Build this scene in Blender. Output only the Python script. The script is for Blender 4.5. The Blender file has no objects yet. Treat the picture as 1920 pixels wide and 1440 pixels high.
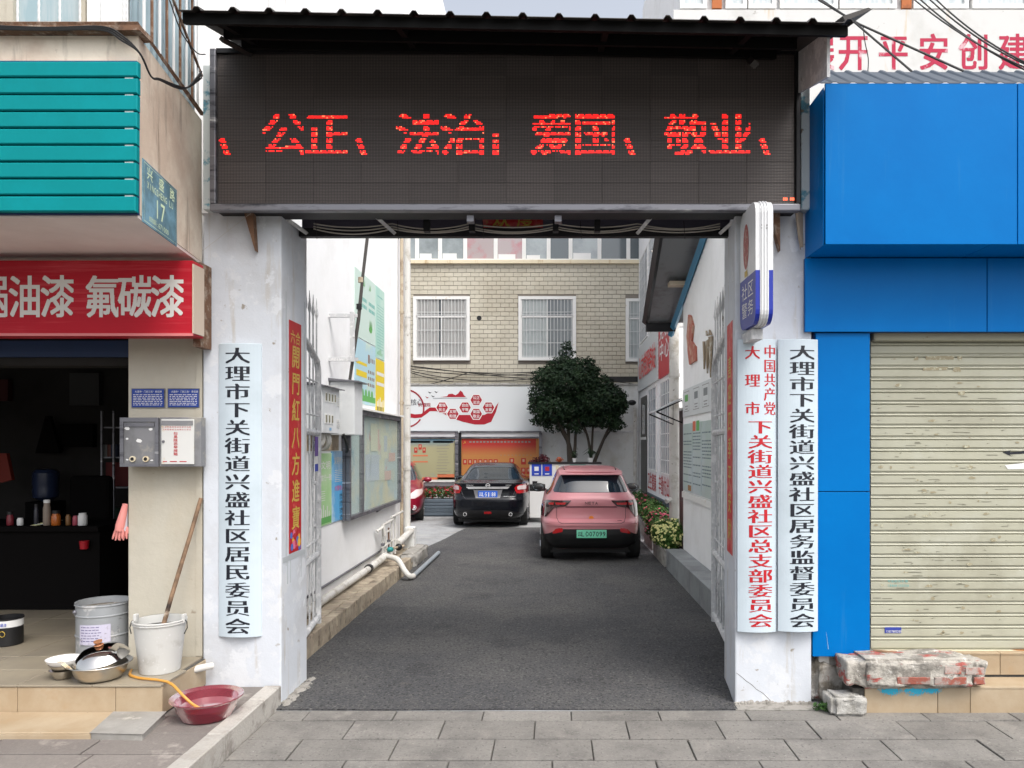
import bpy, bmesh, math, random
from mathutils import Vector, Matrix
random.seed(7)
PI = math.pi
SC = bpy.context.scene
COL = SC.collection

# ------------------------------------------------------------------ camera, sky, sun, exposure
CX, CY, F, H = 1040.0, 835.0, 1400.0, 1.9      # vanishing point and focal length measured in the photograph
cam = bpy.data.cameras.new('camera')
cam.sensor_width = 36.0
cam.lens = 36.0 * F / 1920.0
cam.shift_x = -(CX - 960) / 1920.0
cam.shift_y = (CY - 720) / 1920.0
cam.clip_start = 0.1
cam.clip_end = 500
camo = bpy.data.objects.new('camera', cam)
camo.location = (0, 0, H)
camo.rotation_euler = (PI / 2, 0, 0)
COL.objects.link(camo)
SC.camera = camo

SUN_EL, SUN_AZ = 56.0, 145.0       # azimuth measured clockwise from +Y: high, behind the camera and to the right
w = bpy.data.worlds.new('World')
SC.world = w
w.use_nodes = True
nt = w.node_tree
nt.nodes.clear()
sky = nt.nodes.new('ShaderNodeTexSky')
sky.sky_type = 'NISHITA'
sky.sun_disc = False
sky.sun_elevation = math.radians(SUN_EL)
sky.sun_rotation = math.radians(SUN_AZ)
sky.air_density = 1.0
sky.dust_density = 5.0
sky.ozone_density = 1.0
bg = nt.nodes.new('ShaderNodeBackground')
bg.inputs['Strength'].default_value = 0.15
out = nt.nodes.new('ShaderNodeOutputWorld')
hsv = nt.nodes.new('ShaderNodeHueSaturation')      # thin high cloud: a paler sky
hsv.inputs['Saturation'].default_value = 0.38
hsv.inputs['Value'].default_value = 1.25
nt.links.new(sky.outputs[0], hsv.inputs['Color'])
nt.links.new(hsv.outputs[0], bg.inputs[0])
nt.links.new(bg.outputs[0], out.inputs[0])
sl = bpy.data.lights.new('sun', 'SUN')
sl.energy = 1.0
sl.angle = math.radians(25)
sl.color = (1.0, 0.96, 0.9)
so = bpy.data.objects.new('sun', sl)
az, el = math.radians(SUN_AZ), math.radians(SUN_EL)
sd = Vector((math.sin(az) * math.cos(el), math.cos(az) * math.cos(el), math.sin(el)))
so.rotation_euler = sd.to_track_quat('Z', 'Y').to_euler()
so.location = (4, -6, 12)
COL.objects.link(so)
SC.view_settings.view_transform = 'Standard'
SC.view_settings.look = 'None'
SC.view_settings.gamma = 1
SC.view_settings.use_curve_mapping = False
SC.view_settings.exposure = 0.64

# ------------------------------------------------------------------ helpers
def X(px, Y): return (px - CX) / F * Y
def Z(py, Y): return H - (py - CY) / F * Y
def P(px, py, Y): return (X(px, Y), Y, Z(py, Y))
R = random.uniform

def prop(o, label=None, cat=None, group=None, kind=None):
    if label: o['label'] = label
    if cat: o['category'] = cat
    if group: o['group'] = group
    if kind: o['kind'] = kind
    return o

def thing(name, label, cat, loc=(0, 0, 0), group=None):
    o = bpy.data.objects.new(name, None)
    o.location = loc
    o.empty_display_size = 0.1
    COL.objects.link(o)
    return prop(o, label, cat, group)

def off_of(p):
    v = Vector((0, 0, 0))
    while p is not None:
        v += p.location
        p = p.parent
    return v

class MB:
    def __init__(s):
        s.v = []; s.f = []; s.m = []
    def add(s, vs, fs, mi=0):
        b = len(s.v)
        s.v += [tuple(x) for x in vs]
        s.f += [tuple(b + i for i in f) for f in fs]
        s.m += [mi] * len(fs)
        return s
    def box(s, x0, x1, y0, y1, z0, z1, mi=0):
        if x0 > x1: x0, x1 = x1, x0
        if y0 > y1: y0, y1 = y1, y0
        if z0 > z1: z0, z1 = z1, z0
        return s.add([(x0, y0, z0), (x1, y0, z0), (x1, y1, z0), (x0, y1, z0), (x0, y0, z1), (x1, y0, z1), (x1, y1, z1), (x0, y1, z1)],
                     [(0, 3, 2, 1), (4, 5, 6, 7), (0, 1, 5, 4), (1, 2, 6, 5), (2, 3, 7, 6), (3, 0, 4, 7)], mi)
    def pad(s, o, U, V, N, w, h, t, c, mi=0, jit=0.0):
        """chamfered slab: base rect w x h at o, rising t along N"""
        o, U, V, N = Vector(o), Vector(U), Vector(V), Vector(N)
        q = [(0, 0), (w, 0), (w, h), (0, h)]
        i = [(c, c), (w - c, c), (w - c, h - c), (c, h - c)]
        j = lambda: N * R(-jit, jit) if jit else Vector((0, 0, 0))
        vs = [o + U * a + V * b for a, b in q] + [o + U * a + V * b + N * (t - c) for a, b in q] + [o + U * a + V * b + N * t + j() for a, b in i]
        fs = [(3, 2, 1, 0), (8, 9, 10, 11)]
        for k in range(4):
            n = (k + 1) % 4
            fs += [(k, n, 4 + n, 4 + k), (4 + k, 4 + n, 8 + n, 8 + k)]
        return s.add(vs, fs, mi)
    def prism(s, pts, d, mi=0):
        """polygon (3D points) extruded by vector d"""
        n = len(pts); d = Vector(d)
        vs = [Vector(p) for p in pts] + [Vector(p) + d for p in pts]
        fs = [tuple(range(n)), tuple(range(2 * n - 1, n - 1, -1))]
        for k in range(n):
            fs.append((k, (k + 1) % n, n + (k + 1) % n, n + k))
        return s.add(vs, fs, mi)
    def tube(s, pts, r, n=8, mi=0, closed=False, caps=True):
        pts = [Vector(p) for p in pts]
        rs = r if isinstance(r, (list, tuple)) else [r] * len(pts)
        m = len(pts); vs = []; up = None
        for i, p in enumerate(pts):
            a = pts[(i - 1) % m] if (i > 0 or closed) else p
            b = pts[(i + 1) % m] if (i < m - 1 or closed) else p
            t = (b - a).normalized() if (b - a).length > 1e-9 else Vector((0, 0, 1))
            if up is None:
                up = Vector((0, 0, 1)) if abs(t.z) < 0.9 else Vector((1, 0, 0))
            e1 = up - t * up.dot(t)
            if e1.length < 1e-6: e1 = t.orthogonal()
            e1.normalize(); e2 = t.cross(e1); up = e1
            for k in range(n):
                an = 2 * PI * k / n
                vs.append(p + (e1 * math.cos(an) + e2 * math.sin(an)) * rs[i])
        fs = []
        for i in range(m if closed else m - 1):
            i2 = (i + 1) % m
            for k in range(n):
                k2 = (k + 1) % n
                fs.append((i * n + k, i * n + k2, i2 * n + k2, i2 * n + k))
        if caps and not closed:
            fs.append(tuple(range(n - 1, -1, -1)))
            fs.append(tuple((m - 1) * n + k for k in range(n)))
        return s.add(vs, fs, mi)
    def lathe(s, c, prof, n=28, mi=0, capb=False, capt=False):
        c = Vector(c); vs = []
        for r, z in prof:
            for k in range(n):
                a = 2 * PI * k / n
                vs.append((c.x + r * math.cos(a), c.y + r * math.sin(a), c.z + z))
        fs = []
        for i in range(len(prof) - 1):
            for k in range(n):
                k2 = (k + 1) % n
                fs.append((i * n + k, i * n + k2, (i + 1) * n + k2, (i + 1) * n + k))
        if capb: fs.append(tuple(range(n - 1, -1, -1)))
        if capt: fs.append(tuple((len(prof) - 1) * n + k for k in range(n)))
        return s.add(vs, fs, mi)
    def ball(s, c, rx, ry, rz, n=12, m=8, mi=0):
        prof = [(max(1e-4, math.sin(PI * i / m)), -math.cos(PI * i / m)) for i in range(m + 1)]
        b = len(s.v)
        s.lathe((0, 0, 0), prof, n, mi)
        for i in range(b, len(s.v)):
            x, y, z = s.v[i]
            s.v[i] = (c[0] + x * rx, c[1] + y * ry, c[2] + z * rz)
        return s
    def mesh(s, name, mats, off=(0, 0, 0), smooth=False):
        me = bpy.data.meshes.new(name)
        o = Vector(off)
        me.from_pydata([(a - o.x, b - o.y, c - o.z) for a, b, c in s.v], [], s.f)
        for m in (mats if isinstance(mats, (list, tuple)) else [mats]):
            me.materials.append(m)
        if isinstance(mats, (list, tuple)) and len(mats) > 1:
            me.polygons.foreach_set('material_index', s.m)
        if smooth:
            me.polygons.foreach_set('use_smooth', [True] * len(me.polygons))
            try: me.set_sharp_from_angle(angle=math.radians(38))
            except Exception: pass
        me.update()
        return me
    def build(s, name, mats, parent=None, smooth=False, bevel=0, local=False, seg=2):
        me = s.mesh(name, mats, (0, 0, 0) if local else off_of(parent), smooth)
        o = bpy.data.objects.new(name, me)
        COL.objects.link(o)
        if parent is not None: o.parent = parent
        if bevel:
            b = o.modifiers.new('bevel', 'BEVEL'); b.width = bevel; b.segments = seg; b.limit_method = 'ANGLE'
            b.angle_limit = math.radians(40)
        return o

def inst(name, mesh, parent, loc, rot=None):
    o = bpy.data.objects.new(name, mesh)
    o.parent = parent
    o.location = Vector(loc) - off_of(parent)
    if rot: o.rotation_euler = rot
    COL.objects.link(o)
    return o

def boxobj(name, m, parent, x0, x1, y0, y1, z0, z1, bevel=0):
    return MB().box(x0, x1, y0, y1, z0, z1).build(name, m, parent, bevel=bevel)

def tagged(o, label, cat, group=None):
    return prop(o, label, cat, group)

# ------------------------------------------------------------------ materials
def M(name, col, rough=0.6, metal=0.0, layers=(), var=0.0, vs=6.0, bump=0.0, bs=60.0, bst=(1, 1, 1), rnd=0.0, trans=0.0, coat=0.0,
      emit=None, es=1.0, alpha=1.0, spec=0.5, ior=1.45, bump2=None, bdist=0.01):
    m = bpy.data.materials.new(name); m.use_nodes = True
    t = m.node_tree; N = t.nodes; L = t.links
    b = N['Principled BSDF']
    b.inputs['Roughness'].default_value = rough
    b.inputs['Metallic'].default_value = metal
    b.inputs['Transmission Weight'].default_value = trans
    b.inputs['Coat Weight'].default_value = coat
    b.inputs['Coat Roughness'].default_value = 0.05
    b.inputs['Specular IOR Level'].default_value = spec
    b.inputs['IOR'].default_value = ior
    b.inputs['Alpha'].default_value = alpha
    c4 = lambda c: (c[0], c[1], c[2], 1)
    b.inputs['Base Color'].default_value = c4(col)
    if emit:
        b.inputs['Emission Color'].default_value = c4(emit)
        b.inputs['Emission Strength'].default_value = es
    pos = None
    def P_(st):
        nonlocal pos
        if pos is None: pos = N.new('ShaderNodeNewGeometry')
        mp = N.new('ShaderNodeMapping'); mp.inputs['Scale'].default_value = st
        L.new(pos.outputs['Position'], mp.inputs[0])
        return mp.outputs[0]
    def noise(sc, st=(1, 1, 1), det=8, dis=0.0):
        n = N.new('ShaderNodeTexNoise'); n.inputs['Scale'].default_value = sc; n.inputs['Detail'].default_value = det
        n.inputs['Roughness'].default_value = 0.65; n.inputs['Distortion'].default_value = dis
        L.new(P_(st), n.inputs['Vector'])
        return n.outputs['Fac']
    cur = None
    def cin(sock):
        if cur is None: sock.default_value = c4(col)
        else: L.new(cur, sock)
    for lay in layers:
        lc, sc, lo, hi = lay[:4]; st = lay[4] if len(lay) > 4 else (1, 1, 1)
        mr = N.new('ShaderNodeMapRange'); mr.inputs[1].default_value = lo; mr.inputs[2].default_value = hi
        mr.inputs[4].default_value = lay[5] if len(lay) > 5 else 1.0
        L.new(noise(sc, st, 10), mr.inputs[0])
        mx = N.new('ShaderNodeMix'); mx.data_type = 'RGBA'
        L.new(mr.outputs[0], mx.inputs[0]); cin(mx.inputs[6]); mx.inputs[7].default_value = c4(lc)
        cur = mx.outputs[2]
    if var or rnd:
        val = None
        if var:
            mr = N.new('ShaderNodeMapRange'); mr.inputs[1].default_value = 0.25; mr.inputs[2].default_value = 0.75
            mr.inputs[3].default_value = 1 - var; mr.inputs[4].default_value = 1 + var
            L.new(noise(vs), mr.inputs[0]); val = mr.outputs[0]
        if rnd:
            oi = N.new('ShaderNodeObjectInfo')
            mr = N.new('ShaderNodeMapRange'); mr.inputs[3].default_value = 1 - rnd; mr.inputs[4].default_value = 1 + rnd
            L.new(oi.outputs['Random'], mr.inputs[0])
            if val is not None:
                mm = N.new('ShaderNodeMath'); mm.operation = 'MULTIPLY'; L.new(val, mm.inputs[0]); L.new(mr.outputs[0], mm.inputs[1]); val = mm.outputs[0]
            else: val = mr.outputs[0]
        hs = N.new('ShaderNodeHueSaturation'); cin(hs.inputs['Color']); L.new(val, hs.inputs['Value'])
        cur = hs.outputs[0]
    if cur is not None: L.new(cur, b.inputs['Base Color'])
    if bump:
        bp = N.new('ShaderNodeBump'); bp.inputs['Strength'].default_value = bump; bp.inputs['Distance'].default_value = bdist
        hN = noise(bs, bst, 6)
        if bump2:
            n2 = noise(bump2[0], (1, 1, 1), 4)
            ad = N.new('ShaderNodeMath'); ad.operation = 'MULTIPLY_ADD'
            L.new(n2, ad.inputs[0]); ad.inputs[1].default_value = bump2[1]; L.new(hN, ad.inputs[2]); hN = ad.outputs[0]
        L.new(hN, bp.inputs['Height']); L.new(bp.outputs[0], b.inputs['Normal'])
    return m

DIRT = (0.16, 0.13, 0.10)
m_white = M('white_paint_plaster', (0.575, 0.605, 0.65), 0.8, spec=.2, layers=[((0.50, 0.51, 0.53), 1.6, 0.50, 0.70), ((0.45, 0.41, 0.35), 2.2, 0.57, 0.72, (3, 3, .35)), ((0.30, 0.27, 0.23), 9, 0.655, 0.70), ((0.62, 0.64, 0.67), 5, 0.56, 0.60)], var=0.03, bump=0.35, bs=14, bump2=(120, 0.15))
m_wall = M('alley_wall_plaster', (0.85, 0.855, 0.86), 0.85, layers=[((0.72, 0.72, 0.71), 1.2, 0.5, 0.8), ((0.45, 0.43, 0.38), 3.0, 0.66, 0.8, (3, 3, .25))], var=0.03, bump=0.25, bs=12)
m_wall2 = M('stained_yard_wall', (0.66, 0.67, 0.66), 0.85, layers=[((0.45, 0.43, 0.36), 1.4, 0.5, 0.75, (1, 1, .6)), ((0.30, 0.28, 0.22), 4, 0.62, 0.75)], var=0.05, bump=0.2, bs=20)
m_cream = M('cream_plaster', (0.48, 0.45, 0.375), 0.85, layers=[((0.45, 0.40, 0.31), 2.5, 0.5, 0.75, (1, 1, .4)), ((0.20, 0.14, 0.09), 7, 0.68, 0.78)], var=0.05, bump=0.35, bs=18)
m_cream_old = M('weathered_pink_cream_plaster', (0.62, 0.50, 0.40), 0.85, layers=[((0.74, 0.66, 0.55), 2, 0.42, 0.6), ((0.20, 0.14, 0.10), 1.9, 0.54, 0.74, (4, 4, .5)), ((0.10, 0.07, 0.05), 6, 0.66, 0.8)], var=0.08, bump=0.3, bs=20)
m_soffit = M('soffit_paint', (0.86, 0.77, 0.73), 0.85, layers=[((0.76, 0.67, 0.63), 2, 0.4, 0.7)], bump=0.2, bs=150)
m_teal = M('teal_metal_board', (0.0, 0.21, 0.225), 0.6, spec=.15, var=0.05, vs=3, rnd=0.03, layers=[((0.0, 0.24, 0.27), 1.5, 0.5, 0.8)])
m_red_sign = M('red_vinyl_sign', (0.42, 0.012, 0.025), 0.5, spec=.2, layers=[((0.56, 0.07, 0.085), 5, 0.5, 0.75, (.25, 1, 6)), ((0.34, 0.010, 0.02), 1.3, 0.4, 0.7)], bump=0.15, bs=8, bst=(.2, 1, 12))
m_sign_white = M('sign_letter_white', (0.62, 0.60, 0.57), 0.6)
m_dark = M('dark_steel', (0.014, 0.014, 0.016), 0.55, metal=0.3, var=0.2, bump=0.1)
m_canopy = M('dark_canopy_sheet', (0.030, 0.026, 0.024), 0.6, layers=[((0.07, 0.06, 0.05), 3, 0.5, 0.75)], var=0.1, bump=0.1)
m_canopy_black = M('black_canopy_paint', (0.005, 0.005, 0.005), 0.7, spec=0.15)
m_led = None
m_frame_al = M('scuffed_aluminium', (0.20, 0.20, 0.22), 0.42, metal=0.6, layers=[((0.6, 0.6, 0.6), 4, 0.6, 0.66, (.3, 1, 3)), ((0.05, 0.05, 0.06), 7, 0.52, 0.66, (.4, 1, 2))])
m_rust = M('rusty_iron', (0.16, 0.085, 0.05), 0.9, layers=[((0.35, 0.28, 0.22), 14, 0.5, 0.65), ((0.05, 0.03, 0.02), 8, 0.55, 0.7)], bump=0.4, bs=60)
m_peel = M('peeling_pale_blue_paint', (0.55, 0.60, 0.60), 0.7, layers=[((0.10, 0.28, 0.36), 6, 0.56, 0.62), ((0.20, 0.16, 0.12), 12, 0.62, 0.68)], bump=0.4, bs=20)
m_blue = M('blue_aluminium_panel', (0.0, 0.135, 0.43), 0.36, spec=0.10, bump=0.06, bs=1.6, bdist=.05, layers=[((0.0, 0.16, 0.48), 0.8, 0.42, 0.7), ((0.02, 0.17, 0.44), 3, 0.60, 0.75, (3, 3, .2))], rnd=0.015)
m_navy = M('navy_gap', (0.0, 0.02, 0.10), 0.6)
m_shutter = M('shutter_cream_metal', (0.41, 0.405, 0.315), 0.5, layers=[((0.30, 0.29, 0.22), 1.6, 0.48, 0.75), ((0.25, 0.20, 0.13), 12, 0.66, 0.70, (1, 1, 2.2)), ((0.44, 0.44, 0.36), 3, 0.55, 0.7)], rnd=0.03, bump=0.08, bs=30)
m_tan = M('tan_stone_tile', (0.35, 0.265, 0.17), 0.6, layers=[((0.41, 0.33, 0.23), 2.5, 0.42, 0.62), ((0.36, 0.24, 0.13), 3.5, 0.58, 0.75), ((0.2, 0.15, 0.1), 22, 0.68, 0.72)], rnd=0.06, bump=0.1)
m_tan_floor = M('worn_tan_floor_tile', (0.30, 0.26, 0.195), 0.4, layers=[((0.235, 0.205, 0.16), 3, 0.42, 0.68), ((0.2, 0.17, 0.13), 11, 0.66, 0.76)], rnd=0.05)
m_concrete = M('grey_concrete', (0.30, 0.29, 0.27), 0.9, layers=[((0.20, 0.19, 0.17), 2.5, 0.45, 0.65), ((0.42, 0.40, 0.36), 6, 0.58, 0.68)], var=0.12, vs=40, bump=0.5, bs=50)
m_yard = M('yard_concrete', (0.33, 0.34, 0.35), 0.85, layers=[((0.22, 0.22, 0.22), 0.8, 0.45, 0.6), ((0.12, 0.12, 0.11), 3.5, 0.60, 0.68, (1, 2, 1)), ((0.42, 0.41, 0.38), 2, 0.55, 0.7, (.5, 2, 1))], var=0.15, vs=30, bump=0.3, bs=40)
m_asphalt = M('asphalt', (0.076, 0.077, 0.081), 0.92, layers=[((0.125, 0.122, 0.118), 0.55, 0.44, 0.70), ((0.052, 0.052, 0.056), 1.3, 0.54, 0.70), ((0.11, 0.105, 0.10), 7, 0.60, 0.70), ((0.16, 0.155, 0.15), 38, 0.55, 0.66), ((0.030, 0.030, 0.032), 46, 0.53, 0.62)], var=0.5, vs=70, bump=1.0, bs=90, bump2=(25, 1.0), bdist=0.012, spec=0.3)
m_paving = M('grey_street_slab', (0.20, 0.19, 0.175), 0.85, layers=[((0.13, 0.123, 0.115), 2.2, 0.45, 0.65), ((0.235, 0.22, 0.20), 5, 0.55, 0.7), ((0.09, 0.085, 0.08), 40, 0.56, 0.68), ((0.27, 0.26, 0.24), 55, 0.58, 0.68), ((0.45, 0.44, 0.42), 18, 0.70, 0.74)], rnd=0.10, var=0.14, vs=60, bump=0.5, bs=60, bst=(1, 1, 1))
m_walkslab = M('brown_grey_walk_slab', (0.20, 0.18, 0.165), 0.8, layers=[((0.17, 0.15, 0.14), 3, 0.45, 0.65), ((0.33, 0.30, 0.27), 6, 0.55, 0.7)], rnd=0.10, var=0.14, vs=60, bump=0.5, bs=60)
m_joint = M('dark_joint_soil', (0.085, 0.08, 0.072), 0.95, var=0.3, vs=50, bump=0.6, bs=70)
m_mortar = M('crumbly_mortar', (0.30, 0.285, 0.26), 0.95, layers=[((0.18, 0.17, 0.15), 14, 0.5, 0.62)], bump=0.9, bs=60)
m_kerb = M('kerb_stone', (0.40, 0.38, 0.35), 0.8, layers=[((0.22, 0.20, 0.18), 6, 0.48, 0.62), ((0.50, 0.47, 0.42), 3, 0.55, 0.7)], rnd=0.12, var=0.1, vs=50, bump=0.6, bs=40)
m_brick_old = M('old_mortared_brick', (0.30, 0.25, 0.19), 0.9, layers=[((0.42, 0.36, 0.27), 5, 0.45, 0.6), ((0.14, 0.11, 0.08), 9, 0.55, 0.68)], rnd=0.15, bump=0.6, bs=40)
m_rubble = M('rubble_masonry', (0.36, 0.34, 0.31), 0.95, layers=[((0.17, 0.15, 0.12), 6, 0.48, 0.58), ((0.62, 0.60, 0.57), 4.5, 0.58, 0.62), ((0.20, 0.07, 0.05), 5.5, 0.60, 0.66)], var=0.2, vs=30, bump=0.9, bs=22, bdist=0.02)
m_block = M('painted_brick_block', (0.43, 0.405, 0.36), 0.9, layers=[((0.23, 0.215, 0.19), 9, 0.46, 0.56), ((0.36, 0.09, 0.075), 6, 0.56, 0.60, (.45, 1, 1.6)), ((0.60, 0.58, 0.54), 13, 0.60, 0.64), ((0.12, 0.26, 0.45), 5, 0.66, 0.69, (.6, 1, 1))], var=0.12, vs=40, bump=0.9, bs=24, bdist=0.02)
m_whitestone = M('white_rough_stone', (0.42, 0.41, 0.385), 0.9, layers=[((0.27, 0.26, 0.235), 9, 0.47, 0.62), ((0.14, 0.12, 0.10), 16, 0.62, 0.68)], var=0.15, vs=50, bump=0.9, bs=30, bdist=0.02)
m_bluepaint = M('blue_spray_paint', (0.03, 0.42, 0.62), 0.6)
m_redbrick = M('red_brick_face', (0.33, 0.10, 0.07), 0.9, layers=[((0.36, 0.30, 0.27), 11, 0.46, 0.56), ((0.18, 0.15, 0.13), 19, 0.58, 0.66)], rnd=0.2, bump=0.5, bs=60)
m_tile = M('beige_facade_tile', (0.55, 0.515, 0.42), 0.45, layers=[((0.45, 0.41, 0.32), 0.6, 0.45, 0.65)], rnd=0.05)
m_grout = M('dark_grout', (0.23, 0.205, 0.175), 0.95)
m_trimw = M('white_window_trim', (0.76, 0.76, 0.74), 0.6, layers=[((0.55, 0.42, 0.25), 5, 0.62, 0.75)])
m_yellow_trim = M('cream_sill_band', (0.70, 0.62, 0.45), 0.7, layers=[((0.45, 0.30, 0.14), 3.5, 0.58, 0.72, (2, 1, .3))])
m_pvc = M('white_pvc', (0.58, 0.57, 0.54), 0.5, layers=[((0.36, 0.33, 0.28), 5, 0.52, 0.68), ((0.16, 0.13, 0.10), 13, 0.63, 0.70)])
m_pvc_grey = M('grey_plastic_pipe', (0.24, 0.27, 0.30), 0.5, layers=[((0.5, 0.5, 0.5), 6, 0.6, 0.72)])
m_old_pipe = M('stained_pipe', (0.45, 0.38, 0.28), 0.6, layers=[((0.2, 0.14, 0.09), 5, 0.5, 0.68)])
m_meter = M('pale_grey_meter_box', (0.66, 0.68, 0.69), 0.5, layers=[((0.55, 0.57, 0.58), 3, 0.5, 0.7)])
m_blackish = M('black_plastic', (0.012, 0.012, 0.013), 0.45)
m_rubber = M('tyre_rubber', (0.012, 0.012, 0.012), 0.8)
m_cable = M('black_cable', (0.015, 0.015, 0.016), 0.6)
m_cable_w = M('pale_cable', (0.45, 0.42, 0.38), 0.6)
m_glass = M('window_glass', (0.07, 0.09, 0.10), 0.06, spec=0.9, coat=0.6)
m_glass_lt = M('bright_window_glass', (0.33, 0.37, 0.38), 0.08, spec=0.9, coat=0.5, layers=[((0.22, 0.25, 0.26), 0.8, 0.45, 0.6)])
m_curtain = M('curtain_cloth', (0.42, 0.46, 0.46), 0.9)
m_curtain_p = M('grey_curtain_cloth', (0.36, 0.36, 0.35), 0.9)
m_bar = M('white_grille_bar', (0.66, 0.67, 0.67), 0.5)
m_gate = M('chalky_gate_paint', (0.52, 0.53, 0.54), 0.6, layers=[((0.7, 0.7, 0.7), 12, 0.5, 0.6), ((0.18, 0.17, 0.16), 9, 0.62, 0.7)], bump=0.3, bs=60)
m_board = M('pale_blue_name_board', (0.53, 0.61, 0.665), 0.6, spec=.25, layers=[((0.46, 0.535, 0.58), 1.5, 0.5, 0.7)])
m_ink = M('black_letter_vinyl', (0.012, 0.014, 0.022), 0.4)
m_redink = M('red_letter_vinyl', (0.45, 0.010, 0.018), 0.45)
m_paper_red = M('red_couplet_paper', (0.42, 0.010, 0.014), 0.6, layers=[((0.52, 0.07, 0.06), 10, 0.56, 0.66)], var=0.08)
m_paper_red2 = M('faded_red_couplet_paper', (0.55, 0.03, 0.035), 0.6, layers=[((0.62, 0.16, 0.14), 3, 0.48, 0.58), ((0.45, 0.30, 0.08), 24, 0.60, 0.68)], var=0.1)
m_gold = M('gold_print', (0.52, 0.36, 0.06), 0.5, var=0.2, vs=40)
m_tape = M('old_tape', (0.42, 0.45, 0.47), 0.5)
m_wood = M('bleached_wood', (0.24, 0.15, 0.09), 0.8, layers=[((0.03, 0.02, 0.015), 3, 0.46, 0.62), ((0.5, 0.42, 0.33), 8, 0.6, 0.7)])
m_bark = M('tree_bark', (0.045, 0.036, 0.028), 0.9, bump=0.6, bs=40)
def leafmat(n, a, b, sc=4.0):
    return M(n, a, 0.55, layers=[(b, sc, 0.4, 0.62)], var=0.35, vs=14, spec=0.3)
m_leaf = leafmat('topiary_leaf', (0.008, 0.022, 0.010), (0.020, 0.044, 0.016))
m_leaf2 = leafmat('garden_leaf', (0.03, 0.085, 0.02), (0.07, 0.14, 0.035), 9)
m_leafd = leafmat('purple_leaf', (0.06, 0.012, 0.02), (0.11, 0.02, 0.03))
m_pink_fl = M('pink_petal', (0.36, 0.05, 0.09), 0.6, var=0.3, vs=30)
m_red_fl = M('red_petal', (0.42, 0.02, 0.04), 0.6, var=0.3, vs=30)
m_yel_fl = M('pale_yellow_petal', (0.75, 0.74, 0.30), 0.6, var=0.15, vs=30)
m_steel = M('polished_steel', (0.62, 0.60, 0.57), 0.10, metal=1.0)
m_steel_w = M('worn_steel', (0.52, 0.49, 0.44), 0.28, metal=1.0, var=0.15)
m_pail = M('galvanised_paint_pail', (0.38, 0.40, 0.42), 0.42, metal=0.4, layers=[((0.6, 0.6, 0.6), 9, 0.58, 0.66), ((0.2, 0.2, 0.2), 12, 0.62, 0.7)])
m_bucket = M('grey_white_plastic_bucket', (0.52, 0.52, 0.50), 0.5, layers=[((0.40, 0.39, 0.36), 5, 0.5, 0.65), ((0.6, 0.6, 0.6), 30, 0.6, 0.66)])
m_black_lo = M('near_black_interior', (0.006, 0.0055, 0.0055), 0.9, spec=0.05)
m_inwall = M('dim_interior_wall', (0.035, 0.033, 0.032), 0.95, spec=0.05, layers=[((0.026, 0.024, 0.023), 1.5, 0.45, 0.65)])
m_orange = M('orange_plastic', (0.5, 0.10, 0.02), 0.4)
m_jar = M('amber_jar', (0.45, 0.12, 0.02), 0.2)
m_green = M('green_print', (0.03, 0.25, 0.08), 0.5)
m_wht = M('clean_white', (0.75, 0.75, 0.74), 0.5)
m_bin_blue = M('blue_notice_print', (0.02, 0.06, 0.45), 0.45)
m_pink_glove = M('pink_rubber_glove', (0.75, 0.28, 0.25), 0.5)
m_granite = M('grey_granite_slab', (0.27, 0.29, 0.30), 0.5, layers=[((0.2, 0.21, 0.22), 3, 0.45, 0.62), ((0.36, 0.37, 0.37), 60, 0.58, 0.66)], rnd=0.08, bump=0.1)
m_slate = M('blue_grey_slate', (0.10, 0.13, 0.16), 0.6, rnd=0.15, bump=0.3, bs=30)

# ------------------------------------------------------------------ lettering
import numpy as np
_glyph = {}
_base = {}
def base_glyph(ch):
    if ch in _base: return _base[ch]
    c = bpy.data.curves.new('g', 'FONT'); c.body = ch; c.size = 1.0; c.resolution_u = 2
    o = bpy.data.objects.new('g', c); COL.objects.link(o)
    dg = bpy.context.evaluated_depsgraph_get()
    me = bpy.data.meshes.new_from_object(o.evaluated_get(dg))
    vs = [(v.co.x, v.co.y) for v in me.vertices]; fs = [tuple(p.vertices) for p in me.polygons]
    bpy.data.objects.remove(o); bpy.data.curves.remove(c); bpy.data.meshes.remove(me)
    if ord(ch) < 0x2000 and vs:
        x0 = min(a for a, b in vs); x1 = max(a for a, b in vs)
        vs = [((a - x0) / max(x1 - x0, .25) if x1 - x0 > .2 else .5 + (a - (x0 + x1) / 2) / .5, b / 0.72) for a, b in vs]
    else:
        vs = [((a - 0.05) / 0.84, (b + 0.075) / 0.92) for a, b in vs]
    _base[ch] = (vs, fs)
    return _base[ch]

def bitmap(ch, n, pad=4):
    vs, fs = base_glyph(ch)
    W_ = n + 2 * pad
    g_ = np.zeros((W_, W_), bool)
    for f in fs:
        for k in range(1, len(f) - 1):
            t = np.array([vs[f[0]], vs[f[k]], vs[f[k + 1]]]) * n + pad
            x0, y0 = np.floor(t.min(0)).astype(int) - 1; x1, y1 = np.ceil(t.max(0)).astype(int) + 1
            x0 = max(x0, 0); y0 = max(y0, 0); x1 = min(x1, W_); y1 = min(y1, W_)
            if x1 <= x0 or y1 <= y0: continue
            xx, yy = np.meshgrid(np.arange(x0, x1) + .5, np.arange(y0, y1) + .5)
            d = [(t[(q + 1) % 3, 0] - t[q, 0]) * (yy - t[q, 1]) - (t[(q + 1) % 3, 1] - t[q, 1]) * (xx - t[q, 0]) for q in range(3)]
            g_[y0:y1, x0:x1] |= ((d[0] >= 0) & (d[1] >= 0) & (d[2] >= 0)) | ((d[0] <= 0) & (d[1] <= 0) & (d[2] <= 0))
    return g_

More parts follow.
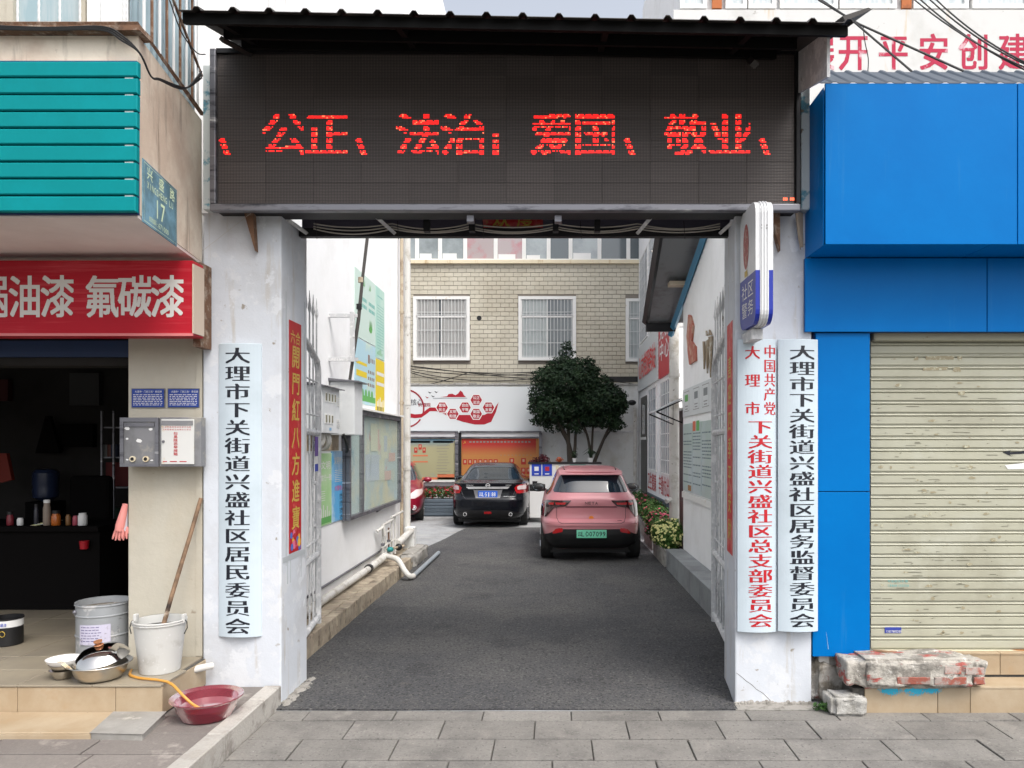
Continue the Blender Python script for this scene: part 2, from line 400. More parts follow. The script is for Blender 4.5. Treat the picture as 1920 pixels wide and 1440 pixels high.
def dil(g_, l, r, u=0, d=0):
    o = g_.copy()
    for k in range(1, r + 1): o[:, k:] |= g_[:, :-k]
    for k in range(1, l + 1): o[:, :-k] |= g_[:, k:]
    h = o.copy()
    for k in range(1, u + 1): o[k:, :] |= h[:-k, :]
    for k in range(1, d + 1): o[:-k, :] |= h[k:, :]
    return o

def glyph(ch, offset=0.0):
    """outline glyph, or a drawn-out one: offset > .015 gives a bold cut, offset < 0 a cut with thin level strokes and broad upright ones"""
    if -0.001 < offset < 0.016: return base_glyph(ch)
    k = (ch, offset)
    if k in _glyph: return _glyph[k]
    pad = 5
    if offset > 0:
        n = 44 if offset < .026 else 84
        g_ = bitmap(ch, n, pad)
        q = max(1, int(round(offset * n * .75)))
        g_ = dil(g_, q, q, max(q - 1, 0), max(q - 1, 0)) if n > 44 else dil(g_, 1, 0, 1, 0)
    else:
        n = 80
        g_ = bitmap(ch, n, pad)
        top = ~dil(~g_, 0, 0, 0, 1)              # take level strokes thinner from below
        thin = top & g_
        core = ~dil(~g_, 2, 2, 0, 0)             # nothing left of narrow upright strokes, only level ones
        up = ~dil(~g_, 0, 0, 3, 4)               # what survives a tall erosion: upright and slanting strokes
        up = dil(up, 0, 0, 4, 3) & g_
        g_ = thin | dil(up, 2, 3, 0, 0)
    rects = []
    H_, W_ = g_.shape
    open_ = {}
    for y in range(H_):
        row = g_[y]; runs = []; x = 0
        while x < W_:
            if row[x]:
                a = x
                while x < W_ and row[x]: x += 1
                runs.append((a, x))
            x += 1
        new = {}
        for r_ in runs:
            new[r_] = open_.pop(r_, y)
        for (a, b), y0 in open_.items(): rects.append((a, b, y0, y))
        open_ = new
    for (a, b), y0 in open_.items(): rects.append((a, b, y0, H_))
    vs, fs = [], []
    step_ = 8 if offset < 0 else 999
    rects = [(a0, min(a0 + step_, b), c, d) for a, b, c, d in rects for a0 in range(a, b, step_)]
    for a, b, c, d in rects:
        q = len(vs)
        vs += [((x - pad) / n, (y - pad) / n) for x, y in ((a, c), (b, c), (b, d), (a, d))]
        fs.append((q, q + 1, q + 2, q + 3))
    _glyph[k] = (vs, fs)
    return _glyph[k]

def write(mb, text, o, U, V, N, cw, chh, pitch, vert=False, offset=0.0, lift=0.0015, mi=0, xs=(0,), slant=0.0, warp=None):
    """lay glyphs on a plane; o = lower left corner of the first glyph; xs = extra x copies that thicken upright strokes"""
    o, U, V, N = Vector(o), Vector(U), Vector(V), Vector(N)
    a = 0.0
    for ch in text:
        if ch != ' ':
            vs, fs = glyph(ch, offset)
            for i, dx in enumerate(xs):
                pts = []
                for gx, gy in vs:
                    px = gx * cw + dx * cw + slant * gy * chh + (0 if vert else a)
                    py = gy * chh - (a if vert else 0)
                    q = o + U * px + V * py
                    if warp: q = warp(q)
                    pts.append(q + N * (lift + i * 0.0003))
                mb.add(pts, fs, mi)
        a += pitch
    return mb
UX, UY, UZ = Vector((1, 0, 0)), Vector((0, 1, 0)), Vector((0, 0, 1))
FRONT = (UX, UZ, -UY)          # a face seen from the street
LEFTW = (UY, UZ, UX)           # face of the alley's left wall
RIGHTW = (-UY, UZ, -UX)        # face of the alley's right wall

def leaves(mb, blobs, n, size, mi=0, shell=0.55, flat=0.0):
    tot = sum(b[3] * b[4] * b[5] for b in blobs)
    for (cx, cy, cz, rx, ry, rz) in blobs:
        for _ in range(int(n * rx * ry * rz / tot)):
            while True:
                d = Vector((R(-1, 1), R(-1, 1), R(-1, 1)))
                if 0.05 < d.length < 1: break
            d.normalize(); r = shell + (1 - shell) * random.random() ** 0.6
            r *= 1 + 0.10 * math.sin(6 * d.x + 3 * cx + 2 * d.y) * math.sin(6 * d.z + cz * 5) + 0.12 * math.sin(15 * d.x + 9 * d.z + 5 * d.y)
            c = Vector((cx + d.x * rx * r, cy + d.y * ry * r, cz + d.z * rz * r))
            nrm = (d + Vector((R(-.9, .9), R(-.9, .9), R(-.9, .9)))).normalized()
            e1 = nrm.orthogonal().normalized(); e2 = nrm.cross(e1)
            an = R(0, 6.28); a1 = e1 * math.cos(an) + e2 * math.sin(an); a2 = nrm.cross(a1)
            s = size * R(.6, 1.3)
            mb.add([c - a1 * s, c - a2 * s * .5 + nrm * s * .1, c + a1 * s, c + a2 * s * .5 + nrm * s * .1], [(0, 1, 2, 3)], mi)
    return mb
# ------------------------------------------------------------------ ground
def structure(name, mb, mats, **k):
    o = mb.build(name, mats, **k); o['kind'] = 'structure'; return o
g = MB().add([(-60, -30, -0.05), (60, -30, -0.05), (60, 120, -0.05), (-60, 120, -0.05)], [(0, 1, 2, 3)])
structure('ground', g, m_concrete)

street = structure('street_pavement', MB().box(-14, 14, -3, 5.36, -0.04, -0.012), m_joint)
y = 5.352; row = 0
slabmeshes = {}
while y > 3.2:
    d = 0.325 if row else 0.20
    x = -2.0 - R(0, .5) if row else -1.4
    x = -1.995
    first = True
    while x < 5.2:
        wd = (0.62 if not first else 0.25 + ((row * 0.37) % 0.62))
        first = False
        key = (round(wd, 2), round(d, 2), random.randint(0, 2))
        if key not in slabmeshes:
            slabmeshes[key] = MB().pad((0, 0, 0), UX, UY, UZ, key[0] - 0.009, key[1] - 0.021, 0.014, 0.003, jit=0.0012).mesh('paving_slab', m_paving)
        inst('paving_slab', slabmeshes[key], street, (x + .005, y - d + .006, -0.012 + R(-.002, .0025)), (R(-.004, .004), R(-.002, .002), R(-.004, .004)))
        x += wd
    y -= d; row += 1

structure('mortar_strip', MB().box(1.30, 7, 5.357, 5.49, -.03, .003), m_mortar)
sw = structure('sidewalk', MB().box(-14, -2.12, -3, 5.5, -0.03, 0.116), m_joint)
y = 5.48; row = 0
while y > 3.5:
    d = 0.30
    x = -2.125
    wd0 = 0.28 + (row * .31) % .5
    while x > -5.2:
        wd = min(0.6, wd0); wd0 = 0.6
        mb = MB().pad((0, 0, 0), UX, UY, UZ, wd - 0.010, d - 0.010, 0.014, 0.003, jit=.001)
        inst('walk_slab', mb.mesh('walk_slab', m_walkslab), sw, (x - wd + .007, y - d + .007, 0.116 + R(-.002, .002)), (R(-.004, .004), 0, R(-.004, .004)))
        x -= wd
    y -= d; row += 1
kb = thing('stone_kerb', 'stepped-up grey stone kerb running from the left gate pillar towards the viewer', 'kerb', (-2.05, 4.4, 0))
y = 5.46
for L_ in (0.30, 0.62, 0.62, 0.62):
    MB().pad((-2.118, y - L_ + .004, -0.02), UX, UY, UZ, 0.118, L_ - 0.008, 0.165, 0.007, jit=.002).build('kerb_stone', m_kerb, kb)
    y -= L_

yard = structure('yard_concrete', MB().box(-9, 3.5, 5.362, 24, -0.04, -0.006), m_yard)
ap = [(-2.19, 5.365), (-1.2, 5.36), (-.2, 5.372), (.8, 5.362), (1.315, 5.366), (1.318, 5.52), (1.40, 6.12), (1.95, 6.2), (1.95, 11.5), (1.72, 12), (1.70, 17.15), (0.4, 17.3), (-1.0, 17.2), (-2.0, 17.35), (-2.12, 16.4), (-2.22, 15.2), (-2.4, 13.8), (-2.46, 13.0), (-2.19, 12.4)]
structure('asphalt_driveway', MB().prism([(a, b, -0.004) for a, b in ap], (0, 0, 0.010)), m_asphalt)
gv = MB()
for _ in range(420):
    s = R(.004, .011)
    t_ = random.random()
    if t_ < .35: x_, y_ = R(-2.05, 1.35), 5.37 + abs(random.gauss(0, .12))
    elif t_ < .6: x_, y_ = -2.0 + abs(random.gauss(0, .06)), R(5.5, 6.6)
    elif t_ < .75: x_, y_ = -2.17 + abs(random.gauss(0, .05)), R(6.5, 12)
    else: x_, y_ = 1.32 - abs(random.gauss(0, .07)), R(5.45, 7)
    c = Vector((x_, y_, .008 + s * .2))
    gv.add([c + Vector(q) * s for q in ((1, 0, 0), (0, 1, 0), (-1, .2, 0), (0, -1, .1), (.1, 0, .8))], [(0, 1, 4), (1, 2, 4), (2, 3, 4), (3, 0, 4), (3, 2, 1, 0)])
o = gv.build('loose_gravel', M('grit', (.12, .118, .112), .95, var=.3, vs=80)); prop(o, 'loose grey gravel along the edges of the asphalt driveway', 'gravel', kind='stuff')
# broken mortar lump where the pillar meets the asphalt
ap_ = MB()
for k in range(14):
    t_ = k / 13.0
    ap_.ball((-1.99 + R(0, .03), 5.46 + t_ * .6, 0.0), R(.03, .06), R(.04, .07), R(.010, .020), 8, 5)
tagged(ap_.build('mortar_skirt', m_mortar, smooth=True), 'crumbling pale mortar skirt at the foot of the left gate pillar', 'mortar')

# ------------------------------------------------------------------ gate pillars
def pillar(label, poly, z0, z1, m=m_white):
    t = thing('gate_pillar', label, 'pillar', (poly[0][0], poly[0][1], z0))
    MB().prism([(a, b, z0) for a, b in poly], (0, 0, z1 - z0)).build('shaft', m, t, bevel=0.012)
    return t
pl = pillar('thick white plastered gate pillar left of the driveway', [(-2.583, 5.48), (-2.006, 5.48), (-2.006, 6.05), (-2.583, 6.05)], -0.03, 3.60)
pr = pillar('thick white plastered gate pillar right of the driveway, chipped at its foot', [(1.323, 5.48), (1.887, 5.48), (1.887, 6.1), (1.386, 6.1)], -0.02, 3.60)
mb = MB()
for k in range(26):
    mb.ball((1.33 + k * .0225, 5.478 + R(-.004, .006), R(.0, .012)), R(.014, .026), R(.008, .016), R(.010, .026), 7, 5)
mb.build('worn_footing', m_mortar, pr, smooth=True)
# raised plaster margin on the left pillar reveal
for z0, z1, y0, y1 in ((1.0, 3.05, 5.57, 5.585), (1.0, 3.05, 5.985, 6.0)):
    boxobj('taped_edge', m_tape, pl, -2.006, -2.0045, y0, y1, z0, z1)
boxobj('taped_edge', m_tape, pl, -2.006, -2.0035, 5.50, 5.99, 1.03, 1.07)
for y0 in (5.60, 5.66, 5.90):
    boxobj('taped_edge', m_tape, pl, -2.006, -2.0040, y0, y0 + .012, .86, 1.03)
for px, py, pz in ((1.345, 5.70, 1.03),):
    pass

# couplets on the reveals
c1 = thing('door_couplet', 'bright red paper couplet with gold brush writing on the left pillar reveal', 'couplet', (-2.004, 5.75, 1.08))
y0, y1 = 5.635, 5.90; zt, zb = 2.85, 1.08
boxobj('paper', m_paper_red, c1, -2.0055, -2.0025, y0, y1, zb, zt)
mb = MB()
write(mb, '開門紅八方進寶', (-2.0025, y0 + .055, zt - .35), *LEFTW, .15, .17, .207, vert=True, offset=.03, lift=.001, slant=.08)
mb.build('lettering', m_gold, c1)
mb = MB()
for k in range(16):
    a = R(0, 6.28)
    cc = Vector((-2.0020, R(y0 + .04, y1 - .04), zb + R(.02, .15)))
    r_ = R(.015, .04)
    mb.add([cc + Vector((k * .00006, math.cos(q * PI / 4) * r_, math.sin(q * PI / 4) * r_)) for q in range(8)], [tuple(range(8))], k % 4)
mb.build('flower_print', [M('print_pink', (.7, .15, .25)), M('print_yellow', (.7, .42, .05)), M('print_blue', (.08, .15, .5)), m_redink], c1)
mb = MB(); write(mb, '六合', (-2.0025, y0 + .03, zt - .17), *LEFTW, .09, .1, .11, offset=.02, lift=.001)
mb.build('flower_print', m_gold, c1)
c2 = thing('door_couplet', 'faded red paper couplet peeling on the right pillar reveal', 'couplet', (1.34, 5.75, 1.08))
# right reveal is splayed: from (1.323,5.48) to (1.386,6.1)
rU = Vector((1.323 - 1.386, 5.48 - 6.1, 0)).normalized(); rN = Vector((-1, 0.1016, 0)).normalized()
ro = Vector((1.323, 5.48, 0)) - rU * 0.42 + rN * .001
MB().pad((ro.x, ro.y, 1.07), rU, UZ, rN, .30, 1.77, .003, .001).build('paper', m_paper_red2, c2)
mb = MB(); write(mb, '喜迎四季平安財', (ro.x + rN.x * .0035 + rU.x * .08, ro.y + rU.y * .08, 2.42), rU, UZ, rN, .15, .16, .207, vert=True, offset=.03, slant=.08)
mb.build('lettering', m_gold, c2)

# ------------------------------------------------------------------ LED screen
led = thing('led_screen', 'long black dot-matrix display with red Chinese characters above the gateway', 'led screen', (-.35, 5.3, 3.58))
lx0, lx1, lz0, lz1, ly = X(408, 5.3), X(1490, 5.3), Z(383, 5.3), Z(102, 5.3), 5.3
boxobj('cabinet', m_dark, led, lx0 - .04, lx1 + .03, 5.318, 5.56, lz0 - .03, lz1 + .03)
# LED module face: black louvre rows with faint dots
def ledmat():
    m = bpy.data.materials.new('led_module_face'); m.use_nodes = True
    t = m.node_tree; N = t.nodes; L = t.links; b = N['Principled BSDF']
    b.inputs['Roughness'].default_value = 0.55
    ge = N.new('ShaderNodeNewGeometry'); mp = N.new('ShaderNodeMapping')
    s = 2 * PI / 0.0214
    mp.inputs['Scale'].default_value = (s / 20, 1, s / 20)
    L.new(ge.outputs['Position'], mp.inputs[0])
    w1 = N.new('ShaderNodeTexWave'); w1.wave_type = 'BANDS'; w1.bands_direction = 'Z'; w1.inputs['Scale'].default_value = 2.0
    L.new(mp.outputs[0], w1.inputs[0])
    w2 = N.new('ShaderNodeTexWave'); w2.wave_type = 'BANDS'; w2.bands_direction = 'X'; w2.inputs['Scale'].default_value = 2.0
    L.new(mp.outputs[0], w2.inputs[0])
    mu = N.new('ShaderNodeMath'); mu.operation = 'MULTIPLY'; L.new(w1.outputs['Fac'], mu.inputs[0]); L.new(w2.outputs['Fac'], mu.inputs[1])
    mx = N.new('ShaderNodeMix'); mx.data_type = 'RGBA'
    mx.inputs[6].default_value = (0.020, 0.018, 0.017, 1); mx.inputs[7].default_value = (0.16, 0.125, 0.115, 1)
    L.new(mu.outputs[0], mx.inputs[0])
    oi = N.new('ShaderNodeObjectInfo'); mr = N.new('ShaderNodeMapRange'); mr.inputs[3].default_value = .88; mr.inputs[4].default_value = 1.14
    L.new(oi.outputs['Random'], mr.inputs[0])
    hs = N.new('ShaderNodeHueSaturation'); L.new(mx.outputs[2], hs.inputs['Color']); L.new(mr.outputs[0], hs.inputs['Value'])
    L.new(hs.outputs[0], b.inputs['Base Color'])
    bp = N.new('ShaderNodeBump'); bp.inputs['Strength'].default_value = .4; bp.inputs['Distance'].default_value = .004
    L.new(w1.outputs['Fac'], bp.inputs['Height']); L.new(bp.outputs[0], b.inputs['Normal'])
    return m
m_led = ledmat()
nx, nz = 12, 7
mw, mh = (lx1 - lx0) / nx, (lz1 - lz0) / nz
mm = MB().pad((0, 0, 0), UX, UZ, -UY, mw - .0012, mh - .0012, .016, .0006).mesh('led_module', m_led)
for i in range(nx):
    for j in range(nz):
        inst('led_module', mm, led, (lx0 + i * mw, 5.316, lz0 + j * mh))
# outer frame
fr = MB()
mb = MB().box(lx0 - .045, lx1 + .035, 5.27, 5.33, lz0 - .055, lz0 - .004); mb.build('bottom_rail', m_frame_al, led, bevel=.008)
boxobj('side_rail', m_frame_al, led, lx0 - .045, lx0 - .003, 5.272, 5.33, lz0 - .003, lz1 + .03, bevel=.006)
boxobj('side_rail', m_dark, led, lx1 + .003, lx1 + .036, 5.272, 5.33, lz0 - .003, lz1 + .03, bevel=.006)
boxobj('top_rail', m_dark, led, lx0 - .002, lx1 + .002, 5.28, 5.33, lz1 + .003, lz1 + .035)
# lit diodes: glyphs rasterised to a dot grid, every fourth pair of rows lit as the panel scans
def raster(ch, W_, H_):
    g_ = bitmap(ch, 56, 0)
    g_ = g_[0:56, 0:56].reshape(28, 2, 28, 2).sum((1, 3)) >= 2
    g_ = dil(g_, 0, 1)
    return {(x_, y_) for y_ in range(28) for x_ in range(28) if g_[y_, x_]}
m_lit = M('lit_red_diode', (0.5, 0.01, 0.01), 0.4, emit=(1.0, 0.012, 0.010), es=1.0)
m_lit2 = M('lit_pinkish_diode', (0.5, 0.05, 0.04), 0.4, emit=(1.0, 0.16, 0.06), es=1.3)
pt = 2.83 / F * 5.3
mb = MB()
gx0 = lx0
def dots(cells, px0, W_, wpx):
    x0_ = X(px0, 5.3); z0_ = Z(289, 5.3)
    sp = (wpx / F * 5.3) / W_
    for ix, iy in cells:
        if iy % 4 == 3 or (iy % 4 == 2 and (ix * 7 + iy) % 5 == 0): continue
        cx_, cz_ = x0_ + ix * sp, z0_ + (iy // 4) * 4 * pt + (iy % 4) * pt * .98
        r_ = pt * .43 * R(.85, 1.15)
        mb.add([(cx_ - r_, 5.2975, cz_ - r_), (cx_ + r_, 5.2975, cz_ - r_), (cx_ + r_, 5.2975, cz_ + r_), (cx_ - r_, 5.2975, cz_ + r_)], [(0, 1, 2, 3)], 1 if random.random() < .10 else 0)
for ch, p0, p1 in (('公', 491, 571), ('正', 574, 653), ('法', 744, 824), ('治', 828, 909), ('爱', 997, 1071), ('国', 1077, 1154), ('敬', 1247, 1325), ('业', 1330, 1408)):
    dots(raster(ch, 28, 29), p0, 28, p1 - p0)
for p0 in (412, 668, 1171, 1424):
    dots({(a + int((11 - b) * .38), b) for b in range(0, 12) for a in range(0, 4)}, p0, 8, 22)
dots({(a, b) for b in range(0, 14) for a in range(0, 4) if not 9 < b < 11} , 925, 4, 12)
for p0 in (1468, 1481):
    z_ = Z(376, 5.3); x_ = X(p0, 5.3)
    for ix in range(3):
        for iy in range(2):
            mb.add([(x_ + ix * .011, 5.2975, z_ + iy * .011), (x_ + ix * .011 + .009, 5.2975, z_ + iy * .011), (x_ + ix * .011 + .009, 5.2975, z_ + iy * .011 + .009), (x_ + ix * .011, 5.2975, z_ + iy * .011 + .009)], [(0, 1, 2, 3)], 1)
o = mb.build('lit_diodes', [m_lit, m_lit2], led); o['kind'] = 'stuff'

# side posts with peeling paint
for a, b, lab in ((X(383, 5.4), X(397, 5.4), 'narrow peeling pale-blue post at the left end of the display'), (X(1499, 5.42), X(1515, 5.42), 'narrow peeling pale-blue post at the right end of the display')):
    tagged(boxobj('side_post', m_peel, None, a, b, 5.38, 5.47, 3.60, 4.64, bevel=.004), lab, 'post')

# steel frame of the gateway behind and under the display
gf = thing('gateway_frame', 'dark steel frame with slanting struts under the display', 'steel frame', (-.3, 5.8, 3.55))
boxobj('beam', m_dark, gf, -2.0, 1.40, 5.84, 5.90, 3.535, 3.60)
boxobj('beam', m_dark, gf, -2.55, 1.86, 5.50, 5.56, 3.601, 3.66)
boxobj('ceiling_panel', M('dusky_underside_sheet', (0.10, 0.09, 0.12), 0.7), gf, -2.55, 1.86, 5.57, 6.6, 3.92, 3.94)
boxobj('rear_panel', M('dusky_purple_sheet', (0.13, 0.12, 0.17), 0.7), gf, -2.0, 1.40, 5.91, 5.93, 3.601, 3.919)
boxobj('back_plate', m_dark, gf, -2.5, 1.82, 5.60, 5.62, 3.95, 4.80)
for px in (575, 740, 1195, 1350):
    xa = X(px, 5.84); d_ = -.09 if px < 900 else .09
    MB().tube([(xa, 5.86, 3.56), (xa + d_ * 1.3, 5.36, 3.62)], .018, 4).build('strut', m_gate, gf)
for px in (885, 1042, 800, 1120):
    boxobj('hanger', m_dark, gf, X(px, 5.7) - .022, X(px, 5.7) + .022, 5.68, 5.74, 3.53, 3.9)
boxobj('hanger', m_frame_al, gf, X(875, 5.33), X(888, 5.33), 5.335, 5.40, 3.50, 3.545)
boxobj('hanger', m_frame_al, gf, X(1040, 5.33), X(1053, 5.33), 5.335, 5.40, 3.50, 3.545)
rb = thing('hanging_banner', 'dark red banner with gold writing hanging behind the display underside', 'banner', (-.3, 6.3, 3.7))
boxobj('cloth', m_paper_red2, rb, X(905, 5.89), X(1018, 5.89), 5.902, 5.908, 3.603, 3.80)
mb = MB(); write(mb, '欢度', (X(925, 5.9), 5.902, 3.62), *FRONT, .12, .14, .19, offset=.02); mb.build('lettering', m_gold, rb)
def sag(p, q, s, n=10):
    p, q = Vector(p), Vector(q)
    return [p.lerp(q, i / n) - Vector((0, 0, s * 4 * (i / n) * (1 - i / n))) for i in range(n + 1)]
cb = thing('hanging_cable', 'pale looped cables strung along the underside of the gateway', 'cable', (-.3, 5.8, 3.6))
pts = [X(p, 5.80) for p in (588, 735, 880, 1042, 1195, 1350)]
for k in range(5):
    for dz in (0.0, .022, -.018):
        MB().tube(sag((pts[k], 5.80, 3.60 + dz), (pts[k + 1], 5.80, 3.60 + dz), .035 + R(-.01, .01)), .0055, 5).build('cable_run', m_cable_w, cb)
for px in (592, 745, 905, 1088, 1282):
    MB().tube([(X(px, 5.79), 5.79, 3.64), (X(px, 5.79) + .01, 5.79, 3.50)], .002, 4).build('cable_tie', m_cable, cb)
# rusty wedges below the display
for a, lab in ((470, 'rusty iron wedge sticking from the left gate pillar top'), (1455, 'rusty iron wedge beside the small light box on the right pillar')):
    mb = MB()
    z = lambda v: Z(v, 5.42)
    q = [(X(a - 12, 5.42), 5.40, z(395)), (X(a + 6, 5.42), 5.40, z(400)), (X(a + 8, 5.42), 5.42, z(470)), (X(a + 2, 5.42), 5.42, z(450))]
    mb.prism(q, (0, .06, 0))
    tagged(mb.build('iron_wedge', m_rust), lab, 'bracket')
mb = MB()
for k in range(5):
    mb.tube([(X(1492 + k * 3, 5.42), 5.40 + k * .01, Z(398, 5.42)), (X(1497 + k * 1.5, 5.42), 5.41, Z(440 + k * 6, 5.42)), (X(1501, 5.42), 5.42, Z(468 - k * 5, 5.42))], [.012, .010, .004], 5)
tagged(mb.build('frayed_cloth', M('old_frayed_cloth', (.30, .24, .18), .95)), 'frayed brownish rag hanging at the top right corner of the gateway', 'rag')

# ------------------------------------------------------------------ canopy of corrugated sheet
can = thing('corrugated_canopy', 'dark corrugated metal canopy projecting over the display', 'canopy', (-.3, 4.6, 4.5))
Yf, Yb = 4.60, 5.95
def canz(x, Y): return Z(62, 4.6) + .13 - (x + 2.3) * 0.019 + (Y - 4.6) * 0.29
mb = MB()
xl, xr = X(342, 4.6), X(1600, 4.6)
prof = []; x = xl; pitch = 67.3 / F * 4.6
while x < xr:
    for dx, dz in ((0, 0), (pitch * .36, 0), (pitch * .44, .024), (pitch * .54, .024), (pitch * .62, 0)):
        prof.append((x + dx, dz))
    x += pitch
vs = []
for (a, dz) in prof:
    for Y_ in (Yf - .05, Yb):
        for th in (0, -.004):
            vs.append((a, Y_, canz(a, Y_) + dz + th))
fs = []
for k in range(len(prof) - 1):
    b = k * 4; c = b + 4
    fs += [(b, c, c + 2, b + 2), (b + 1, b + 3, c + 3, c + 1), (b, b + 1, c + 1, c), (b + 2, c + 2, c + 3, b + 3)]
mb.add(vs, fs); mb.build('corrugated_sheet', m_canopy, can)
def beam(name, x0, x1, Y0, Y1, dz0, dz1, m=m_canopy):
    vs = []
    for x_ in (x0, x1):
        for Y_ in (Y0, Y1):
            for dz in (dz0, dz1): vs.append((x_, Y_, canz(x_, Y_) + dz))
    return MB().add(vs, [(0, 1, 3, 2), (4, 6, 7, 5), (0, 4, 5, 1), (2, 3, 7, 6), (1, 5, 7, 3), (0, 2, 6, 4)]).build(name, m, can)
beam('fascia_board', xl, X(1590, 4.6), Yf, Yf + .05, -.068, -.005, m_canopy_black)
beam('purlin', xl + .12, xr - .25, 4.90, 4.95, -.08, -.006, m_canopy_black)
beam('purlin', xl + .12, xr - .3, 5.18, 5.23, -.08, -.006, m_canopy_black)
beam('end_panel', X(1522, 5.0), X(1522, 5.0) + .02, 4.72, 5.40, -.30, -.01, m_gate)
for x_ in (-2.1, -1.0, .3, 1.2):
    beam('rafter', x_, x_ + .04, 4.65, 5.9, -.06, -.006, m_canopy_black)
MB().tube([(X(422, 4.9), 4.85, canz(-2.1, 4.85) - .1), (X(470, 5.3), 5.32, 4.68)], .02, 4).build('strut', m_canopy, can)
MB().tube([(X(1415, 4.9), 4.9, 4.40), (X(1405, 5.3), 5.3, 4.64)], .03, 4).build('strut', m_canopy, can)
MB().prism([(X(1585, 4.6), 4.60, Z(40, 4.6)), (X(1636, 4.6), 4.60, Z(17, 4.6)), (X(1628, 4.6), 4.60, Z(14, 4.6)), (X(1580, 4.6), 4.60, Z(30, 4.6))], (0, .35, .10)).build('bent_sheet_end', m_canopy, can)

# ------------------------------------------------------------------ name boards on the pillars (gently convex)
def name_board(label, px0, px1, py0, py1, Yb_, cols, mi_ink, pl_):
    x0, x1, z1, z0 = X(px0, Yb_), X(px1, Yb_), Z(py0, Yb_), Z(py1, Yb_)
    t = thing('name_board', label, 'sign board', ((x0 + x1) / 2, Yb_, z0))
    bulge = .034
    def yy(x_): u = (x_ - x0) / (x1 - x0) * 2 - 1; return Yb_ - .008 - bulge * (1 - u * u)
    n = 14; mb = MB(); vs = []
    for k in range(n + 1):
        a = x0 + (x1 - x0) * k / n
        vs += [(a, yy(a), z0), (a, yy(a), z1), (a, Yb_, z0), (a, Yb_, z1)]
    fs = [(2, 3, 1, 0), (4 * n, 4 * n + 1, 4 * n + 3, 4 * n + 2)]
    for k in range(n):
        b = 4 * k; c = b + 4
        fs += [(b, b + 1, c + 1, c), (b + 2, b, c, c + 2), (b + 1, b + 3, c + 3, c + 1)]
    mb.add(vs, fs); mb.build('panel', m_board, t, bevel=.003)
    mb = MB()
    for (txt, pxa, pxb, pya, pitch, hpx, heavy) in cols:
        xa, xb = X(pxa, Yb_), X(pxb, Yb_)
        hh = hpx / F * Yb_; pp = pitch / F * Yb_
        xs = (0,)
        write(mb, txt, (xa, Yb_, Z(pya, Yb_) - hh), *FRONT, (xb - xa) * (1 - xs[-1]), hh, pp, vert=True, offset=-.006, xs=xs, lift=.0015,
              warp=lambda q: Vector((q.x, yy(q.x), q.z)))
    mb.build('lettering', mi_ink, t)
    return t
name_board('white name board with black writing on the left gate pillar', 411, 491, 645, 1193, 5.48, [('大理市下关街道兴盛社区居民委员会', 426, 469, 653, 33.6, 29, True)], m_ink, pl)
name_board('white name board with red writing on the right gate pillar', 1382, 1456, 637, 1184, 5.46,
           [('大理市', 1395, 1420, 650, 52, 24, False), ('中国共产党', 1430, 1451, 648, 26.5, 24, False), ('下关街道兴盛社区总支部委员会', 1401, 1443, 788, 27.75, 25, True)], m_redink, pr)
name_board('white name board with black writing next to the blue shop front', 1458, 1533, 637, 1183, 5.44, [('大理市下关街道兴盛社区居务监督委员会', 1478, 1522, 649, 29.35, 26, True)], m_ink, pr)

# ------------------------------------------------------------------ small light-box sign on the right pillar
lb = thing('light_box_sign', 'white and blue double-sided light box sign jutting from the right pillar', 'light box', (1.36, 5.1, 2.7))
def rrect(y0, y1, z0, z1, r, n=5):
    pts = []
    for cy_, cz_, a0 in ((y1 - r, z1 - r, 0), (y0 + r, z1 - r, 90), (y0 + r, z0 + r, 180), (y1 - r, z0 + r, 270)):
        for k in range(n + 1):
            a = math.radians(a0 + 90 * k / n)
            pts.append((cy_ + r * math.cos(a), cz_ + r * math.sin(a)))
    return pts
bx0, bx1 = X(1417, 5.02), X(1450, 5.02)
by0, by1, bz0, bz1 = 5.02, 5.44, 2.72, 3.56
bm = M('light_box_white', (.66, .67, .68), .4, layers=[((.25, .22, .18), 7, .58, .72, (1, 1, .5)), ((.4, .38, .34), 2, .6, .75, (1, 1, .3))])
bb = M('light_box_royal_blue', (.008, .025, .30), .4)
pts = rrect(by0, by1, bz0, bz1, .09)
MB().prism([(bx0 + .03, a, b) for a, b in pts], (bx1 - bx0 - .06, 0, 0)).build('rim', bm, lb)
for k, xr_ in enumerate((bx0 + .038, bx0 + .058, bx0 + .078)):
    p2 = rrect(by0 - .006, by1, bz0 - .006, bz1 + .006, .095)
    MB().prism([(xr_, a, b) for a, b in p2], (.007, 0, 0)).build('rib', bm, lb)
zs = bz0 + .36
for xa, xb in ((bx0, bx0 + .03), (bx1 - .03, bx1)):
    s = 1 if xa == bx0 else -1
    up = [(a, b) for a, b in rrect(by0 + .004, by1, bz0, bz1, .09) if b > zs]
    up = [(by1, zs)] + up + [(by0 + .004, zs)]
    lo = [(by0 + .004, zs)] + [(a, b) for a, b in rrect(by0 + .004, by1, bz0 + .004, bz1, .09) if b < zs] + [(by1, zs)]
    MB().prism([(xa, a, b) for a, b in up], (xb - xa, 0, 0)).build('face_panel', bm, lb)
    MB().prism([(xa, a, b) for a, b in lo], (xb - xa, 0, 0)).build('blue_panel', bb, lb)
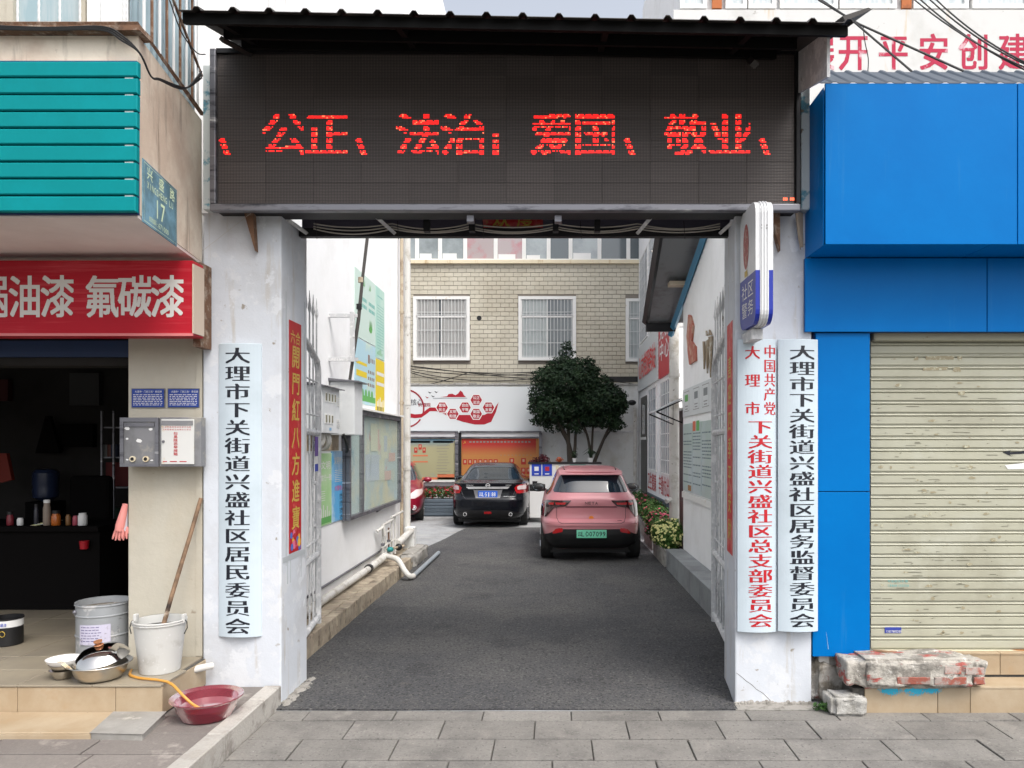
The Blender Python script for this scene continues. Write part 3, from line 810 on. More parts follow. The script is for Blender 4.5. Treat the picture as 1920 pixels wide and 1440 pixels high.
# emblem and lettering on the face turned to the driveway
mb = MB(); cy_, cz_ = 5.27, 3.30
mb.add([(bx0 - .002, cy_ + .075 * math.cos(q * PI / 12), cz_ + .16 * math.sin(q * PI / 12)) for q in range(24)], [tuple(range(24))])
mb.build('round_emblem', M('faded_emblem', (.36, .10, .09), .6, layers=[((.45, .3, .25), 20, .5, .6)]), lb)
MB().box(bx0 - .003, bx0 - .001, cy_ - .035, cy_ + .035, 3.09, 3.13).build('emblem_base', m_gold, lb)
mb = MB(); write(mb, '社区', (bx0, 5.38, 2.93), *RIGHTW, .13, .11, .16, offset=.01, lift=.002)
write(mb, '警务', (bx0, 5.38, 2.80), *RIGHTW, .13, .11, .16, offset=.01, lift=.002); mb.build('lettering', m_wht, lb)
boxobj('bracket', m_gate, lb, bx0 + .02, bx1 - .02, 5.20, 5.48, 2.64, 2.71)
for dx in (.04, .075):
    for dz in (0, .01):
        MB().ball((bx0 + dx, by0 - .004, 3.36 + dz * 2), .004, .003, .004, 6, 4).build('screw', m_blackish, lb)
# ------------------------------------------------------------------ left shop building
sb = thing('corner_shop_building', 'cream corner building with an open dark shop room and an overhanging bay', 'building', (-4, 5.6, .3))
boxobj('pier', m_cream, sb, X(240, 5.5), X(379, 5.5), 5.5, 5.85, .33, 3.22, bevel=.008)
boxobj('wall_strip', m_cream, sb, X(368, 5.5), X(380, 5.5), 5.494, 5.499, .35, 2.66)
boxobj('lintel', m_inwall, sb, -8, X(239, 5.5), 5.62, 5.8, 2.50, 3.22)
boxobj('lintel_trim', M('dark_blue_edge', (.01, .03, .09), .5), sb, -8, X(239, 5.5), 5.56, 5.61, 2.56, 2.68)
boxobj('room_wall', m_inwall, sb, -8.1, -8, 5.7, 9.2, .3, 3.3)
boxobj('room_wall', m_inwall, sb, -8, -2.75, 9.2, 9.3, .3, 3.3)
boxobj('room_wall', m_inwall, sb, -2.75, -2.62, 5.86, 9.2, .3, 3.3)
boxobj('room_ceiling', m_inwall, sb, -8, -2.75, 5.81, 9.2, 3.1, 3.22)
# bay
plan = [(-8, 4.34), (-2.42, 4.34), (-2.585, 5.47), (-8, 5.47)]
MB().prism([(a, b, 3.245) for a, b in plan], (0, 0, 1.035)).build('bay_wall', m_cream_old, sb)
MB().prism([(a, b, 3.225) for a, b in [(-8, 4.345), (-2.425, 4.345), (-2.588, 5.46), (-8, 5.46)]], (0, 0, .0195)).build('bay_soffit', m_soffit, sb)
MB().box(-8, -2.38, 4.28, 4.42, 4.281, 4.31).build('bay_ledge', m_rust, sb)
# upper window on the bay
Yw = 4.46
boxobj('upper_wall', m_cream, sb, -8, X(12, Yw), Yw + .02, 5.4, 4.31, 5.6)
wn = thing('window', None, None, (X(90, Yw), Yw, 4.33)); wn.parent = sb; wn.location = Vector(wn.location) - sb.location
def off_fix(): pass
mb = MB()
x0_, x1_ = X(12, Yw), X(160, Yw)
mb.box(x0_, x1_, Yw, Yw + .06, 4.31, 4.36).box(x0_, x0_ + .04, Yw, Yw + .06, 4.36, 5.5).box(x1_ - .04, x1_, Yw, Yw + .06, 4.36, 5.5)
mb.build('frame', m_cream, wn)
boxobj('pane', M('painted_sky_glass', (.30, .42, .46), .1, spec=.9, layers=[((.42, .5, .52), 6, .45, .6, (2, 1, .2))]), wn, x0_ + .04, x1_ - .04, Yw + .03, Yw + .04, 4.36, 5.5)  # pale blue sky reflection painted into the pane colour
boxobj('upper_panel', m_trimw, sb, X(163, Yw), X(238, Yw), Yw, Yw + .03, 4.31, 5.6)
m_sheet = M('blue_grey_sheet', (.30, .40, .45), .5, layers=[((.16, .24, .28), 4, .5, .68, (3, 3, .3)), ((.5, .5, .46), 6, .6, .7, (3, 3, .3))])
A = Vector((X(240, Yw), Yw, 0)); B = Vector((-2.62, 5.42, 0))
mb = MB(); n = 46; vs = []
for k in range(n + 1):
    p = A.lerp(B, k / n); d = .012 * (1 if (k % 4) < 2 else -1)
    vs += [(p.x + d, p.y, 4.31), (p.x + d, p.y, 5.6)]
mb.add(vs, [(2 * k, 2 * k + 1, 2 * k + 3, 2 * k + 2) for k in range(n)])
o = mb.build('side_cladding', m_sheet, sb); sm = o.modifiers.new('s', 'SOLIDIFY'); sm.thickness = .003
cg = thing('window_cage', 'rusty railed window cage with twisted white bars above the teal boards', 'window grille', (-2.9, 4.34, 4.31))
MB().tube([(-8, 4.30, 4.325), (-2.40, 4.30, 4.325), (-2.58, 5.46, 4.325)], .016, 5).build('bottom_rail', m_rust, cg)
for px in (33, 73, 112, 150, 190, 232, 238):
    x_ = X(px, 4.32)
    MB().tube([(x_, 4.32, 4.33 + k * .02) for k in range(0, 45)], [.0055 if k % 2 else .0075 for k in range(45)], 5).build('twisted_bar', m_bar, cg)
for k in range(9):
    t_ = (k + .5) / 9
    x_, y_ = -2.40 - .18 * t_, 4.32 + 1.12 * t_
    MB().tube([(x_, y_, 4.33), (x_, y_, 5.3)], .009, 5).build('bar', m_rust if k % 2 else m_bar, cg)
MB().tube([(-2.38, 4.30, 4.95), (-2.58, 5.46, 4.60)], .010, 5).build('brace', m_rust, cg)

# teal board sign
tb = thing('teal_slat_sign', 'turquoise horizontal slat signboard on the front of the bay', 'signboard', (-3.2, 4.3, 3.24))
boxobj('backing', m_navy, tb, -4.6, X(255, 4.30), 4.31, 4.338, 3.235, 4.12)
zb_, zt_ = Z(397, 4.27), Z(112, 4.27)
bh = (zt_ - zb_) / 9
for k in range(9):
    MB().pad((-4.6, 4.308, zb_ + k * bh + .004), UX, UZ, -UY, X(257 - (8 - k) * .5, 4.27) + 4.6, bh - .010, .034, .006).build('board', m_teal, tb)
    if k < 8:
        boxobj('clip', m_wht, tb, X(231, 4.27), X(247, 4.27), 4.285, 4.304, zb_ + (k + 1) * bh - .005, zb_ + (k + 1) * bh + .003)
# address plaque on the bay's side
sideU = Vector((-2.585 + 2.42, 5.47 - 4.34, 0)).normalized(); sideN = Vector((sideU.y, -sideU.x, 0))
def sidept(t_, z): p = Vector((-2.42, 4.34, z)) + sideU * t_; return p
ad = thing('address_plaque', 'weathered blue street number plaque 17 on the side of the bay', 'plaque', sidept(.3, 3.25))
MB().pad(sidept(.05, 3.215) + sideN * .001, sideU, UZ, sideN, .56, .375, .006, .002).build('plate', M('weathered_blue_enamel', (.10, .20, .25), .5, layers=[((.20, .38, .50), 3.5, .45, .62), ((.05, .08, .09), 9, .6, .7)]), ad)
mb = MB(); q = lambda t_, z: sidept(t_, z) + sideN * .007
fa = M('faded_green_white_paint', (.72, .85, .58), .7, layers=[((.3, .42, .4), 30, .64, .70)])
write(mb, '兴盛路', q(.11, 3.49), sideU, UZ, sideN, .075, .075, .185, offset=.02)
write(mb, 'XINGSHENG LU', q(.11, 3.435), sideU, UZ, sideN, .027, .042, .036, offset=.025)
write(mb, '17', q(.235, 3.30), sideU, UZ, sideN, .065, .115, .090, offset=.03)
write(mb, '邮政编码:671000', q(.14, 3.245), sideU, UZ, sideN, .024, .034, .029, offset=.01)
for a, b, c_, d in ((.065, .595, 3.228, 3.232), (.065, .595, 3.573, 3.577)):
    p0 = q(a, c_); mb.add([p0, q(b, c_), q(b, d), q(a, d)], [(0, 1, 2, 3)])
for a in (.065, .591):
    mb.add([q(a, 3.23), q(a + .004, 3.23), q(a + .004, 3.575), q(a, 3.575)], [(0, 1, 2, 3)])
mb.build('lettering', fa, ad)

# red shop sign
rs = thing('paint_shop_sign', 'red shop sign with large white characters under the bay soffit', 'shop sign', (-3.4, 5.1, 2.66))
Yr = 5.12
rx1, rz0, rz1 = X(361, Yr), Z(629, Yr), Z(487, Yr)
boxobj('panel', m_red_sign, rs, -5.6, rx1, Yr, Yr + .16, rz0, rz1 - .004, bevel=.004)
boxobj('edge_trim', M('faded_red_trim', (.62, .18, .18), .5), rs, -5.6, rx1 + .006, Yr - .008, Yr - .001, rz0 - .004, rz0 + .014)
boxobj('edge_trim', M('faded_cream_trim', (.55, .45, .36), .5), rs, rx1 + .001, rx1 + .010, Yr - .006, Yr + .15, rz0 + .015, rz1 - .03)
mb = MB()
for ch, a, b in (('锅', -46, 11), ('油', 19, 72), ('漆', 79, 135), ('氟', 162, 219), ('碳', 224, 280), ('漆', 285, 341)):
    write(mb, ch, (X(a, Yr), Yr, Z(594, Yr)), *FRONT, (b - a) / F * Yr, 77 / F * Yr, 1, offset=.028, lift=.003)
mb.build('lettering', m_sign_white, rs)
boxobj('gap_backing', m_rust, sb, X(362, 5.3), X(376, 5.3), 5.30, 5.47, 2.60, 3.20)
dpm = MB().tube([(-2.635, 5.40, 3.95), (-2.635, 5.40, 3.30)], .028, 10).tube([(-2.63, 5.42, 3.30), (-2.61, 5.38, 3.22), (-2.66, 5.40, 3.17)], .034, 10)
tagged(dpm.build('drainpipe', m_old_pipe, smooth=True), 'short stained drainpipe at the corner between shop sign and left pillar', 'drainpipe')

# shop steps: tiles as separate pieces
st = thing('shop_steps', 'tan tiled double step leading up to the open shop', 'steps', (-3.6, 4.9, .13))
boxobj('core', m_joint, st, -8, -2.565, 4.86, 5.74, .10, .333)
boxobj('core', m_joint, st, -8, X(200, 4.5), 4.50, 4.855, .10, .160)
# upper platform tiles
def row_tiles(nm, xs, o, U, V, N, axis, m, h, t=.010, g_=.004):
    for a, b in zip(xs[:-1], xs[1:]):
        base = Vector(o) + Vector(U) * (a + g_ / 2)
        MB().pad(base, U, V, N, b - a - g_, h, t, .002).build(nm, m, st)
nose = [X(v, 4.85) for v in (-330, -140, 33, 217, 305)]
row_tiles('riser_tile', nose, (0, 4.858, .145), UX, UZ, -UY, 0, m_tan, .184)
MB().pad((-2.570, 4.865, .145), UY, UZ, UX, .62, .184, .010, .002).build('riser_tile', m_tan, st)
topx = [X(v, 4.85) for v in (-330, -140, 33)] + [-3.0, -2.552]
for a, b in zip(topx[:-1], topx[1:]):
    MB().pad((a + .002, 4.842, .333), UX, UY, UZ, b - a - .004, .33, .012, .003).build('tread_tile', m_tan_floor, st)
xx = [-5.2, -4.6, -4.0, -3.4, -2.78, -2.59]
for a, b in zip(xx[:-1], xx[1:]):
    MB().pad((a + .002, 5.176, .333), UX, UY, UZ, b - a - .004, .322 if b < -3.1 else .322, .012, .003).build('tread_tile', m_tan_floor, st)
# lower step
low = [X(v, 4.49) for v in (-360, -140, 170)]
for a, b in zip(low[:-1], low[1:]):
    MB().pad((a + .002, 4.495, .160), UX, UY, UZ, b - a - .004, .35, .010, .003).build('tread_tile', m_tan, st)
    MB().pad((a + .002, 4.500, .128), UX, UZ, -UY, b - a - .004, .031, .009, .002).build('riser_tile', m_tan, st)
grey = thing('step_slab', 'worn dark grey concrete slab at the right end of the lower step', 'slab', (-2.8, 4.5, .13))
MB().prism([(X(172, 4.5), 4.49, .12), (X(272, 4.5), 4.47, .12), (X(311, 4.85), 4.845, .12), (X(215, 4.85), 4.845, .12)], (0, 0, .052)).build('slab', m_concrete, grey, bevel=.006)
# interior floor tiles
xx = [-7.5 + .6 * k for k in range(9)]
for k in range(8):
    for j in range(6):
        x0_, x1_ = -7.55 + .6 * k, -7.55 + .6 * (k + 1)
        MB().pad((x0_ + .002, 5.51 + j * .6, .333), UX, UY, UZ, .596 if x1_ < -2.8 else -2.78 - x0_, .596, .010, .002).build('floor_tile', m_tan_floor, st)

# blue plates, letter box, mail box on the pier
for a, b, lab in ((246, 309, 'left one of two small blue notice plates on the cream pier'), (314, 374, 'right one of two small blue notice plates on the cream pier')):
    t = thing('notice_plate', lab, 'notice plate', (X(a, 5.49), 5.49, Z(765, 5.49)))
    x0_, x1_, z0_, z1_ = X(a, 5.49), X(b, 5.49), Z(765, 5.49), Z(728, 5.49)
    boxobj('backing', m_frame_al, t, x0_, x1_, 5.492, 5.499, z0_, z1_)
    boxobj('plate', M('navy_enamel', (.015, .05, .28), .4), t, x0_ + .006, x1_ - .006, 5.486, 5.4915, z0_ + .006, z1_ - .006, bevel=.004)
    mb = MB()
    write(mb, '大理市“门前三包”责任牌', (x0_ + .03, 5.486, z1_ - .034), *FRONT, .014, .017, .0165, offset=.01)
    for r_ in range(7):
        yy_ = z1_ - .050 - r_ * .0125
        xx_ = x0_ + .018
        while xx_ < x1_ - .02:
            l_ = R(.008, .03)
            mb.box(xx_, min(xx_ + l_, x1_ - .016), 5.4848, 5.4858, yy_, yy_ + .0045); xx_ += l_ + R(.004, .01)
    mb.build('lettering', m_wht, t)
mbx = thing('mail_box', 'scuffed grey metal letter box with two round holes on the cream pier', 'letter box', (X(262, 5.36), 5.36, Z(875, 5.36)))
Ym = 5.36
x0_, x1_, z0_, z1_ = X(226, Ym), X(298, Ym), Z(875, Ym), Z(783, Ym)
m_box = M('scratched_zinc', (.24, .24, .25), .5, metal=.3, layers=[((.36, .34, .30), 7, .55, .66), ((.15, .15, .15), 3, .5, .7)])
boxobj('case', m_box, mbx, x0_, x1_, Ym, 5.499, z0_, z1_, bevel=.004)
for q in ((x0_, x1_, z1_ - .03, z1_), (x0_, x1_, z0_, z0_ + .022), (x0_, x0_ + .025, z0_ + .023, z1_ - .031), (x1_ - .025, x1_, z0_ + .023, z1_ - .031)):
    boxobj('front_frame', m_frame_al, mbx, q[0], q[1], Ym - .010, Ym - .001, q[2], q[3])
boxobj('slot', m_frame_al, mbx, x0_ + .03, x1_ - .03, Ym - .009, Ym - .002, z1_ - .065, z1_ - .040)
for c_ in (.09, .185):
    MB().tube([(x0_ + c_, Ym - .001, z0_ + .055), (x0_ + c_, Ym - .012, z0_ + .055)], .021, 16).build('ring', m_yellow_trim, mbx)
    MB().tube([(x0_ + c_, Ym - .0125, z0_ + .055), (x0_ + c_, Ym - .0135, z0_ + .055)], .013, 14).build('hole', m_blackish, mbx)
mb = MB()
for cx_, cz_, s_ in ((.05, .275, .022), (.22, .27, .018), (.135, .185, .024), (.05, .20, .014), (.05, .05, .01), (.225, .045, .012)):
    mb.add([(x0_ + cx_ + s_ * R(.6, 1.2) * math.cos(k * 1.05), Ym - .0020, z0_ + cz_ + s_ * .6 * R(.6, 1.3) * math.sin(k * 1.05)) for k in range(6)], [tuple(range(6))])
mb.build('paper_scraps', m_wht, mbx)
mb2 = thing('report_box', 'grey metal report box with a white door and red writing on the cream pier', 'letter box', (X(338, 5.36), 5.36, Z(875, 5.36)))
x0_, x1_ = X(299, Ym), X(377, Ym) - .002
boxobj('case', m_box, mb2, x0_, x1_, Ym, 5.439, z0_, z1_ + .002, bevel=.004)
boxobj('door', M('stained_white_door', (.62, .62, .60), .5, layers=[((.55, .42, .22), 8, .58, .68)]), mb2, x0_ + .018, x1_ - .045, Ym - .010, Ym - .001, z0_ + .018, z1_ - .012, bevel=.002)
boxobj('slot', m_box, mb2, x0_ + .022, x1_ - .05, Ym - .014, Ym - .0105, z1_ - .055, z1_ - .022)
MB().tube([(x0_ + .034, Ym - .010, z0_ + .18), (x0_ + .034, Ym - .016, z0_ + .18)], .010, 12).build('lock', m_frame_al, mb2)
mb = MB()
write(mb, '扫黑除恶举报箱', (x0_ + .108, Ym - .010, z1_ - .125), *FRONT, .026, .022, .0245, vert=True, offset=.02)
write(mb, '人民检察院欢迎您提供线索', (x0_ + .026, Ym - .010, z1_ - .074), *FRONT, .012, .012, .0175, offset=.015)
write(mb, '下关街道综合治理办公室宣', (x0_ + .026, Ym - .010, z1_ - .092), *FRONT, .012, .012, .0175, offset=.015)
for k, (a, b) in enumerate(((.03, .06), (.08, .13), (.15, .2))):
    mb.box(x0_ + a, x0_ + b, Ym - .0115, Ym - .0105, z0_ + .034, z0_ + .040)
mb.build('lettering', m_redink, mb2)

# ------------------------------------------------------------------ things on and around the shop steps
def bucket(name, label, cat, c, rt, rb, h, m, ribs=(), wall=.006):
    t = thing(name, label, cat, c)
    prof = [(rb * .96, 0), (rb, .004), (rt, h), (rt + .004, h + .004), (rt - wall, h + .002), (rb - wall, .012), (0.001, .010)]
    MB().lathe(c, prof, 40, capb=True).build('shell', m, t, smooth=True)
    for k, z_ in enumerate(ribs):
        r_ = rb + (rt - rb) * z_ / h
        MB().lathe((c[0], c[1], c[2] + z_), [(r_ + .001, -.007), (r_ + .006, -.003), (r_ + .006, .003), (r_ + .001, .007)], 40).build('rim_band', m, t, smooth=True)
    return t
bc = (X(300, 5.16), 5.16, .345)
bk = bucket('white_bucket', 'greyish white plastic bucket leaning pole on the top step by the cream pier', 'bucket', bc, .166, .128, .35, m_bucket, (.35, .335))
bk['label'] = 'greyish white plastic bucket on the top step with a wooden pole standing in it'
hp = [(bc[0] + .185 * math.cos(a), bc[1] + .185 * math.sin(a) * .2 - .02, bc[2] + .335 - .05 * math.sin(a / 1.0)) for a in (0, .3)]
for s in (-1, 1):
    MB().tube([(bc[0] + s * .168, bc[1], bc[2] + .355), (bc[0] + s * .19, bc[1] - .01, bc[2] + .34), (bc[0] + s * .198, bc[1] - .02, bc[2] + .30), (bc[0] + s * .182, bc[1] - .03, bc[2] + .26)], .0035, 6).build('handle', m_cable, bk)
    boxobj('lug', m_bucket, bk, bc[0] + s * .166 - .012, bc[0] + s * .166 + .012, bc[1] - .02, bc[1] + .02, bc[2] + .33, bc[2] + .39, bevel=.005)
MB().lathe((bc[0], bc[1], bc[2] + .30), [(.001, 0), (.150, 0)], 24).build('dirty_water', m_blackish, bk)
pa_, pb_ = Vector((bc[0] - .05, bc[1] - .02, bc[2] + .04)), Vector(P(377, 934, 5.47))
pole = MB().tube([pa_.lerp(pb_, k / 5) + Vector((.002 * math.sin(k * 2), 0, 0)) for k in range(6)], [.0165, .016, .0155, .0155, .015, .0145], 8)
tagged(pole.build('wooden_pole', m_wood, smooth=True), 'bleached and scorched wooden pole leaning from the bucket against the pier', 'pole')
pc = (X(195, 5.62), 5.62, .345)
pp = bucket('paint_pail', 'large grey metal paint pail with a paper label in the shop doorway', 'pail', pc, .184, .180, .385, m_pail, (.375, .30, .15))
MB().ball((pc[0] - .13, pc[1] - .14, pc[2] + .33), .016, .016, .016, 10, 6).build('handle_lug', m_frame_al, pp)
mb = MB(); vs = []
for k in range(13):
    a = math.radians(-112 + k * 5.5)
    for z_ in (.10, .245): vs.append((pc[0] + .1885 * math.cos(a), pc[1] + .1885 * math.sin(a), pc[2] + z_))
mb.add(vs, [(2 * k, 2 * k + 2, 2 * k + 3, 2 * k + 1) for k in range(12)])
mb.build('paper_label', M('lilac_label_paper', (.52, .50, .62), .6, layers=[((.35, .33, .4), 30, .58, .64)]), pp)
mb = MB()
for r_ in range(6):
    a = -108
    while a < -70:
        l_ = R(3, 9)
        z_ = pc[2] + .225 - r_ * .020
        q = [(pc[0] + .1895 * math.cos(math.radians(b)), pc[1] + .1895 * math.sin(math.radians(b))) for b in (a, a + l_)]
        mb.add([(q[0][0], q[0][1], z_), (q[1][0], q[1][1], z_), (q[1][0], q[1][1], z_ + .005), (q[0][0], q[0][1], z_ + .005)], [(0, 1, 2, 3)]); a += l_ + 2
mb.build('lettering', M('dim_violet_ink', (.1, .08, .2)), pp)
MB().lathe((pc[0], pc[1], pc[2] + .34), [(.001, 0), (.176, 0)], 20).build('rubbish_inside', m_rubble, pp)
kc = (X(14, 5.85), 5.85, .345)
kk = bucket('paint_can', 'black paint can with a white band on the shop floor at the left edge', 'paint can', kc, .105, .105, .21, m_blackish, (.205,))
MB().lathe((kc[0], kc[1], kc[2]), [(.1065, .145), (.1065, .198)], 40).build('paper_band', m_wht, kk)
mb = MB(); write(mb, '世盛漆', (kc[0] + .0, kc[1] - .1075, kc[2] + .158), *FRONT, .02, .025, .025, offset=.02); mb.build('lettering', m_bin_blue, kk)
mb = MB(); mb.tube([(kc[0] + .035 + .022 * math.cos(q * PI / 4), kc[1] - .1055, kc[2] + .10 + .022 * math.sin(q * PI / 4)) for q in range(8)], .003, 4, closed=True); mb.build('emblem', m_gold, kk)

# steel pot with its lid
qc = (X(188, 4.98), 4.98, .345)
pot = thing('steel_pot', 'round stainless steel basin pot with the shiny lid resting tilted inside', 'pot', qc)
MB().lathe(qc, [(.09, 0), (.13, .012), (.155, .05), (.163, .10), (.192, .112), (.194, .108), (.165, .094), (.155, .05), (.12, .016), (.001, .012)], 48, capb=True).build('bowl', m_steel_w, pot, smooth=True)
mb = MB(); mb.lathe((0, 0, 0), [(.162, 0), (.168, .004), (.162, .014), (.142, .044), (.105, .072), (.055, .088), (.0005, .093)], 48)
rm = Matrix.Rotation(math.radians(11), 3, 'X') @ Matrix.Rotation(math.radians(-6), 3, 'Y')
mb.v = [tuple(rm @ Vector(p) + Vector((qc[0] + .005, qc[1] + .01, qc[2] + .130))) for p in mb.v]
ld = mb.build('lid', m_steel, pot, smooth=True)
mb = MB(); mb.lathe((0, 0, .092), [(.012, 0), (.030, .006), (.028, .010), (.012, .013), (.012, .020), (.026, .026), (.026, .036), (.0005, .040)], 24)
mb.v = [tuple(rm @ Vector(p) + Vector((qc[0] + .005, qc[1] + .01, qc[2] + .130))) for p in mb.v]
mb.build('knob', M('worn_copper_knob', (.45, .2, .1), .4, metal=.4), pot, smooth=True)
# bowls and chopsticks
wc = (X(118, 4.98), 4.98, .345)
for k, (zz, rr, lab) in enumerate(((0, .076, 'lowest steel bowl of the small stack left of the pot'), (.035, .080, 'middle steel bowl of the small stack left of the pot'), (.072, .105, 'top white bowl of the small stack left of the pot'))):
    t = thing('bowl', lab, 'bowl', (wc[0], wc[1], wc[2] + zz))
    MB().lathe((wc[0] + k * .004, wc[1], wc[2] + zz), [(.038, 0), (.052, .010), (rr - .008, .042), (rr, .062), (rr + .004, .064), (rr - .004, .06), (.05, .016), (.001, .010)], 32, capb=True).build('shell', m_steel_w if k < 2 else m_wht, t, smooth=True)
for k in range(3):
    o = MB().tube([(wc[0] - .0 + k * .012, wc[1] - .06, wc[2] + .134 + k * .003), (wc[0] + .12 + k * .013, wc[1] - .13, wc[2] + .098)], .0035, 5).build('chopstick', m_yellow_trim)
    tagged(o, ('left wooden chopstick of the three beside the steel pot', 'middle wooden chopstick of the three beside the steel pot', 'right wooden chopstick of the three beside the steel pot')[k], 'chopstick', 'chopsticks across the bowls')
# basin
m_basin = M('translucent_wine_plastic', (.36, .07, .10), .22, trans=.7, ior=1.2, spec=.5)
ac = (X(388, 4.86), 4.86, .132)
bs_ = thing('wash_basin', 'translucent wine-red plastic basin with water on the sidewalk slabs', 'basin', ac)
MB().lathe(ac, [(.13, 0), (.150, .006), (.172, .06), (.190, .125), (.222, .140), (.224, .134), (.196, .118), (.180, .06), (.155, .010), (.001, .006)], 56, capb=True).build('shell', m_basin, bs_, smooth=True)
MB().lathe((ac[0], ac[1], ac[2] + .075), [(.001, 0), (.178, 0)], 48).build('water', M('shallow_water', (.34, .15, .17), .03, trans=.5, ior=1.33), bs_)
# hose
hpts = [P(243, 1226, 5.10), P(246, 1248, 5.06), P(256, 1262, 5.00)]
hpts = [(X(243, 5.1), 5.12, .36), (X(244, 5.02), 5.02, .357), (X(262, 4.95), 4.95, .357), (X(300, 4.90), 4.90, .358), (X(322, 4.86), 4.86, .345), (X(345, 4.80), 4.80, .285), (X(366, 4.80), 4.80, .225), (X(400, 4.84), 4.84, .16), (X(428, 4.92), 4.92, .150)]
def smoothpath(p, n=6):
    p = [Vector(a) for a in p]; out = []
    for i in range(len(p) - 1):
        a = p[max(i - 1, 0)]; b = p[i]; c = p[i + 1]; d = p[min(i + 2, len(p) - 1)]
        for k in range(n):
            t = k / n
            out.append(.5 * ((2 * b) + (c - a) * t + (2 * a - 5 * b + 4 * c - d) * t * t + (3 * b - a - 3 * c + d) * t ** 3))
    return out + [p[-1]]
tagged(MB().tube(smoothpath(hpts), .009, 8).build('rubber_hose', M('yellow_ochre_hose', (.55, .27, .05), .4), smooth=True), 'ochre rubber hose running from the step into the wine-red basin', 'hose')
tagged(MB().tube(smoothpath([(X(356, 5.3), 5.32, .14), (X(356, 5.3), 5.32, .27), (X(362, 5.3), 5.33, .30), (X(384, 5.3), 5.42, .30)], 5), .026, 10).build('elbow_pipe', m_pvc, smooth=True), 'short white elbow pipe behind the wine-red basin', 'pipe')

# gloves hanging on the pier
gl = thing('rubber_gloves', 'pair of pink rubber gloves hanging fingers down at the edge of the cream pier', 'gloves', P(228, 1010, 5.52))
for gi, (gx, ang, m_) in enumerate(((226, .22, m_pink_glove), (231, .05, m_pink_glove))):
    b = Vector(P(235, 945, 5.49 + gi * .02)); e = Vector(P(gx, 985, 5.49 + gi * .02))
    d = (e - b)
    mb = MB()
    mb.tube([b, b.lerp(e, .5), e, e + d * .25], [.018, .026, .034, .030], 10)
    mb.build('cuff', m_ if gi == 0 else M('pale_glove_lining', (.6, .55, .6)), gl, smooth=True)
    for k in range(4):
        s_ = e + d * .2 + Vector(((k - 1.5) * .017, 0, 0))
        MB().tube([s_, s_ + d.normalized() * .045 + Vector(((k - 1.5) * .004, 0, 0)), s_ + d.normalized() * (.085 - abs(k - 1.4) * .010) + Vector(((k - 1.5) * .007, 0, 0))], [.0105, .0095, .005], 8).build('finger', m_, gl, smooth=True)
    MB().tube([e - d * .1, e + Vector((.03 if gi else -.03, 0, -.02)), e + Vector((.035 if gi else -.035, 0, -.06))], [.012, .010, .006], 8).build('thumb', m_, gl, smooth=True)

# dim interior furniture
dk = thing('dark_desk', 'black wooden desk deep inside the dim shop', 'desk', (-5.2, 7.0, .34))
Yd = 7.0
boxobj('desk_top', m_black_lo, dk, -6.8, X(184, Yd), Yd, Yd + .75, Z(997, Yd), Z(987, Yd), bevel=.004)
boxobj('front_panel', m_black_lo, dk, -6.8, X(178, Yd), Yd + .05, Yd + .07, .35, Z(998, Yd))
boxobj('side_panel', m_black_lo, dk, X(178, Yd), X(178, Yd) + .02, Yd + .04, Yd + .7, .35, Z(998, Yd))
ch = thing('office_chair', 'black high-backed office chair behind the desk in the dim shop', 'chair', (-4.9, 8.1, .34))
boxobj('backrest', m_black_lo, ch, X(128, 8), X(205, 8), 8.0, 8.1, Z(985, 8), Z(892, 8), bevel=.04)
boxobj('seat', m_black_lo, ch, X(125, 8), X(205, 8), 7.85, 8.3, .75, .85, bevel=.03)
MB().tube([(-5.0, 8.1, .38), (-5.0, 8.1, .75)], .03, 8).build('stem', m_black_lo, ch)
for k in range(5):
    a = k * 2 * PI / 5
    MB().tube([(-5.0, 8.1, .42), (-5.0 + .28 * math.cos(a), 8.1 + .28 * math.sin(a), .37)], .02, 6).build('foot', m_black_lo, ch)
Zd = Z(987, Yd)
def jar(px, hpx, wpx, m, lab, lid=None, dy=.1):
    Y_ = Yd + dy; s = Y_ / F
    t = thing('jar' if hpx < 60 else 'bottle', lab, 'jar' if hpx < 60 else 'bottle', (X(px, Y_), Y_, Zd))
    r_ = wpx * s / 2; h = hpx * s
    MB().lathe((X(px, Y_), Y_, Zd), [(r_ * .9, 0), (r_, .01), (r_, h * .78), (r_ * .8, h * .88), (r_ * .8, h), (.001, h)], 16, capb=True).build('body', m, t, smooth=True)
    if lid: MB().lathe((X(px, Y_), Y_, Zd + h), [(r_ * .86, 0), (r_ * .86, .03), (.001, .03)], 16).build('lid', lid, t, smooth=True)
jar(155, 23, 16, m_wht, 'white cylindrical jar at the right end of the dark desk')
jar(105, 22, 16, m_jar, 'amber glass jar in the middle of the dark desk', m_blackish)
jar(88, 42, 13, M('brown_bottle_label', (.25, .2, .16), .5), 'tall bottle with a pale cap on the dark desk', m_wht)
jar(68, 34, 8, M('dark_bottle', (.03, .03, .04), .3), 'thin dark bottle beside the tall pale-capped bottle', m_blackish)
jar(38, 14, 11, m_wht, 'small white jar toward the left of the dark desk')
jar(19, 20, 12, M('maroon_plastic', (.18, .02, .03), .4), 'maroon jar at the left of the dark desk', m_blackish)
jar(141, 18, 9, M('rose_plastic', (.35, .06, .09), .4), 'rose coloured jar next to the white cylinder on the desk')
jar(128, 20, 9, M('brown_plastic', (.18, .09, .03), .4), 'brown jar next to the rose coloured jar on the desk')
mb = MB()
for k in range(10):
    a, b = X(62 + k * 3.2, Yd + .1), Zd + R(.0, .05)
    mb.box(a, a + R(.03, .09), Yd + .06 + k * .01, Yd + .12 + k * .01, Zd + .001 + k * .004, Zd + .004 + k * .004, k % 3)
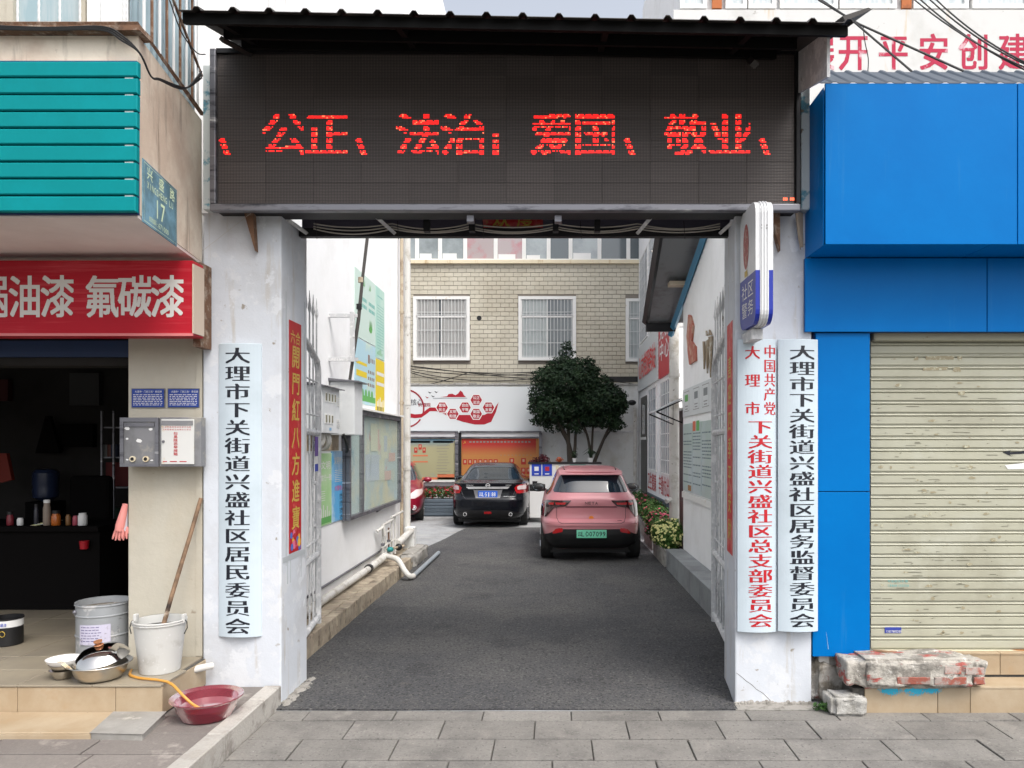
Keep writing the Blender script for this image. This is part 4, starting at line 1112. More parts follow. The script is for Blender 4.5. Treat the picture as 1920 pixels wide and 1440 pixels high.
tagged(mb.build('paper_pile', [m_yellow_trim, m_yel_fl, M('pale_blue_paper', (.3, .4, .45))]), 'messy pile of yellow and blue papers on the dark desk', 'papers')
tagged(MB().lathe(P(158, 1029, Yd - .0), [(.035, 0), (.042, .075), (.001, .075)], 12, capb=True).build('red_tin', M('red_tin_paint', (.4, .01, .02), .4), smooth=True), 'small red tin hanging on the front of the dark desk', 'tin')
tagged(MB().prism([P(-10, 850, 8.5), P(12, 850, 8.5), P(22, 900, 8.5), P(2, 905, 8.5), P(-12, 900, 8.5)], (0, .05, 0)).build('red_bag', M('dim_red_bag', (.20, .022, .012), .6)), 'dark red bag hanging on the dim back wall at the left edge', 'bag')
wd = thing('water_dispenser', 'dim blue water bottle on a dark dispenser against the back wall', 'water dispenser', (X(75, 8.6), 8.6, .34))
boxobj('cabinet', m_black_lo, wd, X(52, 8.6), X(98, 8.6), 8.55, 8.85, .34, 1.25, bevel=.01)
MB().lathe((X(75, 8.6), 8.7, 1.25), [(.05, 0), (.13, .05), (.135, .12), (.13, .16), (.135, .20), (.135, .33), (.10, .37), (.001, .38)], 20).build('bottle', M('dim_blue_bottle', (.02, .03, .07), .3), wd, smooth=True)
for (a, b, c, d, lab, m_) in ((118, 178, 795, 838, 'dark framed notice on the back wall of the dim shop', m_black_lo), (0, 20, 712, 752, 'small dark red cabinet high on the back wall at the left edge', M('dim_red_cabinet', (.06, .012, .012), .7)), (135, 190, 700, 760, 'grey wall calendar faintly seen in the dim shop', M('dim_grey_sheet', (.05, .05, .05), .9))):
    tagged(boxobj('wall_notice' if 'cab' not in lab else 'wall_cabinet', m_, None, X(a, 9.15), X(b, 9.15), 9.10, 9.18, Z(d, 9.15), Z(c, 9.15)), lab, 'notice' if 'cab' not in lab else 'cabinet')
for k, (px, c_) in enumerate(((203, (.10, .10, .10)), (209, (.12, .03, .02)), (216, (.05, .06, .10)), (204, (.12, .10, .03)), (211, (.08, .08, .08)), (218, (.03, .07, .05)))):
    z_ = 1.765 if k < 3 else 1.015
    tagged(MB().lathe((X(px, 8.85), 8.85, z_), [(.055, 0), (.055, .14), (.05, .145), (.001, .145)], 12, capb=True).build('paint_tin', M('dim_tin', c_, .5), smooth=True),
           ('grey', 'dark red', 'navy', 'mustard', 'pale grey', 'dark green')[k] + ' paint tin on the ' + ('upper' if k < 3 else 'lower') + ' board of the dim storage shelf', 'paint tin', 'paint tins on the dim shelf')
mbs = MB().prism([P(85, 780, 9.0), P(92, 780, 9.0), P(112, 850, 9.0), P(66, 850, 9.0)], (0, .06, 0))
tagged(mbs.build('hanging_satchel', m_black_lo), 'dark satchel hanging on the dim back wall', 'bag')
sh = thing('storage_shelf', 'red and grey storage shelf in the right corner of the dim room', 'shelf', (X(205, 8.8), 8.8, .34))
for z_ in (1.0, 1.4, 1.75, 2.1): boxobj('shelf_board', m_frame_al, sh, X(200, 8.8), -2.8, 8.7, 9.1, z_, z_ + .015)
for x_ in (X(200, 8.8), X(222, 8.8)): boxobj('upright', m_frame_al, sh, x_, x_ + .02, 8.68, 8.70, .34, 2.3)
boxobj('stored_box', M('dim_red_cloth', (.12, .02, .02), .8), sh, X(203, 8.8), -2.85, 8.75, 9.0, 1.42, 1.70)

# wires of the left building
wl = thing('wire_bundle', 'black wire bundle drooping from the window cage over the bay corner', 'wire', (-2.6, 4.3, 4.3))
for k in range(3):
    pts = [P(-20, 48 + k * 3, 4.27), P(90, 52 + k * 2, 4.27), P(190, 50 + k * 3, 4.27), P(228, 66 + k * 5, 4.28), P(262, 100, 4.32), P(283, 143, 4.42), P(300, 148 + k, 4.5), P(330, 160 + k * 2, 4.75), P(352, 164, 5.0), P(378, 146 - k * 6, 5.3)]
    MB().tube(smoothpath(pts, 6), .006, 5).build('wire', m_cable, wl)
MB().tube(smoothpath([P(318, 0, 4.6), P(340, 60, 4.9), P(368, 98, 5.2), P(385, 102, 5.3)], 5), .004, 5).build('wire', m_cable, wl)
tagged(MB().tube([P(380, 470, 5.44), P(470, 400, 5.40)], .0012, 4).build('thin_wire', m_cable_w), 'thin pale wire strung across the top of the left pillar', 'wire')
# ------------------------------------------------------------------ blue shop front on the right
bs = thing('blue_shop_front', 'bright blue aluminium panelled shop front with a projecting fascia', 'shop front', (3.5, 5.4, .3))
Yfa, Yre = 5.09, 5.46
fx0, fz0, fz1 = X(1547, Yfa), Z(458, Yfa), Z(156, Yfa)
edges = [fx0, X(1908, Yfa), 4.6, 6.2, 8]
for a, b in zip(edges[:-1], edges[1:]):
    MB().pad((a + .003, Yfa + .02, fz0), UX, UZ, -UY, b - a - .006, fz1 - fz0, .02, .002).build('fascia_panel', m_blue, bs)
boxobj('fascia_core', m_navy, bs, fx0 + .022, 8, Yfa + .021, Yre + .2, fz0 + .02, fz1 - .01)
MB().pad((fx0, Yfa + .02, fz0), UY, UZ, -UX, Yre - Yfa, fz1 - fz0 - .02, .006, .001).build('side_panel', m_blue, bs)
for a, b in zip((fx0, X(1860, Yfa), 4.4, 6.2), (X(1860, Yfa), 4.4, 6.2, 8)):
    MB().pad((a + .003, Yfa + .006, fz0 + .019), UX, UY, -UZ, b - a - .006, Yre - Yfa - .01, .018, .002).build('soffit_panel', m_blue, bs)
lz0_, lz1_ = Z(622, 5.44), Z(484, 5.44)
le = [X(1509, 5.44), X(1851, 5.44), 4.7, 6.2, 8]
for a, b in zip(le[:-1], le[1:]):
    MB().pad((a + .003, 5.46, lz0_), UX, UZ, -UY, b - a - .006, lz1_ - lz0_, .02, .002).build('band_panel', m_blue, bs)
boxobj('band_core', m_navy, bs, le[0] + .005, 8, 5.461, 5.62, lz0_ + .004, lz1_)
cx0, cx1 = X(1530, 5.47), X(1631, 5.47)
cx0b = X(1524, 5.47)
zj = Z(922, 5.47)
for (a, b, z0_, z1_) in ((cx0, cx1, zj + .003, lz0_ - .004), (cx0b, cx1, Z(1231, 5.47), zj - .003)):
    MB().pad((a, 5.50, z0_), UX, UZ, -UY, b - a, z1_ - z0_, .03, .002).build('column_panel', m_blue, bs)
boxobj('column_core', m_navy, bs, cx0b + .01, cx1 - .003, 5.501, 5.75, Z(1228, 5.47), lz0_)
boxobj('downpipe_end', m_pvc, bs, X(1536, 5.52), X(1556, 5.52), 5.52, 5.58, Z(1246, 5.52), Z(1228, 5.52), bevel=.01)
# scratch on the blue column
MB().tube([(X(1549, 5.47), 5.4695, Z(1185, 5.47)), (X(1551, 5.47), 5.4695, Z(1200, 5.47)), (X(1553, 5.47), 5.4695, Z(1217, 5.47))], [.0006, .0016, .003], 5).build('scratch', M('pale_scratch', (.25, .42, .60)), bs)
# grey corrugated capping
mb = MB(); n = 0; x = fx0 - .03; vs = []
pit = 34.5 / F * Yfa
prof = []
while x < 8:
    for dx, dz in ((0, 0), (pit * .55, 0), (pit * .68, .014), (pit * .85, .014)): prof.append((x + dx, dz))
    x += pit
for a, dz in prof:
    vs += [(a, Yfa - .001, fz1 + .003 + dz * .5), (a, Yfa + .42, Z(135, Yfa + .42) + dz), (a, Yfa - .001, fz1 - .003 + dz * .5), (a, Yfa + .42, Z(135, Yfa + .42) + dz - .006)]
fs = []
for k in range(len(prof) - 1):
    b = 4 * k; c = b + 4
    fs += [(b, c, c + 1, b + 1), (b + 2, b + 3, c + 3, c + 2), (b, b + 2, c + 2, c), (b + 1, c + 1, c + 3, b + 3)]
mb.add(vs, fs)
mb.build('corrugated_capping', M('grey_blue_sheet', (.040, .055, .075), .5), bs)
boxobj('rear_wall', m_trimw, bs, 1.95, 8, 5.76, 5.9, 2.7, 4.3)
# roller shutter
sh = thing('roller_shutter', 'closed cream roller shutter with torn sticker marks and a black arrow', 'roller shutter', (3.6, 5.6, .4))
Ys = 5.60
sx0, sx1 = X(1632, Ys), 7.5
boxobj('housing', m_shutter, sh, sx0, sx1, Ys - .06, Ys + .2, Z(641, Ys), 2.75, bevel=.02)
ztop, zbot = Z(643, Ys), Z(1217, Ys)
npit = 26; ph = (ztop - zbot) / npit
slm = MB()
def slat_mesh():
    pr = [(.0, 0), (.0, .008), (-.010, .013), (-.010, ph * .70), (0, ph * .745), (.004, ph * .76), (-.006, ph * .80), (-.010, ph * .87), (-.006, ph * .95), (.004, ph)]
    mb = MB(); vs = [(0, a, b) for a, b in pr] + [(sx1 - sx0, a, b) for a, b in pr]
    n = len(pr)
    mb.add(vs, [(k, n + k, n + k + 1, k + 1) for k in range(n - 1)])
    return mb.mesh('slat', m_shutter)
sm_ = slat_mesh()
for k in range(npit):
    inst('slat', sm_, sh, (sx0, Ys, zbot + k * ph))
boxobj('backing', m_shutter, sh, sx0, sx1, Ys + .012, Ys + .03, zbot, 2.7)
boxobj('bottom_rail', M('rusty_bottom_rail', (.55, .52, .38), .5, layers=[((.3, .13, .04), 4, .55, .66, (1, 1, 3))]), sh, sx0, sx1, Ys - .02, Ys + .01, zbot - .045, zbot - .002, bevel=.004)
# arrow, stickers, torn paper marks
yy_ = Ys - .0125
mb = MB()
def spt(px, py): return (X(px, yy_), yy_, Z(py, yy_))
mb.add([spt(1880, 848), spt(1896, 844), spt(1893, 848), spt(1930, 845), spt(1930, 850), spt(1893, 852), spt(1897, 856)], [tuple(range(7))])
mb.build('painted_arrow', m_ink, sh)
mb = MB()
mb.box(X(1659, yy_), X(1690, yy_), yy_ - .0005, yy_ + .001, Z(1187, yy_), Z(1176, yy_)); mb.build('blue_sticker', M('blue_sticker', (.03, .05, .3)), sh)
mb = MB(); write(mb, '13577885330', (X(1661, yy_), yy_ - .0006, Z(1186, yy_)), *FRONT, .008, .018, .0106, offset=.01); mb.build('lettering', m_wht, sh)
mb = MB(); write(mb, '专业防水补漏', (X(1664, yy_), yy_ - .0006, Z(1092, yy_)), *FRONT, .02, .02, .026, offset=.01)
write(mb, '13408155558', (X(1664, yy_), yy_ - .0006, Z(1100, yy_)), *FRONT, .011, .018, .0148, offset=.01); mb.build('lettering', M('teal_stamp', (.12, .42, .42)), sh)
mb = MB(); mb.add([spt(1884, 872), spt(1920, 868), spt(1925, 879), spt(1890, 880)], [(0, 1, 2, 3)]); mb.build('paper_scrap', m_wht, sh)
m_glue = M('old_glue_residue', (.30, .26, .17), .8, layers=[((.5, .5, .38), 45, .5, .6)])
m_scr = M('dark_scratch', (.10, .09, .06), .8)
mb = MB()
for k in range(150):
    s_ = random.randint(1, 22)
    zc = zbot + (s_ + .2 + random.random() * .4) * ph
    bias = random.random()
    x_ = sx0 + abs(random.gauss(.45, .35)) if bias < .8 else R(sx0, 3.7)
    if x_ > 3.75: continue
    u = random.random()
    if u < .45:
        l_ = R(.01, .10); mb.box(x_, x_ + l_, yy_ - .0002, yy_ + .001, zc, zc + R(.0015, .003), 1)
    elif u < .75:
        cw_, ch_ = R(.008, .03), R(.006, .016)
        mb.add([(x_ + cw_ * R(.6, 1.3) * math.cos(q), yy_ - .0003, zc + ch_ * R(.6, 1.3) * math.sin(q)) for q in (0, .9, 1.8, 2.6, 3.5, 4.4, 5.4)], [tuple(range(7))], 0)
    else:
        mb.add([(x_, yy_ - .0003, zc), (x_ + .012, yy_ - .0003, zc + .004), (x_ + .02 + R(0, .03), yy_ - .0003, zc + R(-.01, .015)), (x_ + .004, yy_ - .0003, zc + .006)], [(0, 1, 2, 3)], 1)
for (a, b, c, d) in ((1712, 1722, 668, 676), (1735, 1788, 667, 675), (1795, 1804, 667, 676), (1728, 1776, 688, 695), (1785, 1802, 688, 697), (1797, 1808, 733, 741)):
    mb.add([spt(a + R(0, 2), d), spt(b, d + R(-1, 1)), spt(b + R(-2, 2), c), spt(a + R(-2, 4), c + R(0, 2))], [(0, 1, 2, 3)], 0)
o = mb.build('sticker_residue', [m_glue, m_scr], sh); o['kind'] = 'stuff'

# steps under the shutter
rs2 = thing('tan_steps', 'low tan stone-faced double step below the roller shutter', 'steps', (3.4, 5.4, 0))
boxobj('upper_core', m_joint, rs2, X(1640, 5.55), 7.5, 5.54, 5.9, .0, Z(1228, 5.55) - .012)
for a, b in ((X(1640, 5.53), 3.30), (3.30, 4.3), (4.3, 5.3)):
    MB().pad((a + .002, 5.54, .20), UX, UZ, -UY, b - a - .004, .155, .010, .002).build('riser_tile', m_tan, rs2)
    MB().pad((a + .002, 5.525, .352), UX, UY, UZ, b - a - .004, .3, .012, .002).build('tread_tile', m_tan, rs2)
xs_ = [X(1621, 5.3), X(1758, 5.3), X(1819, 5.3), X(1960, 5.3), 4.3, 5.4]
boxobj('lower_core', m_joint, rs2, X(1600, 5.3), 5.4, 5.31, 5.53, 0, .172)
for a, b in zip(xs_[:-1], xs_[1:]):
    MB().pad((a + .002, 5.31, .0), UX, UZ, -UY, b - a - .004, .172, .012, .002, jit=.001).build('riser_tile', m_tan, rs2)
    MB().pad((a + .002, 5.295, .174), UX, UY, UZ, b - a - .004, .23, .012, .002).build('tread_tile', m_tan, rs2)
# spray paint on the riser
mb = MB(); vs = []
for cx_, rr in ((1670, 26), (1716, 28), (1748, 20)):
    for k in range(260):
        a = R(0, PI); r_ = rr * random.random() ** .8
        px = cx_ + math.cos(a) * r_; py = 1292 + abs(math.sin(a)) * r_ * .55
        s_ = R(.004, .012) * (1.15 - r_ / rr)
        c = Vector((X(px, 5.29), 5.2972 - k * .00001, Z(py, 5.29)))
        mb.add([(c.x + s_ * math.cos(q), c.y, c.z + s_ * math.sin(q)) for q in (0, 1.05, 2.1, 3.14, 4.2, 5.2)], [tuple(range(6))])
mb.build('spray_paint', m_bluepaint, rs2)
def rough_block(name, x0, x1, y0, y1, z0, z1, m, seg=9, amp=.012, parent=None, bev=.02):
    bm = bmesh.new()
    bmesh.ops.create_cube(bm, size=1)
    bmesh.ops.bevel(bm, geom=bm.edges[:], offset=.13, segments=3, affect='EDGES')
    bmesh.ops.subdivide_edges(bm, edges=bm.edges[:], cuts=seg, use_grid_fill=True)
    bm.normal_update()
    nrm = {v.index: v.normal.copy() for v in bm.verts}
    from mathutils import noise as mn
    for v in bm.verts:
        p = v.co
        q = Vector((x0 + (p.x + .5) * (x1 - x0), y0 + (p.y + .5) * (y1 - y0), z0 + (p.z + .5) * (z1 - z0)))
        n_ = mn.fractal(q * 9, .9, 2.1, 5) + .8 * mn.noise(q * 5)
        v.co = q + nrm[v.index] * n_ * amp * 1.3
    me = bpy.data.meshes.new(name); bm.to_mesh(me); bm.free()
    off = off_of(parent)
    for v in me.vertices: v.co -= off
    me.materials.append(m)
    me.polygons.foreach_set('use_smooth', [True] * len(me.polygons))
    o = bpy.data.objects.new(name, me); COL.objects.link(o)
    if parent: o.parent = parent
    return o
bl = thing('masonry_block', 'lump of painted brick masonry lying on the tan step before the shutter', 'masonry', (2.5, 5.35, .19))
rough_block('mortar_body', X(1587, 5.28), X(1846, 5.28), 5.22, 5.52, .188, Z(1232, 5.30), m_block, parent=bl, amp=.014)
for a, b, c, d in ((1771, 1802, 1249, 1264), (1810, 1845, 1252, 1265), (1682, 1744, 1270, 1283), (1752, 1812, 1270, 1284), (1826, 1846, 1270, 1283)):
    MB().pad((X(a, 5.22), 5.226, Z(d, 5.22)), UX, UZ, -UY, (b - a) / F * 5.22, (d - c) / F * 5.22, .012, .003).build('brick', m_redbrick, bl)
tagged(rough_block('white_stone', X(1556, 5.26), X(1622, 5.26), 5.22, 5.40, 0, Z(1306, 5.24), m_whitestone, amp=.010), 'white rough stone on the paving between pillar and tan steps', 'stone')
tagged(rough_block('rubble_wall', X(1521, 5.55), X(1625, 5.50), 5.50, 5.9, -.02, Z(1236, 5.5), m_rubble, amp=.02), 'low rubble wall remnant under the blue column', 'rubble wall')
mb = MB()
leaves(mb, [(X(1546, 5.32), 5.33, .035, .075, .04, .035)], 130, .016, shell=.2)
tagged(mb.build('weed_tuft', m_leaf2), 'small green weed growing beside the white stone', 'weed')
tagged(MB().tube(smoothpath([(X(1632, 5.5), 5.45, .40), (X(1645, 5.5), 5.42, .405), (X(1660, 5.5), 5.41, .40), (X(1672, 5.5), 5.42, .395)], 4), .010, 6).build('dead_leaf', m_wood), 'curled brown dry leaf lying on the brick masonry block', 'leaf')

# ------------------------------------------------------------------ left alley wall building
LW = -2.6
wbl = thing('white_side_building', 'tall white plastered building along the left side of the driveway', 'building', (-4.5, 9, 0))
MB().box(-7.9, LW, 9.35, 12.9, -.02, 10.5).box(-7.9, LW, 6.06, 9.35, 3.35, 10.5).box(-2.615, LW, 6.06, 9.35, -.02, 3.35).build('wall', m_wall, wbl)
def wallbox(name, m, parent, y0, y1, z0, z1, t0=0.0, t1=.02, bevel=0):
    return boxobj(name, m, parent, LW + t0, LW + t1, y0, y1, z0, z1, bevel)
# corner pipes
for Yp, r_, m_, lab, xo in ((12.72, .055, m_pvc, 'thick white drainpipe at the far corner of the left wall', .02), (12.35, .03, m_old_pipe, 'thin stained pipe beside the white corner drainpipe', 0)):
    t = thing('drainpipe', lab, 'drainpipe', (LW + .07, Yp, .2))
    MB().tube([(LW + .07 + xo, Yp, .05), (LW + .07 + xo, Yp, 6.5)], r_, 12).build('pipe', m_, t, smooth=True)
    for z_ in (1.5, 2.6, 4.1, 5.6):
        MB().lathe((LW + .07 + xo, Yp, z_), [(r_ + .001, -.02), (r_ + .008, -.02), (r_ + .008, .02), (r_ + .001, .02)], 12).build('collar', m_, t)
# kerb with bricks
bkb = thing('brick_kerb', 'old mortared brick kerb along the foot of the left white wall', 'kerb', (-2.38, 9, 0))
boxobj('mortar_bed', m_brick_old, bkb, LW, -2.20, 6.1, 12.55, -.02, .165)
y = 6.12
while y < 11.4:
    MB().pad((-2.30 + R(-.006, .006), y, -.005), UY, UX, UZ, .108, .11, .195 + R(-.006, .004), .006, jit=.003).build('brick', m_brick_old, bkb)
    MB().pad((LW + .012, y + .001, .16), UY, UX, UZ, .108, .275, .022 + R(-.004, .003), .004, jit=.003).build('brick', m_brick_old, bkb) if y < 9.5 else None
    y += .118
tagged(rough_block('kerb_lump', -2.42, -2.16, 11.45, 12.9, -.02, .21, m_concrete, amp=.02), 'rough concrete lump ending the brick kerb by the corner', 'concrete lump')
tagged(boxobj('concrete_stub', m_wall2, None, -2.52, -2.36, 12.55, 12.75, .15, .52, bevel=.01), 'small upright concrete stub below the white corner drainpipe', 'stub')
# pipes on the kerb
t = thing('sewer_pipe', 'long white plastic pipe lying along the brick kerb', 'pipe', (-2.47, 9, .2))
MB().tube([(-2.47, 6.1, .235), (-2.47, 9.9, .26)], .042, 12).build('pipe', m_pvc, t, smooth=True)
MB().tube([(-2.465, 9.9, .262), (-2.46, 11.1, .30)], .050, 12).build('wide_pipe', m_pvc, t, smooth=True)
MB().tube([(-2.47, 9.88, .26), (-2.47, 9.96, .262)], .058, 12).build('collar', m_blackish, t, smooth=True)
tagged(MB().tube([(-2.46, 11.7, .36), (-2.42, 12.3, .44), (-2.42, 12.6, .46)], .055, 12).build('short_pipe', m_pvc, smooth=True), 'short thick white pipe stub behind the valves', 'pipe')
tagged(MB().tube([(LW + .02, 6.2, .31), (LW + .02, 11.0, .335), (LW + .04, 11.3, .42)], .014, 8).build('wall_conduit', m_frame_al, smooth=True), 'thin grey conduit running low along the left white wall', 'conduit')
t = thing('grey_drain_pipe', 'grey plastic pipe with wrapped elbow lying on the asphalt by the kerb', 'pipe', (-2.05, 11.5, .05))
MB().tube([(-2.0, 10.55, .05), (-2.0, 12.85, .05)], .034, 12).build('pipe', m_pvc_grey, t, smooth=True)
MB().tube(smoothpath([(-2.44, 10.75, .30), (-2.34, 10.7, .30), (-2.22, 10.62, .26), (-2.10, 10.48, .13), (-2.03, 10.45, .07), (-2.0, 10.56, .05)], 4), .040, 12).build('wrapped_elbow', m_pvc, t, smooth=True)
t = thing('water_valves', 'cluster of white water pipes and valves with one teal handle on the left kerb', 'valves', (-2.45, 11.2, .2))
for y_, z0_, z1_ in ((10.85, .2, .75), (11.05, .2, .62), (11.25, .2, .66), (11.45, .2, .78), (11.7, .2, .80)):
    MB().tube([(-2.50, y_, z0_), (-2.50, y_, z1_)], .014, 8).build('riser_pipe', m_pvc if y_ != 11.25 else m_rust, t, smooth=True)
for z_, a, b in ((.74, 10.8, 11.5), (.60, 10.9, 11.3), (.42, 10.8, 11.6), (.80, 11.4, 12.2)):
    MB().tube([(-2.49, a, z_), (-2.49, b, z_ + .02)], .020 if z_ > .7 else .014, 8).build('cross_pipe', m_pvc, t, smooth=True)
MB().tube([(-2.56, 10.75, .66), (-2.48, 10.8, .72), (-2.46, 10.82, .60)], .03, 8).build('elbow', m_pvc, t, smooth=True)
MB().ball((-2.40, 10.9, .38), .05, .06, .04, 12, 8).build('teal_handle', M('teal_valve_paint', (.02, .22, .22), .4), t, smooth=True)
MB().ball((-2.36, 11.3, .36), .055, .06, .055, 12, 8).build('meter_body', m_blackish, t, smooth=True)
MB().tube([(-2.45, 10.9, .38), (-2.36, 11.3, .36), (-2.34, 11.6, .34)], .018, 8).build('cross_pipe', m_old_pipe, t, smooth=True)
for y_ in (10.85, 11.25): MB().lathe((-2.50, y_, .46), [(.014, -.02), (.028, -.015), (.028, .015), (.014, .02)], 10).build('fitting', m_frame_al, t)
MB().tube([(LW + .03, 10.8, .95), (LW + .03, 12.3, 1.05)], .02, 8).build('cross_pipe', m_frame_al, t)

# meter boxes
t = thing('meter_box', 'pale grey electricity meter box with seven little windows on the left wall', 'meter box', (-2.5, 8.1, 2.03))
x_ = -2.42
boxobj('case', m_meter, t, LW, x_, 7.78, 8.40, 2.03, 2.53, bevel=.006)
MB().prism([(LW, 7.74, 2.535), (x_ + .05, 7.74, 2.515), (x_ + .05, 7.74, 2.525), (LW, 7.74, 2.565)], (0, .70, 0)).build('rain_hood', m_frame_al, t)
m_mw = M('meter_window_glass', (.28, .27, .20), .2)
for r_, n_, z_ in ((0, 4, 2.36), (1, 3, 2.13)):
    for k in range(n_):
        y_ = 7.86 + k * .105
        boxobj('window_frame', m_trimw, t, x_ + .001, x_ + .006, y_, y_ + .075, z_, z_ + .105)
        boxobj('meter_window', m_mw, t, x_ + .0065, x_ + .009, y_ + .014, y_ + .061, z_ + .014, z_ + .091)
for r_ in range(2):
    for k in range(5):
        boxobj('louvre', m_trimw, t, x_ + .001, x_ + .008, 8.29, 8.39, 2.40 - r_ * .24 + k * .020 - .06, 2.408 - r_ * .24 + k * .020 - .06)
boxobj('blue_mark', M('pale_blue_mark', (.2, .4, .6)), t, x_ + .001, x_ + .003, 8.02, 8.09, 2.06, 2.09)
t = thing('switch_cabinet', 'larger pale grey cabinet behind the meter box on the left wall', 'cabinet', (-2.5, 8.7, 2.03))
boxobj('case', m_meter, t, LW, -2.31, 8.61, 8.98, 2.02, 2.64, bevel=.006)
MB().prism([(LW, 8.57, 2.645), (-2.25, 8.57, 2.630), (-2.25, 8.57, 2.642), (LW, 8.57, 2.675)], (0, .45, 0)).build('rain_hood', m_frame_al, t)
for r_ in range(2):
    for k in range(5):
        boxobj('louvre', m_trimw, t, -2.58, -2.50, 8.602, 8.609, 2.49 - r_ * .22 + k * .022, 2.50 - r_ * .22 + k * .022)
cbx = thing('wall_cables', 'tangle of pale cables and one black cable below the meter boxes', 'cable', (-2.5, 8.3, 1.9))
for k in range(7):
    y_ = 7.86 + k * .07
    MB().tube(smoothpath([(-2.50, y_, 2.03), (-2.48, y_ + R(-.04, .04), 1.95), (-2.52, y_ + R(-.06, .06), 1.88), (-2.56, y_ + .05, 1.86)], 3), .016, 6).build('pale_cable', m_pvc, cbx, smooth=True)
MB().tube(smoothpath([(-2.42, 8.55, 2.03), (-2.40, 8.6, 1.93), (-2.44, 8.8, 1.84), (-2.50, 8.95, 1.82)], 4), .016, 6).build('black_cable', m_cable, cbx, smooth=True)
boxobj('cable_board', m_old_pipe, cbx, LW, LW + .012, 7.8, 8.95, 1.84, 2.02)

# posters on the left wall (flat prints)
def poster(name, label, y0, y1, z0, z1, m, extra=None, t1=.012):
    t = thing(name, label, 'poster', (LW, (y0 + y1) / 2, z0))
    wallbox('sheet', m, t, y0, y1, z0, z1, .001, t1)
    if extra: extra(t, LW + t1)
    return t
def rect(mb, x_, y0, y1, z0, z1, mi=0, k=0):
    xx = x_ + .0008 + .0004 * k
    mb.add([(xx, y0, z0), (xx, y1, z0), (xx, y1, z1), (xx, y0, z1)], [(0, 1, 2, 3)], mi)
P_green, P_lt, P_teal, P_yel, P_wh, P_blue = (M('poster_leaf_green', (.12, .38, .10)), M('poster_pale_mint', (.55, .68, .62)), M('poster_teal', (.18, .45, .40)), M('poster_yellow', (.72, .55, .03)), M('poster_white', (.72, .72, .70)), M('poster_blue', (.05, .25, .62)))
def ex_green(t, x_):
    mb = MB()
    rect(mb, x_, 8.17, 8.64, 1.02, 1.09, 0)
    for k in range(6): rect(mb, x_, 8.2 + k * .07, 8.23 + k * .07, 1.09, 1.15 + (k * 37 % 5) * .02, 1, 1)
    for k in range(5): rect(mb, x_, 8.27, 8.42, 1.38 - k * .025, 1.387 - k * .025, 1, 1)
    write(mb, '文明', (x_, 8.26, 1.63), *LEFTW, .16, .09, .18, offset=.02, mi=1, lift=.002)
    write(mb, '言行一致', (x_, 8.26, 1.50), *LEFTW, .09, .07, .10, offset=.02, mi=1, lift=.002)
    mb.build('lettering', [P_green, P_wh], t)
poster('green_poster', 'light green poster with white writing low on the left wall', 8.15, 8.66, 1.00, 1.81, M('poster_grass', (.36, .60, .28), .5, layers=[((.5, .68, .42), 1.6, .45, .6)]), ex_green)
def ex_blue(t, x_):
    mb = MB()
    write(mb, '文明养犬', (x_, 8.76, 1.68), *LEFTW, .085, .08, .10, offset=.02, mi=0, lift=.002)
    for k in range(7): rect(mb, x_, 8.78, 9.12, 1.60 - k * .022, 1.606 - k * .022, 0)
    write(mb, '关爱他人', (x_, 8.78, 1.36), *LEFTW, .08, .06, .095, offset=.02, mi=1, lift=.002)
    for k in range(4):
        write(mb, '文明', (x_, 8.98, 1.28 - k * .085), *LEFTW, .05, .035, .06, offset=.02, mi=2, lift=.002)
        for j in range(2): rect(mb, x_, 8.98, 9.16, 1.265 - k * .085 - j * .014, 1.269 - k * .085 - j * .014, 2)
    mb.build('lettering', [P_wh, M('poster_pink', (.6, .15, .35)), m_ink], t)
poster('blue_poster', 'blue poster with white and pink writing right of the green one', 8.67, 9.21, 1.00, 1.83, M('poster_sky', (.10, .40, .72), .5, layers=[((.55, .70, .80), 1.3, .48, .62)]), ex_blue)
def ex_up(t, x_):
    mb = MB(); rnd = random.Random(3)
    def dash(y0, y1, z, h, mi):
        y = y0
        while y < y1:
            l_ = rnd.uniform(.02, .08); rect(mb, x_, y, min(y + l_, y1), z, z + h, mi); y += l_ + .012
    for (a, b) in ((9.95, 10.3), (10.4, 10.75)):
        for k in range(2): dash(a, b, 3.85 - k * .09, .05, 0)
    for k in range(16): dash(10.90, 11.30, 3.95 - k * .042, .010, 0)
    dash(10.92, 11.25, 4.08, .022, 0)
    mb.add([(x_ + .002, 10.5 + .09 * math.cos(q * PI / 6), 3.52 + .045 * math.sin(q * PI / 6)) for q in range(12)], [tuple(range(12))], 1)
    for k in range(5): mb.add([(x_ + .0025, 10.43 + k * .035, 3.53), (x_ + .0025, 10.46 + k * .035, 3.53), (x_ + .0025, 10.445 + k * .03, 3.66)], [(0, 1, 2)], 1)
    for c in (10.1, 10.42): 
        for k in range(3): mb.add([(x_ + .0025, c + k * .03, 4.06), (x_ + .0025, c + .02 + k * .03, 4.06), (x_ + .0025, c + .04 + k * .03, 4.16)], [(0, 1, 2)], 1)
    for k in range(5): rect(mb, x_, 10.9 + k * .07, 10.93 + k * .07, 3.23, 3.27 + (k * 53 % 4) * .02, 1)
    mb.build('print', [P_teal, P_green], t)
poster('mint_poster', 'large pale mint poster high on the left wall', 9.68, 10.80, 3.33, 4.22, P_lt, None, .010)
poster('teal_poster', 'narrow teal poster high on the left wall, right of the mint one', 10.82, 11.36, 3.18, 4.22, M('poster_seafoam', (.38, .62, .54), .5, layers=[((.5, .68, .6), 2, .45, .6)]), ex_up, .010)
